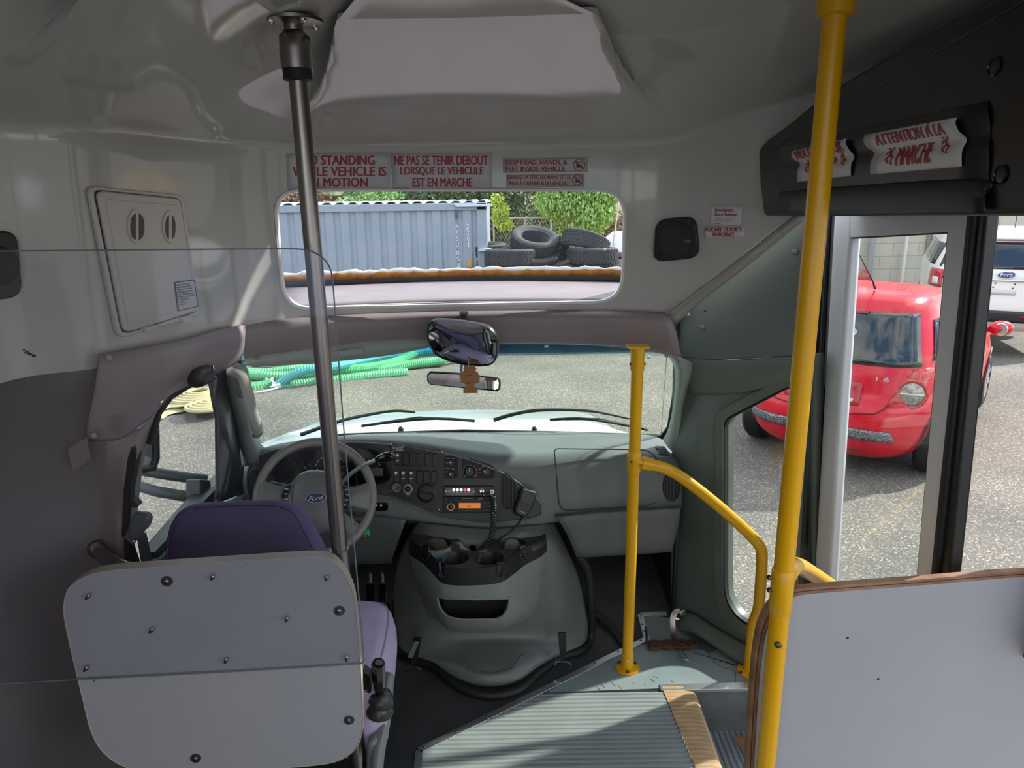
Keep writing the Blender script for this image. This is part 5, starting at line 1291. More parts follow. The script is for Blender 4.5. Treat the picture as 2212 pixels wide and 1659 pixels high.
MB().lathe([(.040, 0), (.039, .006), (.021, .012)], PZ(1617, 1450, 0), (0, 0, 1), 24).build('floor_flange', YM, rail, 40)
for k in range(3):
    a = 2.0 + k * 1.4
    MB().lathe([(.007, 0), (.005, .006)], PZ(1617, 1450, .006) + Vector((.030 * math.cos(a), .030 * math.sin(a), 0)), (0, 0, 1), 8).build('bolt', M_['rust'], rail, 40)

# ================================================================== right hand plywood partition
a_ = PY(1720, 1272, 1.30); b_ = PZ(2190, 1238, a_.z)
RPL = Pl.pts(a_, b_, a_ + Vector((0, 0, -.5)))
rp = thing('partition_panel', 'grey laminate partition with bare plywood edge beside the thick yellow pole', 'partition panel', RPL.hit(1900, 1655))
ro = [(p.x, p.y) for p in crom([Vector((x, y, 0)) for x, y in ((1612, 1720), (1618, 1600), (1626, 1480), (1634, 1400), (1645, 1350), (1664, 1312), (1690, 1288), (1722, 1275), (1800, 1268), (2000, 1253), (2190, 1238), (2260, 1240), (2300, 1270), (2300, 1720))], 3)]
ri = [(p.x, p.y) for p in crom([Vector((x, y, 0)) for x, y in ((1626, 1720), (1632, 1600), (1640, 1480), (1648, 1405), (1658, 1360), (1676, 1324), (1700, 1299), (1730, 1286), (1802, 1279), (2000, 1264), (2190, 1248), (2255, 1250), (2290, 1276), (2290, 1720))], 3)]
MB().prism([RPL.hit(*p) for p in ri], -RPL.n * .004).build('board', M_['laminate'], rp, 0)
BK = Pl(RPL.p - RPL.n * .012, RPL.n)
MB().prism([RPL.hit(p[0], p[1], -.001) for p in ri], -RPL.n * .018).build('core', M_['ply'], rp, 0)
mbp = MB(); 
for f0, f1, m_, nm in ((0, .42, M_['ply'], 'plywood_layer'), (.42, .58, M_['ply_dark'], 'plywood_core_line'), (.58, 1.0, M_['ply'], 'plywood_layer')):
    A = [RPL.hit(i[0] + (o[0] - i[0]) * f0, i[1] + (o[1] - i[1]) * f0, -.001 - .003 * f0) for i, o in zip(ri, ro)]
    B = [RPL.hit(i[0] + (o[0] - i[0]) * f1, i[1] + (o[1] - i[1]) * f1, -.001 - .003 * f1) for i, o in zip(ri, ro)]
    MB().grid([A, B, [p - RPL.n * .016 for p in B]]).build(nm, m_, rp, 50)
for x, y in ((1831, 1378), (1897, 1467)):
    MB().lathe([(.0030, 0), (.0028, .0005)], RPL.hit(x, y, 0), RPL.n, 12).build('screw_hole', mat('blue_black_hole', '14142c', .6), rp)
# ================================================================== things on the curved front moulding
from mathutils.bvhtree import BVHTree
def bvh_of(*obs):
    V, Fc = [], []
    for o in obs:
        n = len(V); m = wm(o)
        V += [m @ v.co for v in o.data.vertices]; Fc += [tuple(i + n for i in p.vertices) for p in o.data.polygons]
    return BVHTree.FromPolygons(V, Fc)
CAP = bvh_of(cap)
def on_cap(x, y, lift=.0015):
    v = ray(x, y).normalized()
    h, n, i, d = CAP.ray_cast(C0, v)
    if h is None: return PY(x, y, 2.28)
    if n.dot(v) > 0: n = -n
    return h + n * lift
def quadpt(q, u, w):
    q = [Vector(p) for p in q]
    return (q[0] * (1 - u) + q[1] * u) * (1 - w) + (q[3] * (1 - u) + q[2] * u) * w
def cap_sticker(name, q, m, label, lines, bold=0.07, nu=14, nv=5, ink=None):
    rows = []
    for j in range(nv + 1):
        rows.append([on_cap(*quadpt(q, i / nu, j / nv), .0012) for i in range(nu + 1)])
    o = MB().grid(rows).build(name, m, None, 60)
    m_ = o.modifiers.new('solid', 'SOLIDIFY'); m_.thickness = .0006
    tag(o, label, 'sticker')
    text_mesh(lines, lambda p: on_cap(p[0], p[1], .0026), ink or M_['red_ink'], 'lettering', o, bold, dense=.35)
    return o
cap_sticker('warning_sticker', [(618, 332), (841, 330), (843, 408), (622, 410)], M_['sticker'], 'white sticker with red NO STANDING WHILE VEHICLE IS IN MOTION, behind the steel pole',
            [('NO STANDING', q4(651, 335.5, 809, 356)), ('WHILE VEHICLE IS', q4(632, 360, 834, 380)), ('IN MOTION', q4(667, 384, 794, 403.5))])
o = cap_sticker('warning_sticker', [(845, 331.5), (1062, 331), (1063, 406), (847, 408)], M_['sticker'], 'white sticker with red NE PAS SE TENIR DEBOUT over the middle of the long window',
            [('NE PAS SE TENIR DEBOUT', q4(852, 336, 1054, 356)), ('LORSQUE LE VEHICULE', q4(865, 360, 1044, 380)), ('EST EN MARCHE', q4(892, 384, 1020, 403.5))])
text_mesh([('©Ecovale PTRO-01', q4(852, 404.5, 882, 407.2))], lambda p: on_cap(p[0], p[1], .0026), M_['black_ink'], 'small_print', o)
def no_sign(cx, cy, r, parent):
    A, B = ell(cx, cy, r, r, 30), ell(cx, cy, r * .86, r * .86, 30)
    MB().grid([[on_cap(p.x, p.y, .0026) for p in A], [on_cap(p.x, p.y, .0026) for p in B]], True).build('ring', M_['red_ink'], parent, 0)
    k = r * .5
    sq = [(cx - k, cy - k), (cx + k, cy - k), (cx + k, cy + k), (cx - k, cy + k)]
    k2 = k * .84; si = [(cx - k2, cy - k2), (cx + k2, cy - k2), (cx + k2, cy + k2), (cx - k2, cy + k2)]
    MB().frame([on_cap(*p, .0025) for p in sq], [on_cap(*p, .0025) for p in si], (0, .0003, 0)).build('window_mark', M_['black_ink'], parent, 0)
    h = [(cx - k * .7, cy + k * .7), (cx - k * .6, cy - k * .05), (cx - k * .2, cy - k * .5), (cx + k * .1, cy - k * .15), (cx + k * .55, cy - k * .2), (cx + k * .7, cy + k * .25), (cx + k * .3, cy + k * .7)]
    MB().prism([on_cap(*p, .0024) for p in h], (0, .0003, 0)).build('hand_mark', M_['black_ink'], parent, 0)
    d = r * .64; t = r * .085
    MB().prism([on_cap(cx + a, cy + b, .003) for a, b in ((-d - t, -d + t), (-d + t, -d - t), (d + t, d - t), (d - t, d + t))], (0, .0003, 0)).build('slash', M_['red_ink'], parent, 0)
o = cap_sticker('warning_sticker', [(1086, 342.5), (1269, 340), (1269.5, 372), (1087, 374)], M_['clear_sticker'], 'small clear sticker with red KEEP HEAD HANDS AND FEET INSIDE VEHICLE',
            [('KEEP HEAD, HANDS, &', q4(1093, 345, 1225, 357)), ('FEET INSIDE VEHICLE', q4(1093, 359, 1220, 370))])
no_sign(1251, 356, 13, o)
o = cap_sticker('warning_sticker', [(1093.6, 377), (1262.6, 375), (1262.6, 402.5), (1093.6, 405)], M_['clear_sticker'], 'small clear sticker with red GARDEZ LA TÊTE just over the long window',
            [('GARDEZ LA TÊTE, LES MAINS ET LES', q4(1096, 377, 1233, 388)), ("PIEDS À L'INTERIEUR DU VÉHICULE", q4(1100, 389, 1229, 400))])
no_sign(1247.4, 388.5, 12, o)
o = cap_sticker('door_release_sticker', [(1537.5, 443), (1604.7, 444), (1600, 487), (1533.6, 486)], M_['sticker2'], 'white sticker reading Emergency Door Release beside the black speaker',
            [('Emergency', q4(1546, 449.4, 1586, 458.5)), ('Door Release', q4(1545, 459.5, 1592, 466.6))])
text_mesh([('1. Pull Red Lever Out', q4(1544, 471, 1582, 474.2)), ('2. Push Door Open', q4(1544, 476, 1577.7, 479.2)), ('P/N 085064', q4(1542, 482, 1557, 484))], lambda p: on_cap(p[0], p[1], .0026), M_['black_ink'], 'small_print', o)
cap_sticker('door_release_sticker', [(1521.5, 488.5), (1607, 487.5), (1607, 511), (1521, 512)], M_['sticker2'], "pale sticker with red POIGNÉE DE PORTE D'URGENCE under the Emergency sticker",
            [('POIGNÉE DE PORTE', q4(1524.7, 488.5, 1604, 500)), ("D'URGENCE", q4(1540.6, 502, 1587, 511))])
# speakers
def speaker(loop, cx, cy, label, badge, R):
    s = thing('speaker', label, 'speaker', on_cap(cx, cy))
    n = (C0 - on_cap(cx, cy)).normalized()
    ps = [on_cap(*p, 0.0) for p in loop]
    c = sum(ps, Vector()) / len(ps)
    nn = Vector((0, 0, 0))
    for i in range(len(ps)): nn += (ps[i] - c).cross(ps[(i + 1) % len(ps)] - c)
    nn.normalize()
    if nn.dot(C0 - c) < 0: nn = -nn
    MB().prism([p + nn * .014 for p in ps], -nn * .03).build('surround', M_['black'], s, 35, bevel=.004)
    a = Vector((0, 0, 1)); a = (a - nn * a.dot(nn)).normalized(); b = nn.cross(a)
    MB().lathe([(R, .0), (R * .97, .004), (R * .9, .006), (R * .5, .009), (.002, .010)], c + nn * .014, nn, 32).build('grille', mat('speaker_grille', '202124', .55, bump=.6, bscale=1500), s, 60)
    for i, j in ((-1, -1), (-1, 1), (1, -1), (1, 1)):
        MB().lathe([(.004, 0), (.003, .002)], c + (a * i + b * j) * R * .86 + nn * .0135, nn, 8).build('screw', M_['gloss_black'], s)
    bp = badge
    MB().prism([on_cap(p.x, p.y, .026) for p in ell(bp[0], bp[1], 10, 3.2, 20)], -nn * .004).build('badge', mat('badge_gold', '9a8a4a', .35, .6), s, 35)
    text_mesh([('JENSEN', q4(bp[0] - 7, bp[1] - 1.5, bp[0] + 7, bp[1] + 1.6))], lambda p: on_cap(p[0], p[1], .0265), M_['black_ink'], 'lettering', s, .01)
speaker(roundpoly([(1418, 474), (1505, 466), (1513, 556), (1412, 566)], 26, 6), 1461, 516, 'square black speaker on the front moulding right of the long window', (1489, 518), .056)
speaker(roundpoly([(-62, 500), (32, 497), (44, 640), (-60, 652)], 34, 6), -10, 575, 'black speaker cut by the left edge of the photo', (-6, 575), .042)

# hatch on the left, with two round catches and two hinges
HP = Pl.pts(on_cap(262, 712, .004), on_cap(412, 660, .004), on_cap(215, 430, .004))
ha = thing('access_hatch', 'off white access hatch with two oval catches on the left moulding', 'hatch', HP.hit(330, 690))
fo = roundpoly([(187, 401), (392, 421), (428, 679), (252, 733)], [22, 14, 10, 24], 6)
fi = roundpoly([(197, 409), (385, 428), (421, 674), (259, 723)], [18, 12, 8, 20], 6)
dr_ = roundpoly([(203, 411), (383, 429), (420, 671), (262, 720)], [18, 12, 8, 20], 6)
M_['hatch'] = mat('off_white_hatch', 'b9b6b1', .35)
pf('frame', fo, fi, HP, .012, M_['hatch'], ha, lift=.006, bevel=.003)
pp('groove', fi, HP, .004, M_['dark'], ha, lift=.0015)
dd_ = pp('door', dr_, HP, .010, M_['hatch'], ha, lift=.009, bevel=.003)
pp('raised_panel', roundpoly([(220, 430), (378, 443), (411, 660), (270, 704)], [8, 6, 6, 8]), HP, .002, M_['hatch'], dd_, lift=.0105, bevel=.001)
for cx, cy, rx, ry in ((286, 489, 20, 38), (358, 490, 15.5, 35)):
    l = pp('catch', ell(cx, cy, rx, ry, 30, -.06), HP, .004, M_['hatch'], ha, lift=.0135, bevel=.001)
    for s in (-1, 1):
        h_ = [(cx + s * (3.4 if s > 0 else 3.4) * 1.0 + s * (rx - 8) * math.sqrt(max(0, 1 - t * t)), cy + t * (ry - 9) + .3) for t in [-1 + 2 * k / 12 for k in range(13)]]
        pp('finger_recess', [(cx + s * 3.4, cy - ry + 9)] + h_[1:-1] + [(cx + s * 3.4, cy + ry - 9)], HP, .001, mat('recess_brown', '4b4540', .6), l, lift=.0143)
for q in ([(299, 707), (326, 700), (329, 710), (303, 718)], [(382, 684), (402, 680), (404, 691), (385, 697)]):
    pp('hinge', q, HP, .016, M_['hatch'], ha, lift=.018, bevel=.002)
wl_ = pp('warranty_label', [(367.5, 608.5), (412, 603), (420, 661.5), (376, 671.5)], HP, .0006, M_['black_ink'], None, lift=.0122)
tag(wl_, 'small black framed text label on the lower right of the hatch', 'label')
pp('field', [(370, 610.5), (410, 605.5), (417.5, 660), (378, 668.8)], HP, .0004, M_['sticker'], wl_, lift=.0127)
tl = ['EXCEEDING THE STATED GVWR', 'AND/OR THE INSTALLATION OF', 'EQUIPMENT, COMPONENTS OR ANY', 'MODIFICATIONS TO THIS VEHICLE', 'AFTER IT HAS BEEN COMPLETED BY', 'ELDORADO NATIONAL CO., MAY LIMIT', 'OR VOID THE PRODUCTS', 'WARRANTIES', 'P/N 400379']
lns = []
for k, s in enumerate(tl):
    y0 = 614 + k * 5.2; x0 = 371.5 + k * .85; w_ = 37 * len(s) / 32
    lns.append((s, [(x0, y0), (x0 + w_, y0 - w_ * .125), (x0 + w_ + .4, y0 + 3 - w_ * .125), (x0 + .4, y0 + 3)]))
ptext(lns, HP, M_['black_ink'], 'lettering', wl_, .0132, .06)
# scribble on the wall
mb = MB(); random.seed(4)
for k in range(22):
    x = 50 + k * 1.25; y = 757 + k * .5 + random.uniform(-3, 4)
    p = on_cap(x, y, .0012)
    mb.box(p, (.002, .002, random.uniform(.001, .004)))
o = mb.build('ink_marks', M_['black_ink'], None, 0); o['kind'] = 'stuff'; tag(o, 'faint black ink marks on the left moulding', 'ink marks')

# ================================================================== black housing over the entry door
HX = Pl((.70, 1.5, 1.6), (-1, -.02, 0))
hs = thing('door_header', 'black moulded housing over the entry door with two stickers', 'door housing', HX.hit(1930, 460))
hpx = [(1648, 467), (1640, 400), (1637, 335), (1641, 316), (1655, 301), (1702, 266), (1762, 216), (1815, 180), (1930, 112), (2062, 40), (2160, -14), (2330, -100), (2420, -130), (2420, 467)]
bh = MB().prism([HX.hit(*p) for p in hpx], (.24, 0, 0)).build('body', mat('black_housing', '18191b', .38, bump=.12, bscale=350), hs, 30, bevel=.012, seg=3)
# pressed waves across its face
def wave(rows, lifts, name, m, parent, ku=6, kv=5):
    g = [[HX.hit(a[0] + (b[0] - a[0]) * t / ku, a[1] + (b[1] - a[1]) * t / ku, l) for t in range(ku + 1)] for (a, b), l in zip(rows, lifts)]
    gg = loft(g, 1, kv)
    return gg, MB().grid(gg).build(name, m, parent, 60, solid=.0012)
BHM = M_['black']
wr = [((1684, 318), (2136, 218)), ((1690, 332), (2140, 240)), ((1692, 345), (2142, 262)), ((1690, 356), (2140, 290)), ((1692, 372), (2142, 325)), ((1692, 398), (2138, 378)), ((1690, 408), (2138, 392))]
wave(wr, (.001, .004, .003, .001, .004, .002, .001), 'wave_panel', mat('black_housing', '18191b', .38, bump=.12, bscale=350), hs)
MB().tube([HX.hit(x, y, .0) for x, y in ((1668, 330), (1700, 300), (1850, 218), (2010, 120), (2300, -50))], .0022, 8).build('upper_crease', BHM, hs, 60)
MB().grid(loft([[HX.hit(1690, 414, .002), HX.hit(1900, 398, .002), HX.hit(2125, 388, .002), HX.hit(2133, 420, .002)], [HX.hit(1690, 425, .010), HX.hit(1900, 408, .010), HX.hit(2118, 400, .010), HX.hit(2124, 425, .006)], [HX.hit(1690, 462, .012), HX.hit(1900, 462, .012), HX.hit(2118, 462, .012), HX.hit(2130, 462, .006)]], 4, 3)).build('lower_band', M_['black'], hs, 60, solid=.002)
for x, y in ((2150, 143), (2164, 377)):
    MB().lathe([(.014, .0005), (.012, .002), (.010, -.004)], HX.hit(x, y, .0015), HX.n, 20).build('screw_recess', M_['gloss_black'], hs, 40)
def wavy_sticker(lp, rp, lifts, label, lines, figs):
    g = [[HX.hit(a[0] + (b[0] - a[0]) * t / 10, a[1] + (b[1] - a[1]) * t / 10, l + .006) for t in range(11)] for a, b, l in zip(lp, rp, lifts)]
    gg = loft(g, 1, 4)
    o = MB().grid(gg).build('step_sticker', M_['sticker2'], None, 60, solid=.0006)
    tag(o, label, 'sticker')
    NR = len(gg) - 1
    def fn(p):
        u, v = min(max(p[0], 0), 1) * 10, min(max(p[1], 0), 1) * NR
        i, j = min(int(v), NR - 1), min(int(u), 9)
        a = gg[i][j].lerp(gg[i][j + 1], u - j); b = gg[i + 1][j].lerp(gg[i + 1][j + 1], u - j)
        return a.lerp(b, v - i) + HX.n * .0012
    text_mesh([(s, [(x0, y0), (x1, y0), (x1, y1), (x0, y1)]) for s, x0, y0, x1, y1 in lines], fn, M_['red_ink'], 'lettering', o, .07, dense=.12)
    for fx, fy, sc, fl in figs:
        P = [(0, -1, .16)]; segs = [((0, -.75), (.05, -.1), .17), ((.0, -.65), (-.45, -.55), .09), ((-.45, -.55), (-.55, -.15), .08), ((.0, -.65), (.5, -.85), .09), ((.5, -.85), (.62, -1.2), .08), ((.05, -.1), (-.3, .35), .12), ((-.3, .35), (.05, .75), .1), ((.05, -.1), (.45, .2), .12), ((.45, .2), (.35, .8), .1), ((.35, .8), (.6, .85), .08)]
        mb = MB()
        def mp_(x, y): return fn((fx + fl * x * sc, fy + y * sc * 2.0))
        mb.prism([mp_(.17 * math.cos(a), -1.0 + .17 * math.sin(a)) for a in [2 * math.pi * k / 12 for k in range(12)]], HX.n * -.0003)
        for (x0, y0), (x1, y1), w in segs:
            L = math.hypot(x1 - x0, y1 - y0); nx, ny = -(y1 - y0) / L * w, (x1 - x0) / L * w
            mb.prism([mp_(x0 + nx, y0 + ny), mp_(x1 + nx * .8, y1 + ny * .8), mp_(x1 - nx * .8, y1 - ny * .8), mp_(x0 - nx, y0 - ny)], HX.n * -.0003)
        mb.build('falling_figure', M_['red_ink'], o, 0)
lf = (.006, .008, .005, .000, .004, .001)
wavy_sticker([(1882, 291), (1881, 303), (1885, 318), (1896, 331), (1892, 350), (1888, 377)], [(2084, 253), (2083, 266), (2087, 284), (2097, 301), (2092, 325), (2087, 360)], lf,
             'wavy white sticker with red ATTENTION À LA MARCHE on the black housing', [('ATTENTION À LA', .12, .02, .86, .42), ('MARCHE', .28, .54, .66, .90)], ((.19, .72, .085, 1), (.79, .66, .085, 1)))
wavy_sticker([(1723, 326), (1722, 334), (1725, 345), (1734, 353), (1731, 370), (1729, 393)], [(1842, 299), (1841, 308), (1845, 322), (1852, 338), (1849, 355), (1845.5, 380)], lf,
             'smaller wavy white sticker with red WATCH YOUR STEP crossed by the yellow pole', [('WATCH YOUR', .05, .06, .92, .44), ('STEP', .32, .54, .68, .88)], ((.17, .70, .085, 1), (.82, .64, .085, 1)))

# ================================================================== entry door leaf with its pane, seals; jambs
DX = plX(.945)
d1 = thing('door_1', 'grey framed entry door leaf with a tall glass pane', 'door', DX.hit(1900, 1240)); d1['kind'] = 'structure'
def ln(xt_, xb_, y, yt=470, yb_=1240): return xt_ + (xb_ - xt_) * (y - yt) / (yb_ - yt)
T0, B0 = 440, 1420
def vbar(name, a, b, th, m, parent, lift=0, bevel=.002, pl=DX, t0=T0, b0=B0):
    return pp(name, [(ln(*a, t0), t0), (ln(*b, t0), t0), (ln(*b, b0), b0), (ln(*a, b0), b0)], pl, th, m, parent, lift, bevel)
vbar('stile', (1800, 1758), (1838, 1789), .035, M_['frame'], d1, bevel=.010)
vbar('stile', (2049, 1980), (2091, 2013), .035, M_['frame'], d1, bevel=.003)
pp('top_rail', [(1836, 440), (2052, 440), (2049, 501), (1836, 513)], DX, .033, M_['frame'], d1, -.001, .002)
pp('glazing_bead', [(1836, 512), (2050, 500), (2050, 504), (1836, 516)], DX, .02, M_['rubber'], d1, -.004)
vbar('glazing_bead', (2043, 1975), (2050, 1981), .02, M_['rubber'], d1, -.006, 0)
pp('pane', [(1834, 505), (2052, 495), (ln(2052, 1983, 1420), 1420), (ln(1836, 1787, 1420), 1420)], DX, .004, M_['glass'], d1, -.02)
vbar('edge_rubber', (2090, 2012), (2106, 2026), .03, M_['rubber'], d1, .004, .006)
vbar('edge_rubber', (2104, 2024), (2122, 2043), .03, M_['black'], d1, -.006, .006)
j = thing('trim_8', 'black rubber door seals beside the front door jamb', 'trim', DX.hit(1790, 1240)); j['kind'] = 'structure'
vbar('seal', (1766, 1722), (1778, 1733), .05, M_['green_grey'], j, .012)
vbar('seal', (1777, 1732), (1785, 1742), .04, M_['rubber'], j, .010, .006)
vbar('seal', (1784, 1741), (1791, 1750), .04, M_['rubber'], j, .002, .006)
vbar('seal', (1791, 1750), (1801, 1759), .04, M_['black'], j, -.006, .006)
j2 = thing('trim_9', 'dark rear edge of the door opening', 'trim', DX.hit(2208, 1240)); j2['kind'] = 'structure'
pp('edge', [(2225, 900), (2320, 900), (2300, 1420), (2205, 1420)], plX(1.12), .04, M_['black'], j2)
pp('edge', [(2290, 440), (2420, 440), (2340, 1420), (2204, 1420)], plX(1.14), .04, M_['black'], j2)

# ================================================================== mirrors and air freshener
def mirror_px(pts, ox, oy, sc): return [(ox + x / sc, oy + y / sc) for x, y in pts]
mpx = mirror_px([(500, 420), (520, 330), (560, 262), (640, 228), (800, 232), (1100, 262), (1500, 335), (1640, 430), (1705, 560), (1715, 700), (1690, 890), (1620, 985), (1500, 1015), (1300, 1020), (1000, 968), (700, 858), (570, 720), (510, 560)], 860, 660, 7.9)
mpx = [(p.x, p.y) for p in crom([Vector((x, y, 0)) for x, y in mpx + mpx[:1]], 3)[:-1]]
mc = PY(1000, 740, 2.22)
to_cam = (C0 - mc).normalized(); to_seat = (Vector((-.62, 1.66, .58)) - mc).normalized()
MPl = Pl(mc, to_cam + to_seat)
mir = thing('interior_mirror', 'large convex interior mirror in a black frame under the header', 'mirror', PY(1001, 676, 2.30))
mcx = sum(p[0] for p in mpx) / len(mpx); mcy = sum(p[1] for p in mpx) / len(mpx)
def shr(f): return [(mcx + (x - mcx) * f, mcy + (y - mcy) * f) for x, y in mpx]
shell = [[MPl.hit(*p, l) for p in shr(f)] for f, l in ((.955, .006), (.985, .010), (1.0, .004), (1.0, -.006), (.9, -.022), (.5, -.036), (.05, -.04))]
MB().grid(shell, True).build('housing', M_['black'], mir, 60)
gl_ = []
for k in range(11):
    f = .96 * (1 - k / 10) + .004
    gl_.append([MPl.hit(*p, .0045 + .008 * (1 - (f / .96) ** 2)) for p in shr(f)])
MB().grid(gl_, True).build('glass', M_['mirror'], mir, 80)
MB().tube([PY(1001, 684, 2.305), PY(1001, 700, 2.285)], .014, 10).build('stem', M_['black'], mir, 60)
pp('bracket', rrect(992, 671, 1012, 685, 2), plY(2.296), .02, M_['chrome'], mir, bevel=.003)
MB().tube([MPl.hit(996, 786, -.01), PY(996, 800, 2.30), PY(1003, 815, 2.37)], .005, 8).build('arm', M_['alu'], mir, 60)
ptext([('OBJECTS IN MIRROR ARE', [(987, 777), (1014, 778), (1014, 779.6), (987, 778.6)]), ('CLOSER THAN THEY APPEAR', [(990, 780), (1011, 780.6), (1011, 782), (990, 781.4)])], MPl, M_['black_ink'], 'lettering', mir, .0125)
rpx = mirror_px([(545, 1122), (1010, 1148), (1690, 1232), (1735, 1270), (1745, 1330), (1735, 1435), (1690, 1466), (1100, 1408), (560, 1352), (512, 1320), (492, 1270), (496, 1170)], 860, 660, 7.9)
rc = PY(1002, 822, 2.39)
RMP = Pl(rc, (C0 - rc).normalized() + (Vector((-.75, 1.0, 1.0)) - rc).normalized())
rv_ = thing('rear_view_mirror', 'narrow rear view mirror below the large interior mirror', 'mirror', rc)
rcx, rcy = 1002, 824
MB().grid([[RMP.hit(rcx + (x - rcx) * f, rcy + (y - rcy) * g, l) for x, y in rpx] for f, g, l in ((.955, .80, .003), (.985, .93, .006), (1, 1, .001), (1, 1, -.012), (.9, .7, -.024), (.1, .1, -.028))], True).build('housing', M_['black'], rv_, 50)
MB().prism([RMP.hit(rcx + (x - rcx) * .965, rcy + (y - rcy) * .84, .0035) for x, y in rpx], -RMP.n * .002).build('glass', M_['mirror'], rv_, 0)
MB().tube([RMP.hit(1004, 822, -.02), WSP.hit(1004, 800, .01)], .008, 8).build('stem', M_['black'], rv_, 60)
fpx = mirror_px([(1120, 1020), (1325, 1020), (1320, 1050), (1335, 1090), (1310, 1110), (1370, 1150), (1360, 1165), (1410, 1205), (1385, 1232), (1405, 1262), (1370, 1272), (1398, 1300), (1385, 1312), (1330, 1325), (1295, 1350), (1300, 1385), (1330, 1400), (1357, 1408), (1355, 1495), (1115, 1498), (1112, 1410), (1160, 1400), (1165, 1370), (1140, 1335), (1060, 1308), (1055, 1295), (1090, 1275), (1050, 1262), (1045, 1240), (1065, 1220), (1040, 1195), (1080, 1165), (1065, 1150), (1130, 1110), (1110, 1085), (1128, 1062)], 860, 660, 7.9)
af = pp('air_freshener', fpx, plY(2.205), .0016, M_['kraft'], None)
tag(af, 'brown card tree shaped air freshener hanging in front of the mirrors', 'air freshener')
MB().tube([PY(1013, 792, 2.205), PY(1012, 784, 2.21), PY(1010, 776, 2.24)], .001, 5).build('string', M_['white_ink'], af, 60)
for y in (812, 829): MB().tube([PY(1004 + (y > 820) * 2, y, 2.2045), PY(1020, y - 2, 2.2045)], .0006, 5).build('print_line', M_['black_ink'], af, 0)

# small black lamp at the corner of the vinyl cover
lm = thing('map_lamp', 'small black lamp with chrome front at the corner of the vinyl cover', 'lamp', PY(425, 815, 1.93))
la, lb2 = PY(420, 819, 1.88), PY(450, 805, 1.97)
lax = (lb2 - la).normalized()
MB().lathe([(.016, 0), (.026, .006), (.028, .03), (.027, .072), (.023, .076)], la, lax, 24).build('body', M_['black'], lm, 40)
MB().lathe([(.021, .076), (.019, .084), (.010, .086)], la, lax, 20).build('lens', M_['gloss_black'], lm, 40)
for k in range(4):
    a_ = lax.orthogonal().normalized(); b_ = lax.cross(a_)
    p_ = la + lax * .084 + a_ * .022 * math.cos(k * 1.5) + b_ * .022 * math.sin(k * 1.5)
    MB().box(p_, (.010, .006, .014), Matrix.Rotation(k * .8, 3, 'Y')).build('chrome_clip', M_['chrome'], lm, 20, bevel=.001)
# ================================================================== extinguisher bracket on the platform
br = thing('strap_bracket', 'rusty bracket with bent steel strap on the grey platform', 'bracket', PZ(1455, 1390, 0))
bx = [(1400, 1384), (1412, 1381), (1430, 1383), (1440, 1380), (1455, 1384), (1470, 1381), (1480, 1384), (1495, 1379), (1508, 1381), (1510, 1392), (1500, 1396), (1480, 1398), (1455, 1397), (1445, 1399), (1430, 1396), (1418, 1399), (1403, 1399)]
MB().prism([PZ(x, y, .016) for x, y in bx], (0, 0, -.015)).build('base_plate', M_['rust'], br, 30, bevel=.002)
for x, y in ((1408, 1388), (1420, 1392), (1432, 1386), (1445, 1389), (1458, 1391), (1472, 1386), (1486, 1390), (1500, 1387)):
    MB().lathe([(.005, 0), (.004, .001)], PZ(x, y, .0165), (0, 0, 1), 8).build('hole', M_['gloss_black'], br)
b0 = PZ(1458, 1384, .016)
st_ = crom([b0, PY(1454, 1360, b0.y), PY(1453, 1338, b0.y + .01), PY(1459, 1322, b0.y + .02), PY(1470, 1318, b0.y + .03)], 5)
MB().tube(st_, (.010, .0016), 8, flat=(1, 0, 0)).build('strap', M_['steel'], br, 60)
MB().box(st_[-1] + Vector((.006, -.004, -.006)), (.022, .012, .022), Matrix.Rotation(.5, 3, 'Z')).build('clasp', M_['chrome'], br, 35, bevel=.002)
MB().tube([PZ(x, y, .008) for x, y in ((1463, 1397), (1466, 1412), (1474, 1426), (1488, 1428))], .0016, 6).build('wire_clip', M_['chrome'], br, 60)
MB().tube([PZ(x, y, .008) for x, y in ((1479, 1397), (1476, 1408), (1486, 1424), (1474, 1426))], .0016, 6).build('wire_clip', M_['chrome'], br, 60)
MB().prism([PY(x, y, b0.y - .01) for x, y in ((1396, 1361), (1400, 1364), (1402, 1397), (1398, 1394))], (0, .03, 0)).build('side_lug', M_['rust'], br, 20)
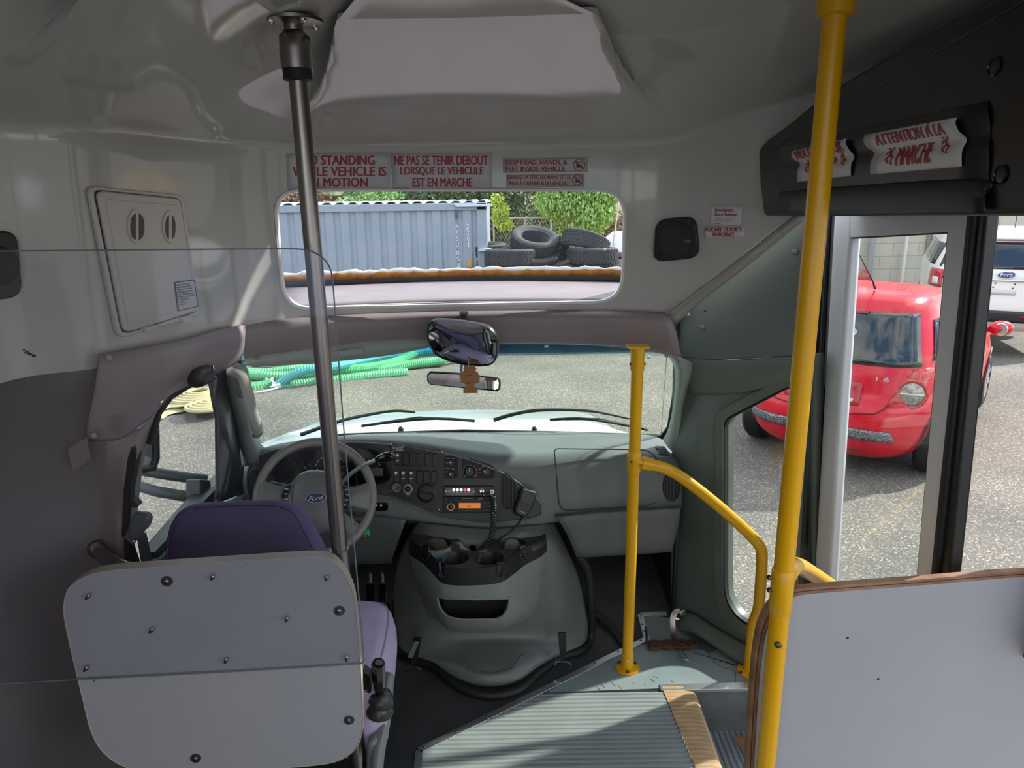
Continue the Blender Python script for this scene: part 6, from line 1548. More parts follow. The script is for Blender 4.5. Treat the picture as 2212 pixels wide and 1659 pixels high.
# ================================================================== outside: lot surface
GZ = -.76
def gz(y): return GZ if y < 9 else GZ - .34 * min(1, (y - 9) / 4)
def asphalt():
    m = bpy.data.materials.new('aggregate_asphalt'); m.use_nodes = True
    t = m.node_tree; b = t.nodes['Principled BSDF']; b.inputs['Roughness'].default_value = .9; b.inputs['Specular IOR Level'].default_value = .25
    co = t.nodes.new('ShaderNodeTexCoord')
    v = t.nodes.new('ShaderNodeTexVoronoi'); v.inputs['Scale'].default_value = 95; v.inputs['Randomness'].default_value = 1
    r = t.nodes.new('ShaderNodeValToRGB'); r.color_ramp.interpolation = 'LINEAR'
    e = r.color_ramp.elements
    e[0].position = 0; e[0].color = lin('656560')
    e[1].position = 1; e[1].color = lin('bcb09c')
    for p, c in ((.40, '6e6d68'), (.70, '79766f'), (.84, '89837a'), (.94, 'a09686')):
        q = e.new(p); q.color = lin(c)
    sp = t.nodes.new('ShaderNodeSeparateColor')
    n = t.nodes.new('ShaderNodeTexNoise'); n.inputs['Scale'].default_value = .8; n.inputs['Detail'].default_value = 5
    mx = t.nodes.new('ShaderNodeMix'); mx.data_type = 'RGBA'; mx.blend_type = 'MULTIPLY'; mx.inputs['Factor'].default_value = 1
    r2 = t.nodes.new('ShaderNodeValToRGB'); r2.color_ramp.elements[0].position = .35; r2.color_ramp.elements[0].color = (.72, .72, .74, 1); r2.color_ramp.elements[1].position = .65; r2.color_ramp.elements[1].color = (1.05, 1.03, 1.0, 1)
    t.links.new(co.outputs['Object'], v.inputs['Vector']); t.links.new(v.outputs['Color'], sp.inputs['Color'])
    t.links.new(sp.outputs['Red'], r.inputs['Fac']); t.links.new(co.outputs['Object'], n.inputs['Vector'])
    t.links.new(n.outputs['Fac'], r2.inputs['Fac'])
    t.links.new(r.outputs['Color'], mx.inputs['A']); t.links.new(r2.outputs['Color'], mx.inputs['B']); t.links.new(mx.outputs['Result'], b.inputs['Base Color'])
    bp = t.nodes.new('ShaderNodeBump'); bp.inputs['Strength'].default_value = .6; bp.inputs['Distance'].default_value = .004
    t.links.new(v.outputs['Distance'], bp.inputs['Height']); t.links.new(bp.outputs['Normal'], b.inputs['Normal'])
    return m
ys = [-12, -4, 0, 4, 7, 9, 10, 11, 12, 13, 16, 18]
o = MB().grid([[Vector((x, y, gz(y))) for x in (-30, -10, 0, 10, 30)] for y in ys]).build('ground_asphalt', asphalt(), None, 60); struct(o)
M_['grass'] = mat('autumn_grass', '7d7a3c', .9, col2='b98a4e', nscale=1.2, namt=.35, bump=.4, bscale=20)
o = MB().grid([[Vector((x, y, -1.1 + (y - 18) * .012)) for x in (-40, -10, 10, 40)] for y in (17.9, 25, 40, 70)]).build('ground_lawn', M_['grass'], None, 0); struct(o)

def extr(name, poly, off, m, parent=None, bevel=0): return MB().prism(poly, off).build(name, m, parent, 35, bevel)

# ---- shipping container
ct = thing('shipping_container', 'long grey blue corrugated shipping container beyond the upper window', 'shipping container', (-4, 13.3, -1.1))
CB = mat('container_blue_grey', '97a2b0', .5, col2='8d99a9', nscale=2)
CY, CT, CBt = 13.3, PY(800, 440, 13.3).z, -1.1
cx1 = PY(1052, 500, CY).x; cx0 = cx1 - 6.06
rows = [[], []]; x = cx0 + .1
while x < cx1 - .18:
    for dx, dy in ((0, .0), (.07, .0), (.105, .036), (.175, .036), (.21, 0)):
        for r, z in ((0, CBt + .12), (1, CT - .12)): rows[r].append(Vector((x + dx, CY + .02 + dy, z)))
    x += .28
MB().grid(rows).build('corrugated_side', CB, ct, 20)
MB().box(((cx0 + cx1) / 2, CY + .03, CT - .075), (6.06, .10, .13)).build('top_rail', CB, ct, 35, bevel=.01)
MB().box(((cx0 + cx1) / 2, CY + .03, CBt + .07), (6.06, .10, .14)).build('bottom_rail', CB, ct, 35, bevel=.01)
for xx, w in ((cx1 - .09, .18), (cx0 + .08, .16)):
    MB().box((xx, CY + .06, (CT + CBt) / 2), (w, .16, CT - CBt)).build('corner_post', CB, ct, 35, bevel=.012)
rr = []
for k in range(26):
    xa = cx0 + k * .235
    rr += [(xa, CT - .012), (xa + .06, CT + .028), (xa + .15, CT + .028), (xa + .20, CT - .012)]
MB().grid([[Vector((a, y, z)) for a, z in rr] for y in (CY + .02, CY + 2.4)]).build('roof', mat('container_roof', 'c6d2dc', .4), ct, 30, solid=.004)
MB().box((cx1 - .02, CY + 1.2, (CT + CBt) / 2), (.04, 2.38, CT - CBt - .1)).build('end_doors', CB, ct, 0)
MB().box(((cx0 + cx1) / 2, CY + 2.42, (CT + CBt) / 2), (6.0, .05, CT - CBt - .1)).build('far_side', CB, ct, 0)
CPL = plY(CY - .025)
pp('gusset', [(980, 441), (1062, 441), (1062, 446), (986, 447)], plY(CY - .1), .2, mat('pale_blue_steel', 'c3d2e4', .4), ct, bevel=.005)
pp('lock_handle', [(1036, 538), (1061, 537), (1060, 543), (1033, 543)], plY(CY - .12), .12, mat('pale_blue_steel', 'c3d2e4', .4), ct, bevel=.005)
pp('dark_plate', [(982, 452), (987, 452), (990, 472), (984, 475)], CPL, .01, mat('plate_dark', '4c5560', .6), ct)
pp('orange_plate', [(1010, 559), (1018, 560), (1018, 577), (1010, 576)], CPL, .01, mat('orange_plate', 'd89a30', .5), ct)
ls = []
for k, c in enumerate('ATSU'): ls.append((c, q4(984 + k * .5, 484 + k * 13.2, 990 + k * .5, 494 + k * 13.2)))
for k, c in enumerate('858'): ls.append((c, q4(986 + k * .9, 541 + k * 13.2, 992 + k * .9, 551 + k * 13.2)))
for k, c in enumerate('22G1'): ls.append((c, q4(1007 + k * .8 + (2 if c == '1' else 0), 483 + k * 13.2, 1013 + k * .8 - (2 if c == '1' else 0), 494 + k * 13.2)))
ptext(ls, CPL, M_['white_ink'], 'lettering', ct, .01, 0)

# ---- pile of tyres, each its own thing
def make_tyre():
    t = thing('tyre', 'x', 'tyre', (0, 0, 0), 'pile of old tyres')
    pr = [(.30, -.12), (.33, -.145), (.40, -.15), (.435, -.135), (.45, -.10), (.452, 0), (.45, .10), (.435, .135), (.40, .15), (.33, .145), (.30, .12), (.27, .11), (.285, 0), (.27, -.11)]
    rows = [[Vector((r * math.cos(2 * math.pi * k / 40), r * math.sin(2 * math.pi * k / 40), h)) for k in range(40)] for r, h in pr + pr[:1]]
    mb = MB().grid(rows, True)
    mb.build('carcass', mat('old_tyre_rubber', '3a3d40', .8, col2='4a4d50', nscale=9), t, 50)
    tb = MB()
    for k in range(36):
        a = 2 * math.pi * k / 36
        for h in (-.09, -.03, .03, .09):
            R_m = Matrix.Rotation(a + (.06 if h in (-.03, .09) else 0), 3, 'Z')
            tb.box(R_m @ Vector((.452, 0, h)), (.018, .058, .050), R_m)
    tb.build('tread', mat('old_tyre_tread', '33363a', .85), t, 20)
    return t
tyre0 = make_tyre()
tyres = [  # px, py, Y, tilt axis angle, tilt, label
 (1103, 556, 12.6, 0, 0.02, 'flat tyre on top of the left stack in the tyre pile'),
 (1106, 584, 12.62, 0, -0.02, 'lower flat tyre of the left stack in the tyre pile'),
 (1155, 523, 12.9, .3, .46, 'tilted tyre leaning high with its open middle towards the bus'),
 (1150, 565, 12.75, .3, .25, 'tyre slumped under the high leaning tyre'),
 (1158, 590, 12.7, .2, .12, 'bottom tyre below the leaning tyre, beside the left stack'),
 (1199, 545, 13.2, 1.2, .9, 'tyre standing half upright in the middle gap of the pile'),
 (1214, 562, 12.8, -.6, .55, 'small tilted tyre between the leaning tyre and the right stack'),
 (1222, 588, 12.7, -.4, .35, 'pale dusty tyre at the foot of the middle gap'),
 (1263, 527, 12.8, -.9, -.38, 'tyre tipped over the right stack with its tread to the bus'),
 (1279, 553, 12.7, 0, .02, 'upper flat tyre of the right stack with a white triangle'),
 (1282, 578, 12.72, 0, -.01, 'lower flat tyre of the right stack'),
 (1050, 540, 13.7, 0, .1, 'tyre half hidden behind the container corner'),
 (1052, 572, 13.7, 0, .0, 'tyre under the one behind the container corner')]
for i, (x, y, Y, ax_, tl_, lb_) in enumerate(tyres):
    o = tyre0 if i == 0 else copy_tree(tyre0)
    o.location = PY(x, y, Y)
    o.rotation_euler = (Matrix.Rotation(tl_, 3, Vector((math.cos(ax_), math.sin(ax_), 0))) @ Matrix.Rotation(-.06, 3, 'X') @ Matrix.Rotation(i * .7, 3, 'Z')).to_euler()
    sc_ = (1.0, 1.02, .95, .98, 1.02, .85, .72, .85, .95, 1.0, 1.0, .85, .85)[i]
    o.scale = (sc_, sc_, sc_ * (1.0 if i not in (2, 8) else 1.05)); o['label'] = lb_
pp('white_triangle', [(1304, 537), (1310, 536.5), (1307, 543)], plY(12.20), .004, M_['white_ink'], None)
o = bpy.data.objects['white_triangle']; tag(o, 'small white triangle sticker on the upper tyre of the right stack', 'sticker')
# earth bank the pile stands on
bank = MB().grid(loft([[(-.6, 11.6, -1.15), (1.2, 11.6, -1.15), (3.2, 11.6, -1.15)], [(-.4, 12.2, .30), (1.2, 12.15, .30), (2.6, 12.2, .28)], [(-.4, 13.8, .22), (1.2, 13.9, .25), (2.6, 13.8, .22)], [(-.6, 15, -1.15), (1.2, 15, -1.15), (3.2, 15, -1.15)]], 4, 3)).build('ground_bank', mat('dark_earth', '3d3a38', .9, col2='4b4845', nscale=5), None, 60); struct(bank)

# ---- hoses on the lot
def hose(label, pts, r, m, ribs=True, group='drainage hoses'):
    P = crom([PZ(x, y, gz(10) + r + l) for x, y, l in pts], 10)
    L = sum((b - a).length for a, b in zip(P, P[1:]))
    if ribs:
        # real corrugation: radius ripples along the length
        n = int(L / .035); Q = []; acc = [0]
        for a, b in zip(P, P[1:]): acc.append(acc[-1] + (b - a).length)
        for k in range(n * 2 + 1):
            s = L * k / (n * 2); i = 0
            while i < len(acc) - 2 and acc[i + 1] < s: i += 1
            Q.append(P[i].lerp(P[i + 1], (s - acc[i]) / max(acc[i + 1] - acc[i], 1e-6)))
        o = MB().tube(Q, [r * (1.0 if k % 2 else .86) for k in range(len(Q))], 10).build('hose', m, None, 25)
    else:
        o = MB().tube(P, r, 12).build('hose', m, None, 60)
    tag(o, label, 'hose', group); return o
GH = mat('green_ribbed_hose', '58b478', .4, col2='74c290', nscale=3)
TH = mat('turquoise_hose', '58b0b0', .4)
hose('green ribbed hose lying furthest back along the top of the tangle', [(480, 800, .0), (560, 806, .0), (640, 798, 0), (700, 800, 0), (760, 806, 0), (830, 798, 0), (900, 785, 0), (960, 778, 0)], .072, GH)
hose('green ribbed hose bending across the middle of the hose tangle', [(470, 804, .0), (560, 812, .05), (640, 812, .02), (720, 800, .10), (800, 794, .06), (860, 780, .02), (905, 757, .0), (930, 740, 0)], .072, GH)
hose('green ribbed hose nearest the bus running to its cut end', [(880, 805, 0), (780, 815, 0), (690, 826, 0), (640, 832, .0), (600, 838, 0)], .075, GH)
hose('turquoise hose arching over the green hoses to a clamp', [(592, 838, .0), (625, 815, .14), (660, 800, .22), (720, 792, .22), (780, 780, .12), (850, 768, .04), (960, 752, 0)], .065, TH)
hose('pale blue smooth hose along the front of the tangle on the right', [(770, 800, .02), (860, 793, 0), (960, 776, 0), (1010, 764, 0)], .055, mat('pale_blue_hose', '92bdbb', .4), False)
hose('short bright green ribbed hose end at the left of the tangle', [(500, 843, 0), (540, 840, 0), (585, 832, 0)], .085, GH)
hose('dark turquoise hose at the top edge of the tangle', [(520, 782, 0), (640, 776, 0), (760, 768, .0), (860, 758, 0)], .06, mat('deep_turquoise', '3a8d8d', .4), False)
for x, y, k in ((597, 838, 'steel hose clamp joining the turquoise hose end'), (583, 831, 'steel coupling on the short green hose')):
    c_ = thing('hose_clamp', k, 'hose clamp', PZ(x, y, gz(10)), 'hose clamps')
    q = PZ(x, y, gz(10) + .07)
    MB().lathe([(.085, -.05), (.10, -.05), (.10, -.02), (.085, -.02), (.085, .02), (.10, .02), (.10, .05), (.085, .05)], q, (1, .4, .0), 16).build('ring', M_['chrome'], c_, 30)
    MB().box(q + Vector((0, -.09, .03)), (.10, .05, .05)).build('lever', M_['chrome'], c_, 0, bevel=.01)
wh = MB().tube(crom([PZ(x, y, gz(9) + .02) for x, y in ((500, 852), (560, 847), (600, 838))], 5), .012, 6).build('white_pipe', M_['white'], None, 60); tag(wh, 'thin white pipe lying before the green hose end', 'pipe')
# flat canvas hoses outside the driver window
CV = mat('cream_canvas', 'c8bf92', .85, col2='b5ac80', nscale=6)
def flat_hose(label, pts, w, Y0=None):
    P = crom([PZ(x, y, gz(9) + l) for x, y, l in pts], 6)
    o = MB().tube(P, (.022, w), 10, flat=(0, 0, 1)).build('canvas_hose', CV, None, 50); tag(o, label, 'canvas hose', 'flat canvas hoses'); return o
flat_hose('flat cream canvas hose lowest in the heap outside the driver window', [(325, 905, .02), (345, 893, .02), (380, 884, .03), (430, 876, .02), (470, 870, .02)], .14)
flat_hose('flat cream canvas hose folded over the middle of the heap', [(330, 885, .06), (370, 872, .08), (410, 868, .10), (450, 856, .08), (475, 845, .05)], .13)
flat_hose('flat cream canvas hose across the back of the heap', [(340, 868, .04), (380, 856, .06), (430, 850, .08), (480, 850, .06)], .12)
for k, (x, y, r) in enumerate(((432, 858, .32), (448, 880, .22))):
    q = PZ(x, y, gz(9) + .09); mb = MB()
    for t in range(5):
        mb.tube([q + Vector(((r - t * .05) * math.cos(2 * math.pi * a / 28), (r - t * .05) * math.sin(2 * math.pi * a / 28), .02 + t * .012)) for a in range(28)], .024, 6, closed=True)
    o = mb.build('canvas_hose', CV, None, 50); tag(o, ('large rolled coil of cream canvas hose behind the window frame', 'small rolled coil of cream canvas hose in front of the larger one')[k], 'canvas hose', 'flat canvas hoses')

# ================================================================== vehicles
def sect(z, keys):
    """interpolate (z, y_rear, y_front, half width) between key heights"""
    for a, b in zip(keys, keys[1:]):
        if a[0] <= z <= b[0]:
            t = (z - a[0]) / (b[0] - a[0]); t2 = t
            return [a[i] + (b[i] - a[i]) * t2 for i in (1, 2, 3)]
    return list((keys[0] if z < keys[0][0] else keys[-1])[1:])
class Car:
    def __init__(s, keys, pos, hd, n=4.2, nz=40):
        s.keys = keys; s.n = n; s.h = Vector((math.cos(hd), math.sin(hd), 0)); s.r = Vector((s.h.y, -s.h.x, 0)); s.o = Vector(pos)
        zs = [k[0] for k in keys]; s.Z = [zs[0] + (zs[-1] - zs[0]) * i / nz for i in range(nz + 1)]
        s.ks = [crom([Vector(k[1:]) for k in keys], 6)]
        zz = crom([Vector((k[0], 0, 0)) for k in keys], 6); s.zz = [p.x for p in zz]
    def sec(s, z):
        zz, K = s.zz, s.ks[0]
        if z <= zz[0]: return K[0]
        for i in range(len(zz) - 1):
            if zz[i] <= z <= zz[i + 1]:
                t = (z - zz[i]) / max(zz[i + 1] - zz[i], 1e-6); return K[i].lerp(K[i + 1], t)
        return K[-1]
    def W(s, x, y, z): return s.o + s.r * x + s.h * y + Vector((0, 0, z))
    def loc(s, t, z, off=0.0):
        """t: angle round the outline, 0 = right side, -pi/2 = rear, pi/2 = front"""
        yr, yf, w = s.sec(z)
        c, sn = math.cos(t), math.sin(t); e = 2 / s.n
        k = lambda v: math.copysign(abs(v) ** e, v)
        return Vector((k(c) * (w + off), (yr + yf) / 2 + k(sn) * ((yf - yr) / 2 + off), z))
    def P(s, t, z, off=0.0): return s.W(*s.loc(t, z, off))
    def at_x(s, x, z, off=0.0, rear=True):
        yr, yf, w = s.sec(z); q = min(abs(x) / w, .9999)
        yy = (1 - q ** s.n) ** (1 / s.n); return s.W(x, (yr + yf) / 2 + (-1 if rear else 1) * (yy * (yf - yr) / 2 + off), z)
    def at_y(s, y, z, off=0.0, right=True):
        yr, yf, w = s.sec(z); q = min(abs(y - (yr + yf) / 2) / ((yf - yr) / 2), .9999)
        xx = (1 - q ** s.n) ** (1 / s.n); return s.W((1 if right else -1) * (xx * w + off), y, z)
    def body(s, m, parent, zlo, zhi, name='body', cap_=True):
        rows = []
        for z in [q for q in s.Z if zlo <= q <= zhi]:
            rows.append([s.P(2 * math.pi * k / 96, z) for k in range(96)])
        top = rows[-1]; c = sum(top, Vector()) / 96
        for f, dz in ((.9, .012), (.7, .026), (.4, .036), (.02, .04)):
            rows.append([c + (p - c) * f + Vector((0, 0, dz)) for p in top])
        return MB().grid(rows, True).build(name, m, parent, 40)
    def patch(s, fn, name, m, parent, nu=14, nv=8, solid=.006):
        return MB().grid([[fn(u / nu, v / nv) for u in range(nu + 1)] for v in range(nv + 1)]).build(name, m, parent, 50, solid=solid)
    def wheel(s, x, y, R, w, hub, parent):
        side = 1 if x > 0 else -1
        c = s.W(x, y, R); ax = s.r * side
        t = MB().lathe([(R * .62, -w / 2), (R * .9, -w / 2), (R, -w * .32), (R, w * .32), (R * .9, w / 2), (R * .64, w / 2), (R * .6, w * .3)], c, ax, 32).build('tyre', M_['rubber'], parent, 40)
        hb = MB().lathe([(R * .64, w * .42), (R * .6, w * .46), (R * .3, w * .30), (R * .15, w * .40), (.01, w * .42)], c, ax, 32, False).build('wheel_cover', hub, t, 40)
        mb = MB(); a0 = ax.orthogonal().normalized(); b0_ = ax.cross(a0)
        for k in range(7):
            a = 2 * math.pi * k / 7; d = a0 * math.cos(a) + b0_ * math.sin(a); e = ax.cross(d)
            mb.prism([c + ax * (w * .46) + d * R * .16 + e * .02, c + ax * (w * .46) + d * R * .16 - e * .02, c + ax * (w * .50) + d * R * .58 - e * .035, c + ax * (w * .50) + d * R * .58 + e * .035], -ax * .03)
        mb.build('spokes', hub, t, 0)
        return t
RED = mat('red_car_paint', 'cc0828', .25, spec=.4, coat=.3)
CGL = mat('dark_car_glass', '10161c', .04, spec=.9)
car = Car([(.17, -.50, 3.10, .68), (.24, -.60, 3.22, .76), (.36, -.655, 3.28, .82), (.55, -.665, 3.27, .835), (.66, -.62, 3.22, .84), (.72, -.575, 3.15, .835), (.88, -.54, 2.95, .81), (.98, -.50, 2.35, .775), (1.10, -.43, 2.02, .73), (1.25, -.33, 1.65, .665), (1.38, -.235, 1.30, .61), (1.455, -.16, 1.02, .56), (1.485, -.08, .85, .50)], (3.02, 6.20, GZ), math.radians(50))
rc_ = thing('red_hatchback', 'bright red hatchback parked outside the entry door', 'car', car.W(0, 1.2, 0))
car.body(RED, rc_, .17, 1.485)
def rear(x0, x1, z0, z1, off, tx0=None, tx1=None):
    return lambda u, v: car.at_x((x0 + (x1 - x0) * u) * (1 - v) + ((tx0 if tx0 is not None else x0) + ((tx1 if tx1 is not None else x1) - (tx0 if tx0 is not None else x0)) * u) * v, z0 + (z1 - z0) * v, off)
gw = car.patch(rear(-.64, .64, .965, 1.365, .006, -.54, .54), 'rear_window', CGL, rc_, 20, 10)
car.patch(rear(-.17, .17, 1.345, 1.375, .012), 'brake_light', mat('red_lens', '8c0a18', .1, coat=.5), rc_, 8, 2)
MB().tube([car.at_x(x, .985 + .0 * x, .022) for x in (-.25, -.1, .05, .16)], .012, 6).build('rear_wiper', M_['black'], rc_, 60)
MB().lathe([(.022, 0), (.02, .04)], car.at_x(-.06, .985, 0), -car.h, 12).build('wiper_hub', M_['black'], rc_)
MB().tube([car.at_x(x, z, .0095) for x, z in ((-.16, 1.0), (-.02, 1.0), (.05, 1.09), (.55, 1.06))], .004, 5).build('defroster_line', mat('pale_line', 'a9b4ba', .4), gw, 60)
MB().frame([car.at_x(.10 + .035 * math.cos(a), 1.20 + .03 * math.sin(a), .010) for a in [2 * math.pi * k / 16 for k in range(16)]], [car.at_x(.10 + .02 * math.cos(a), 1.20 + .018 * math.sin(a), .010) for a in [2 * math.pi * k / 16 for k in range(16)]], (0, -.004, 0)).build('suction_mark', mat('pale_line', 'a9b4ba', .4), gw, 0)
# tail lamps: dark red lens with a round clear lamp
for s in (-1, 1):
    lens = MB().grid([[car.at_x(s * x, z, .010) for x, z in zip(a, b)] for a, b in (((.60, .70, .80), (.95, .95, .95)), ((.56, .68, .808), (.86, .86, .86)), ((.50, .66, .815), (.74, .74, .74)), ((.46, .66, .815), (.66, .66, .67)))]).build('tail_lamp', mat('red_lamp_lens', 'b00c22', .1, coat=.6), rc_, 50, solid=.012)
    cz = .765; cxl = .615
    d_ = (-car.h + car.r * s * .35 + Vector((0, 0, .12))).normalized(); c_ = car.at_x(s * cxl, cz, .035)
    MB().lathe([(.118, -.03), (.118, .006), (.108, .014), (.094, .012)], c_, d_, 30, False).build('lamp_ring', mat('red_lamp_lens', 'b00c22', .1, coat=.6), lens, 40)
    MB().lathe([(.094, .006), (.088, .016), (.04, .022), (.01, .023)], c_, d_, 30).build('round_lamp', mat('clear_lamp', 'b9b4ae', .15, .6, col2='6e655c', nscale=40), lens, 40)
    a_ = d_.cross(Vector((0, 0, 1))).normalized()
    MB().tube([c_ + d_ * .021 - a_ * .085, c_ + d_ * .025, c_ + d_ * .021 + a_ * .085], .006, 6).build('lamp_bar', mat('lamp_bar', 'd8d6d2', .3), lens, 60)
# plate recess without plate, badge, bumper joints, lower grilles
car.patch(rear(-.33, .27, .645, .825, .008), 'plate_recess', mat('red_recess', 'a80e24', .3, coat=.4), rc_, 10, 4, .010)
MB().lathe([(.014, 0), (.014, .012), (.008, .014)], car.at_x(.21, .685, .014), -car.h, 12).build('recess_cap', M_['white'], rc_)
text_mesh([('1.6', [(0, 0), (1, 0), (1, 1), (0, 1)])], lambda p: car.at_x(.36 + .09 * p[0], .885 - .035 * p[1], .006), M_['alu'], 'lettering', rc_, .01)
MB().tube([car.at_x(x, z, .002) for x, z in ((-.82, .66), (-.46, .645), (-.40, .60), (-.2, .575), (.2, .575), (.40, .60), (.46, .645), (.82, .665))], .006, 6).build('bumper_joint', mat('dark_red_joint', '5a0812', .5), rc_, 60)
HONEY = mat('silver_mesh', '9a9c9e', .45, .6, col2='3c3d3f', nscale=70, namt=.25, stretch=(1, 1, 2.2))
for x0, x1, t0, t1 in ((-.72, -.28, -.74, -.26), (-.05, .56, -.05, .52)):
    car.patch(rear(x0, x1, .37, .46, .010, t0, t1), 'bumper_mesh', HONEY, rc_, 12, 3, .008)
MB().tube([car.at_x(x, .265, .004) for x in (-.66, -.3, 0, .3, .66)], .008, 6).build('bumper_lip', mat('dark_red_joint', '5a0812', .5), rc_, 60)
# roof seam, side glass, mirror, antenna, wheels
for s in (-1, 1):
    for y0, y1, b0_, b1 in ((.10, .95, .30, .93), (1.02, 1.75, 1.02, 1.42)):
        car.patch(lambda u, v, s=s, y0=y0, y1=y1, b0_=b0_, b1=b1: car.at_y((y0 + (y1 - y0) * u) * (1 - v) + (b0_ + (b1 - b0_) * u) * v, .99 + .36 * v, .008, s > 0), 'side_window', CGL, rc_, 8, 6)
    car.patch(lambda u, v, s=s: car.at_y((-.20 + .22 * u) * (1 - v) + (.02 + .18 * u) * v, 1.0 + .30 * v, .008, s > 0), 'quarter_window', CGL, rc_, 4, 4)
    MB().tube([car.at_y(y, .90, .006, s > 0) for y in (-.1, .5, 1.2, 1.9)], .006, 6).build('side_crease', RED, rc_, 60)
    MB().tube([car.at_y(.98, z, .004, s > 0) for z in (.3, .6, .9)], .004, 5).build('door_gap', mat('dark_red_joint', '5a0812', .5), rc_, 60)
    MB().ball(car.at_y(.84, .82, .012, s > 0), (.05, .05, .02)).build('door_handle', RED, rc_, 60)
    mrr = MB().ball(car.W(s * .95, 1.62, 1.02), (.12, .075, .075)).build('wing_mirror', RED, rc_, 60)
    MB().lathe([(.062, .0), (.055, .006)], car.W(s * .955, 1.55, 1.02), -car.h, 20).build('mirror_glass', M_['mirror'], mrr)
    MB().tube([car.W(s * .70, 1.66, 1.0), car.W(s * .88, 1.62, 1.0)], .03, 8).build('mirror_arm', RED, mrr, 60)
    for y in (0, 2.48):
        car.wheel(s * .735, y, .295, .19, mat('silver_wheel_cover', 'b4b8bc', .35, .5), rc_)
        # wheel arch lip
        MB().tube([car.at_y(y + .36 * math.cos(a), .30 + .36 * math.sin(a), .006, s > 0) for a in [math.pi * k / 14 for k in range(15)]], .012, 6).build('arch_lip', mat('dark_arch', '3a0a10', .6), rc_, 60)
car.patch(lambda u, v: car.W(-.58 + 1.16 * u, .10 + .6 * v * 0 + .3 * v, .14 + .0 * v), 'underside', M_['black'], rc_, 4, 4)
MB().tube([car.W(.14, .05, 1.52), car.W(.13, .0, 1.58), car.W(.05, -.42, 1.93)], [.010, .007, .003], 8).build('antenna', M_['black'], rc_, 60)
MB().box(car.W(-.18, .25, 1.522), (.10, .06, .006)).build('roof_mark', mat('dark_red_joint', '5a0812', .5), rc_)

SUVW = mat('white_suv_paint', 'd9d8d2', .25, coat=.5)
suv = Car([(.28, -.62, 4.1, .80), (.40, -.74, 4.18, .92), (.60, -.78, 4.2, .96), (.85, -.74, 4.15, .97), (1.05, -.70, 3.9, .965), (1.15, -.66, 3.2, .95), (1.35, -.52, 2.75, .89), (1.55, -.36, 2.3, .83), (1.66, -.24, 1.9, .77), (1.70, -.15, 1.6, .70)], tuple(PY(2170, 600, 10.35).xy + Vector((math.cos(1.08), math.sin(1.08))) * .74) + (GZ,), math.radians(62), 5)
sv = thing('white_suv', 'white sport utility vehicle parked beyond the red hatchback', 'car', suv.W(0, 1.5, 0))
suv.body(SUVW, sv, .28, 1.70)
srear = lambda x0, x1, z0, z1, off, t0=None, t1=None: (lambda u, v: suv.at_x((x0 + (x1 - x0) * u) * (1 - v) + ((t0 if t0 is not None else x0) + ((t1 if t1 is not None else x1) - (t0 if t0 is not None else x0)) * u) * v, z0 + (z1 - z0) * v, off))
suv.patch(srear(-.82, .82, 1.19, 1.56, .008, -.70, .70), 'rear_window', CGL, sv, 16, 8)
suv.patch(srear(-.30, .30, 1.585, 1.615, .02), 'brake_light', mat('red_lens', '8c0a18', .1, coat=.5), sv, 6, 2)
suv.patch(srear(-.75, .75, 1.60, 1.66, .06, -.7, .7), 'spoiler', SUVW, sv, 8, 2, .02)
suv.patch(srear(-.78, .78, 1.02, 1.05, .014), 'chrome_bar', M_['chrome'], sv, 12, 2, .012)
for s in (-1, 1):
    tl_ = lambda t: t if s < 0 else -math.pi - t
    lp_ = suv.patch(lambda u, v: suv.P(tl_(-2.62 + .46 * u), .88 + .27 * v, .010), 'tail_lamp', mat('red_lamp_lens', 'b00c22', .1, coat=.6), sv, 8, 6, .02)
    suv.patch(lambda u, v: suv.P(tl_(-2.44 + .20 * u), .92 + .11 * v, .024), 'reverse_lamp', mat('lamp_bar', 'd8d6d2', .3), lp_, 5, 3)
    suv.wheel(s * .83, 0, .37, .24, mat('silver_wheel_cover', 'b4b8bc', .35, .5), sv); suv.wheel(s * .83, 2.86, .37, .24, mat('silver_wheel_cover', 'b4b8bc', .35, .5), sv)
    suv.patch(lambda u, v, s=s: suv.at_y(-.2 + 2.4 * u, 1.2 + .33 * v, .008, s > 0), 'side_window', CGL, sv, 10, 4)
bq = suv.patch(lambda u, v: suv.at_x(.02 + .115 * math.cos(2 * math.pi * u) * v, 1.115 + .043 * math.sin(2 * math.pi * u) * v, .016), 'badge', M_['chrome'], sv, 24, 3)
suv.patch(lambda u, v: suv.at_x(.02 + .105 * math.cos(2 * math.pi * u) * v, 1.115 + .036 * math.sin(2 * math.pi * u) * v, .021), 'badge_field', M_['ford_blue'], bq, 24, 3)
text_mesh([('Ford', [(0, 0), (1, 0), (1, 1), (0, 1)])], lambda p: suv.at_x(-.05 + .14 * p[0], 1.138 - .046 * p[1], .026), M_['white_ink'], 'lettering', bq)
suv.patch(srear(-.93, .93, .43, .60, .016), 'lower_bumper', M_['dark'], sv, 14, 4, .02)
suv.patch(srear(.25, .62, .50, .535, .030), 'reflector', mat('red_lens', '8c0a18', .1), sv, 6, 2)
suv.patch(srear(-.18, .16, .83, .90, .010), 'tailgate_grip', mat('grip_white', 'c4c3bd', .4), sv, 6, 2)
for x, z in ((-.10, .99), (.14, .985), (-.12, .93), (.12, .925)):
    MB().lathe([(.012, 0), (.01, .008)], suv.at_x(x, z, .004), -suv.h, 8).build('plate_screw', M_['bolt'], sv)
MB().tube([suv.at_x(x, 1.215, .02) for x in (.1, .35, .6)], .014, 6).build('rear_wiper', M_['black'], sv, 60)
MB().tube([suv.W(.15, .3, 1.74), suv.W(.15, .3, 2.1)], .006, 6).build('antenna', M_['black'], sv, 60)
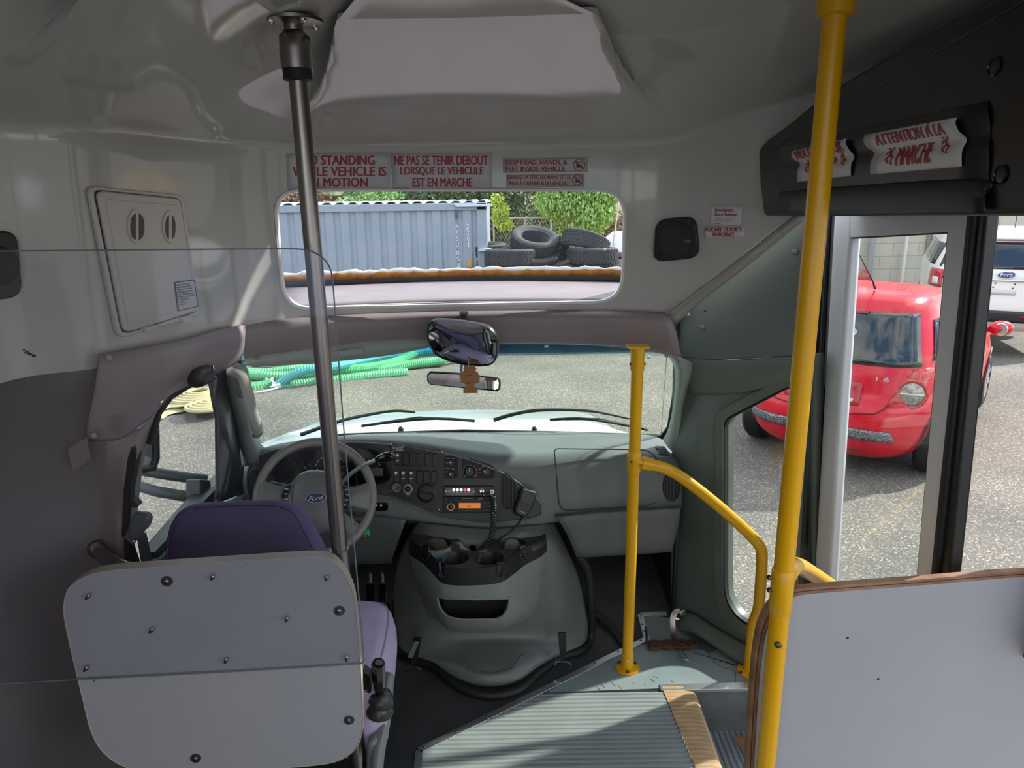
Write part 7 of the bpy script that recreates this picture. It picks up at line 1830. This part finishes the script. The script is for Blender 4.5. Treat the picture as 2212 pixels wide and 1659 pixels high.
van = Car([(.3, -.3, 4, .85), (.6, -.4, 4.1, .92), (1.0, -.35, 4.0, .92), (1.25, -.2, 3.4, .86), (1.6, 0, 2.6, .72), (1.75, .2, 2.2, .62)], PY(1440, 590, 13) + Vector((0, 0, -1.10)), math.radians(95))
wv_ = thing('white_van', 'white vehicle just showing at the right edge of the long window', 'car', van.W(0, 1, 0))
van.body(mat('white_van_paint', 'e4e6e8', .3), wv_, .3, 1.75)
for s in (True, False): van.patch(lambda u, v, s=s: van.at_y(.3 + 1.8 * u, 1.12 + .34 * v, .01, s), 'side_window', CGL, wv_, 6, 4)
van.patch(lambda u, v: van.at_x(-.6 + 1.2 * u, 1.15 + .35 * v, .01), 'rear_window', CGL, wv_, 6, 4)

# ================================================================== block wall beyond the cars
def blockmat():
    m = bpy.data.materials.new('painted_block'); m.use_nodes = True
    t = m.node_tree; b = t.nodes['Principled BSDF']; b.inputs['Roughness'].default_value = .8
    br_ = t.nodes.new('ShaderNodeTexBrick'); co = t.nodes.new('ShaderNodeTexCoord'); mp = t.nodes.new('ShaderNodeMapping')
    mp.inputs['Rotation'].default_value = (math.pi / 2, 0, 0)
    br_.inputs['Scale'].default_value = 1.0; br_.inputs['Brick Width'].default_value = .62; br_.inputs['Row Height'].default_value = .31; br_.inputs['Mortar Size'].default_value = .008
    br_.inputs['Color1'].default_value = lin('c3bfb0'); br_.inputs['Color2'].default_value = lin('bcb8aa'); br_.inputs['Mortar'].default_value = lin('a09c90')
    t.links.new(co.outputs['Object'], mp.inputs['Vector']); t.links.new(mp.outputs['Vector'], br_.inputs['Vector']); t.links.new(br_.outputs['Color'], b.inputs['Base Color'])
    return m
bw = MB().box((9.5, 17.6, 2.0), (11.5, .3, 5.6)).build('wall_block_building', blockmat(), None, 0); struct(bw)
for x0, x1, c, lb_ in ((1874, 1886, '9a9a98', 'grey steel post against the pale block wall'), (1950, 1957, 'd8d6d0', 'white pipe running up the pale block wall'), (2010, 2018, 'e4e2dc', 'white pipe beside the dark gap in the block wall')):
    p_ = PY((x0 + x1) / 2, 560, 17.3)
    w_ = (x1 - x0) / F * 17.5
    o = MB().tube([Vector((p_.x, 17.3, -1.1)), Vector((p_.x, 17.3, 4.6))], w_ / 2, 10).build('wall_pipe', mat('pipe_paint', c, .5), None, 60); tag(o, lb_, 'pipe', 'wall pipes')
p0, p1 = PY(2000, 560, 17.35), PY(2040, 560, 17.35)
o = MB().prism([Vector((p0.x, 17.40, -1.1)), Vector((p1.x, 17.40, -1.1)), Vector((p1.x, 17.40, 4.6)), Vector((p0.x, 17.40, 4.6))], (0, .04, 0)).build('trim_10', mat('pebble_dash_strip', '6e6c68', .9, col2='a8a49c', nscale=30, namt=.4), None, 0); struct(o)
rb_ = thing('red_cylinder', 'small red capped cylinder in front of the block wall', 'bollard', PY(1863, 620, 15.8))
q = PY(1863, 612, 15.8); q.z = -1.1; ztop = PY(1863, 600, 15.8).z
MB().lathe([(.15, 0), (.15, ztop - q.z), (.165, ztop - q.z), (.165, ztop - q.z + .05), (.06, ztop - q.z + .07)], q, (0, 0, 1), 20).build('body', mat('faded_red', 'd0504e', .5), rb_, 40)
MB().tube([Vector((q.x + .05 * math.cos(a), q.y, ztop + .11 + .06 * math.sin(a))) for a in [2 * math.pi * k / 16 for k in range(16)]], .02, 8, closed=True).build('ring_handle', mat('faded_red', 'd0504e', .5), rb_, 60)

# ================================================================== garden beyond the lot: fence, trees, house, hedge
LF = {}
def leaf_tree(name, label, cat, base_, trunk_h, blobs, m, n, lsz, trunk_r=.12, lean=0, droop=.3, seed=1, group='trees beyond the lot'):
    """trunk with limbs and a crown of many separate leaves in clusters"""
    random.seed(seed)
    t = thing(name, label, cat, base_, group)
    b = Vector(base_); tb = MB(); topp = b + Vector((lean, 0, trunk_h))
    if trunk_r:
        tb.tube([b, b.lerp(topp, .5) + Vector((.06, 0, 0)), topp], [trunk_r, trunk_r * .8, trunk_r * .55], 8)
        for (c, r) in blobs[:6]:
            tb.tube([topp - Vector((0, 0, trunk_h * .25)), topp.lerp(b + Vector(c), .5) + Vector((0, 0, .1)), b + Vector(c)], [trunk_r * .5, trunk_r * .35, trunk_r * .15], 6)
        tb.build('trunk', mat('grey_brown_bark', '5b4f46', .9, col2='6e6258', nscale=12), t, 60)
    mb = MB(); tot = sum(r[0] * r[1] * r[2] for c, r in blobs)
    for c, r in blobs:
        for _ in range(int(n * r[0] * r[1] * r[2] / tot)):
            u = Vector((random.gauss(0, 1), random.gauss(0, 1), random.gauss(0, 1))).normalized() * (random.random() ** .4)
            p = b + Vector(c) + Vector((u.x * r[0], u.y * r[1], u.z * r[2]))
            d = Vector((random.uniform(-1, 1), random.uniform(-1, 1), random.uniform(-1, 1) - droop * 2)).normalized()
            s = d.cross(Vector((random.uniform(-1, 1), random.uniform(-1, 1), random.uniform(-1, 1)))).normalized()
            L = lsz * random.uniform(.7, 1.3); w_ = L * .28
            k = d.cross(s) * L * .12
            mb.add([p, p + d * L * .5 + s * w_ + k, p + d * L, p + d * L * .5 - s * w_ + k], [(0, 1, 2), (0, 2, 3)])
    f_ = mb.build('foliage', m, t, 0)
    return t
LG = lambda a, b, n: mat(n, a, .6, col2=b, nscale=.9, namt=.5)
gy = lambda y: -1.1 + (y - 18) * .012
def base_at(x, Y): p = PY(x, 430, Y); return (p.x, Y, gy(Y))
leaf_tree('young_tree', 'bright green willow leaved tree behind the tyre pile', 'tree', base_at(1235, 22), 2.2, [((-.3, 0, 2.5), (.8, .7, .7)), ((.5, 0, 2.2), (.8, .7, .8)), ((.9, 0, 3.0), (.7, .7, .7)), ((-.1, 0, 3.4), (.9, .8, .8)), ((.2, 0, 1.7), (.6, .6, .5))], LG('84b25c', 'a8cc78', 'bright_willow_leaves'), 15000, .13, .04, .1, .6, 2)
leaf_tree('young_tree', 'small yellow green sapling beside the container end', 'tree', base_at(1080, 21), 1.8, [((0, 0, 2.15), (.26, .25, .33)), ((.1, 0, 1.85), (.28, .25, .2)), ((-.08, 0, 2.5), (.18, .2, .2))], LG('9dc24e', 'c2cf5e', 'yellow_green_leaves'), 1500, .09, .025, 0, .3, 3)
leaf_tree('tall_tree', 'grey trunked tree with dark spreading crown behind the chain link fence', 'tree', base_at(1116, 32), 2.3, [((-.9, 0, 3.1), (1.2, 1, .8)), ((.7, 0, 3.2), (1.3, 1, .8)), ((-1.7, 0, 2.6), (.6, .6, .5)), ((.2, 0, 4.2), (1.8, 1.2, 1.0))], LG('55683a', '8f8a3e', 'dark_autumn_leaves'), 7000, .16, .26, .1, .2, 4)
leaf_tree('dense_hedge', 'dense dark green hedge above the middle of the container', 'hedge', base_at(960, 30), .1, [((-2.5, 0, 1.9), (2, 1, 1.2)), ((0, 0, 2.2), (2, 1, 1.4)), ((2.2, 0, 2.0), (1.6, 1, 1.4)), ((1.2, 0, 1.0), (2.6, 1, 1.0))], LG('3f5c3a', '547048', 'dark_hedge_leaves'), 9000, .2, 0, 0, .1, 5, 'hedges beyond the lot')
leaf_tree('dense_hedge', 'dark bushy hedge behind the small sapling by the fence', 'hedge', base_at(1068, 36), .1, [((0, 0, 1.4), (1.2, .8, 1.6)), ((-1.0, 0, 2.6), (1.2, .8, 1.2)), ((2.8, 0, 1.2), (1.1, .8, 1.0)), ((1.4, 0, .6), (2.0, .7, .5))], LG('3c5836', '4f6a42', 'dark_hedge_leaves'), 6500, .18, 0, 0, .1, 6, 'hedges beyond the lot')
leaf_tree('leafy_bush', 'light green bush over the container roof beside the pole', 'bush', base_at(780, 24), .1, [((-.4, 0, 2.3), (.5, .4, .4)), ((.3, 0, 2.4), (.5, .4, .5)), ((1.0, 0, 2.5), (.4, .4, .4)), ((.3, 0, 1.6), (1.2, .5, .8))], LG('79ac62', '94bd78', 'pale_bush_leaves'), 3600, .13, 0, 0, .1, 7, 'bushes beyond the lot')
leaf_tree('leafy_bush', 'brownish bush over the left end of the container', 'bush', base_at(615, 26), .1, [((0, 0, 2.2), (.9, .5, .6)), ((.8, 0, 2.5), (.8, .5, .5)), ((.2, 0, 1.3), (1.3, .5, 1.0))], LG('7a5f55', '6f6a50', 'brown_bush_leaves'), 1500, .2, 0, 0, .1, 8, 'bushes beyond the lot')
leaf_tree('leafy_bush', 'dry brown bush to the right of the willow leaved tree', 'bush', base_at(1322, 27), .1, [((-.4, 0, 1.2), (.7, .5, .5)), ((.4, 0, 1.3), (.8, .5, .6)), ((.3, 0, .5), (1.2, .6, .5))], LG('86735c', '9b8a6a', 'dry_bush_leaves'), 1800, .2, 0, 0, .1, 9, 'bushes beyond the lot')
leaf_tree('leafy_bush', 'low green bush at the foot of the house behind the fence', 'bush', base_at(1165, 34), .1, [((-.8, 0, .5), (.8, .5, .45)), ((.4, 0, .6), (.9, .5, .5)), ((1.4, 0, .5), (.8, .5, .45))], LG('5d7d48', '7c9650', 'low_bush_leaves'), 1700, .2, 0, 0, .1, 10, 'bushes beyond the lot')
# wooden fence and shed roofs along the back
wf = thing('board_fence', 'brown board fence beyond the left part of the container', 'fence', base_at(700, 34))
p0, p1 = PY(560, 430, 34), PY(900, 430, 34)
MB().prism([Vector((p0.x, 34, -1)), Vector((p1.x, 34, -1)), Vector((p1.x, 34, PY(700, 424, 34).z)), Vector((p0.x, 34, PY(700, 424, 34).z))], (0, .08, 0)).build('boards', mat('brown_boards', '6a5040', .8, col2='54402f', nscale=8, stretch=(6, 1, .4)), wf, 0)
MB().box(((p0.x + p1.x) / 2, 33.96, PY(700, 425, 34).z), (p1.x - p0.x, .12, .10)).build('top_board', mat('dark_boards', '4a3a30', .8), wf, 0)
gf = thing('board_fence', 'grey board fence behind the right side of the willow leaved tree', 'fence', base_at(1310, 40))
p0, p1 = PY(1262, 430, 40), PY(1330, 430, 40)
MB().prism([Vector((p0.x, 40, -1)), Vector((p1.x, 40, -1)), Vector((p1.x, 40, 2.6)), Vector((p0.x, 40, 2.6))], (0, .1, 0)).build('boards', mat('grey_boards', '7d7d80', .8, col2='6c6c70', nscale=8, stretch=(6, 1, .4)), gf, 0)
yb = MB().box((PY(1345, 430, 46).x, 46, 2), (4.5, .3, 6)).build('yellow_building', mat('pale_yellow_wall', 'c9c4a4', .8), None, 0); tag(yb, 'pale yellow building wall at the right edge of the long window', 'building')
# house with porch
hs_ = thing('house', 'white and brick house with tall windows behind the fence', 'house', base_at(1170, 46))
def hp(x, y): return PY(x, y, 46)
def hbox(x0, y0, x1, y1, d, nm, m, dy=0):
    a, b = hp(x0, y1), hp(x1, y0)
    return MB().box(((a.x + b.x) / 2, 46 + d / 2 + dy, (a.z + b.z) / 2), (b.x - a.x, d, b.z - a.z)).build(nm, m, hs_, 0)
HW = mat('house_white', 'd6d8d8', .7)
hbox(1128, 436, 1205, 482, 3, 'wall', HW)
hbox(1176, 442, 1195, 476, .2, 'brick_panel', mat('house_brick', 'a8664e', .8), -.2)
for x0, x1 in ((1152, 1161), (1164, 1176)): 
    w_ = hbox(x0, 443, x1, 470, .1, 'window', mat('house_window', '5f6f72', .2), -.12)
hbox(1139, 456, 1150, 462, .1, 'window', mat('house_window', '5f6f72', .2), -.12)
hbox(1120, 424, 1200, 442, 3.6, 'roof', mat('house_roof', 'e2e2e0', .6), -.5)
for x in (1152, 1162, 1176): hbox(x - 1, 440, x + 1, 478, .15, 'porch_post', HW, -1)
MB().grid([[hp(1175, 426) + Vector((0, -1.2, 0)), hp(1210, 444) + Vector((0, -1.2, 0))], [hp(1175, 424), hp(1212, 442)]]).build('eave', mat('dark_eave', '3c3c3c', .6), hs_, 0, solid=.1)
# shed roof pale over the container
sh_ = MB().prism([PY(904, 421, 30), PY(944, 421, 30), PY(940, 424, 30), PY(908, 424, 30)], (0, .8, 0)).build('sign_board', mat('pale_board', 'dfe3e6', .5), None, 0); tag(sh_, 'pale board on a post above the middle of the container', 'board')
MB().tube([PY(898, 419, 30), PY(899, 450, 30)], .06, 8).build('post', mat('brown_post', '8a6a50', .8), sh_, 60)
# chain-link fence
cf = thing('chain_link_fence', 'chain link fence with steel rails behind the sapling', 'fence', base_at(1130, 25))
fz = PY(1120, 471, 25).z; xa, xb_ = PY(1046, 471, 25).x, PY(1200, 471, 25).x
MB().tube([Vector((xa, 25, fz)), Vector((xb_, 25, fz))], .03, 8).build('top_rail', mat('galvanised', 'a9acac', .4, .7), cf, 60)
for x in (1066, 1133, 1190):
    MB().tube([Vector((PY(x, 480, 25).x, 25, gy(25))), Vector((PY(x, 480, 25).x, 25, fz))], .03, 8).build('post', mat('galvanised', 'a9acac', .4, .7), cf, 60)
mb = MB(); x = xa
while x < xb_ - .9:
    for s in (0, 1):
        a = Vector((x + (0 if s == 0 else 1.15), 25, gy(25))); b = Vector((x + (1.15 if s == 0 else 0), 25, fz))
        d = (b - a); nrm = Vector((d.z, 0, -d.x)).normalized() * .006
        mb.add([a - nrm, a + nrm, b + nrm, b - nrm], [(0, 1, 2, 3)])
    x += .11
mb.build('mesh', mat('galvanised', 'a9acac', .4, .7), cf, 0)
# low planting strip
leaf_tree('grass_clump', 'bright green weeds behind the tyres left of the leaning tyre', 'weeds', base_at(1085, 17.5), .1, [((-.2, 0, .35), (.5, .3, .3)), ((.5, 0, .4), (.6, .3, .3)), ((1.1, 0, .3), (.5, .3, .3))], LG('7fae50', '9ab75a', 'weed_leaves'), 900, .18, 0, 0, -.3, 11, 'weeds')
random.seed(21)
for x in (1222, 1238, 1248):
    p = PY(x, 520, 21.6); o = MB().tube([Vector((p.x, 21.6, gy(21.6))), Vector((p.x + .02, 21.6, PY(x, 470, 21.6).z))], .03, 6).build('garden_stake', mat('stake_wood', '9a7a58', .8), None, 60)
    tag(o, {1222: 'leftmost thin stake', 1238: 'middle thin stake', 1248: 'rightmost thin stake'}[x] + ' of three under the willow leaved tree', 'stake', 'garden stakes')
# crowd barrier and pole by the white van
cb = thing('wire_barrier', 'grey wire barrier between the tyres and the white vehicle', 'barrier', PY(1325, 560, 14.5))
MB().tube([PY(1298, 520, 14.5), PY(1350, 518, 14.5)], .025, 8).build('top_rail', M_['alu'], cb, 60)
MB().tube([PY(1298, 528, 14.5), PY(1350, 526, 14.5)], .012, 8).build('rail', M_['alu'], cb, 60)
for k in range(12): MB().tube([PY(1300 + k * 4, 520, 14.5), PY(1301 + k * 4, 570, 14.5)], .008, 6).build('bar', M_['alu'], cb, 60)
po_ = MB().tube([PY(1338, 428, 14), PY(1324, 530, 14)], .012, 6).build('leaning_rod', mat('pale_rod', 'c6c2b8', .5), None, 60); tag(po_, 'thin pale rod leaning near the right edge of the long window', 'rod')

# distant trees closing the view
random.seed(31); mb = MB()
for k in range(46):
    x = -34 + k * 1.7; r = random.uniform(2.0, 3.4)
    mb.ball((x, 62 + random.uniform(-3, 3), random.uniform(.2, 1.6)), (r, r * .8, r * random.uniform(.9, 1.2)), 12, 8)
for v_ in mb.v: v_ += Vector((random.uniform(-.25, .25), random.uniform(-.25, .25), random.uniform(-.25, .25)))
o = mb.build('distant_trees', LG('55684a', '7a8560', 'distant_leaves'), None, 0); stuff(o, 'distant band of trees closing the view beyond the house', 'trees')
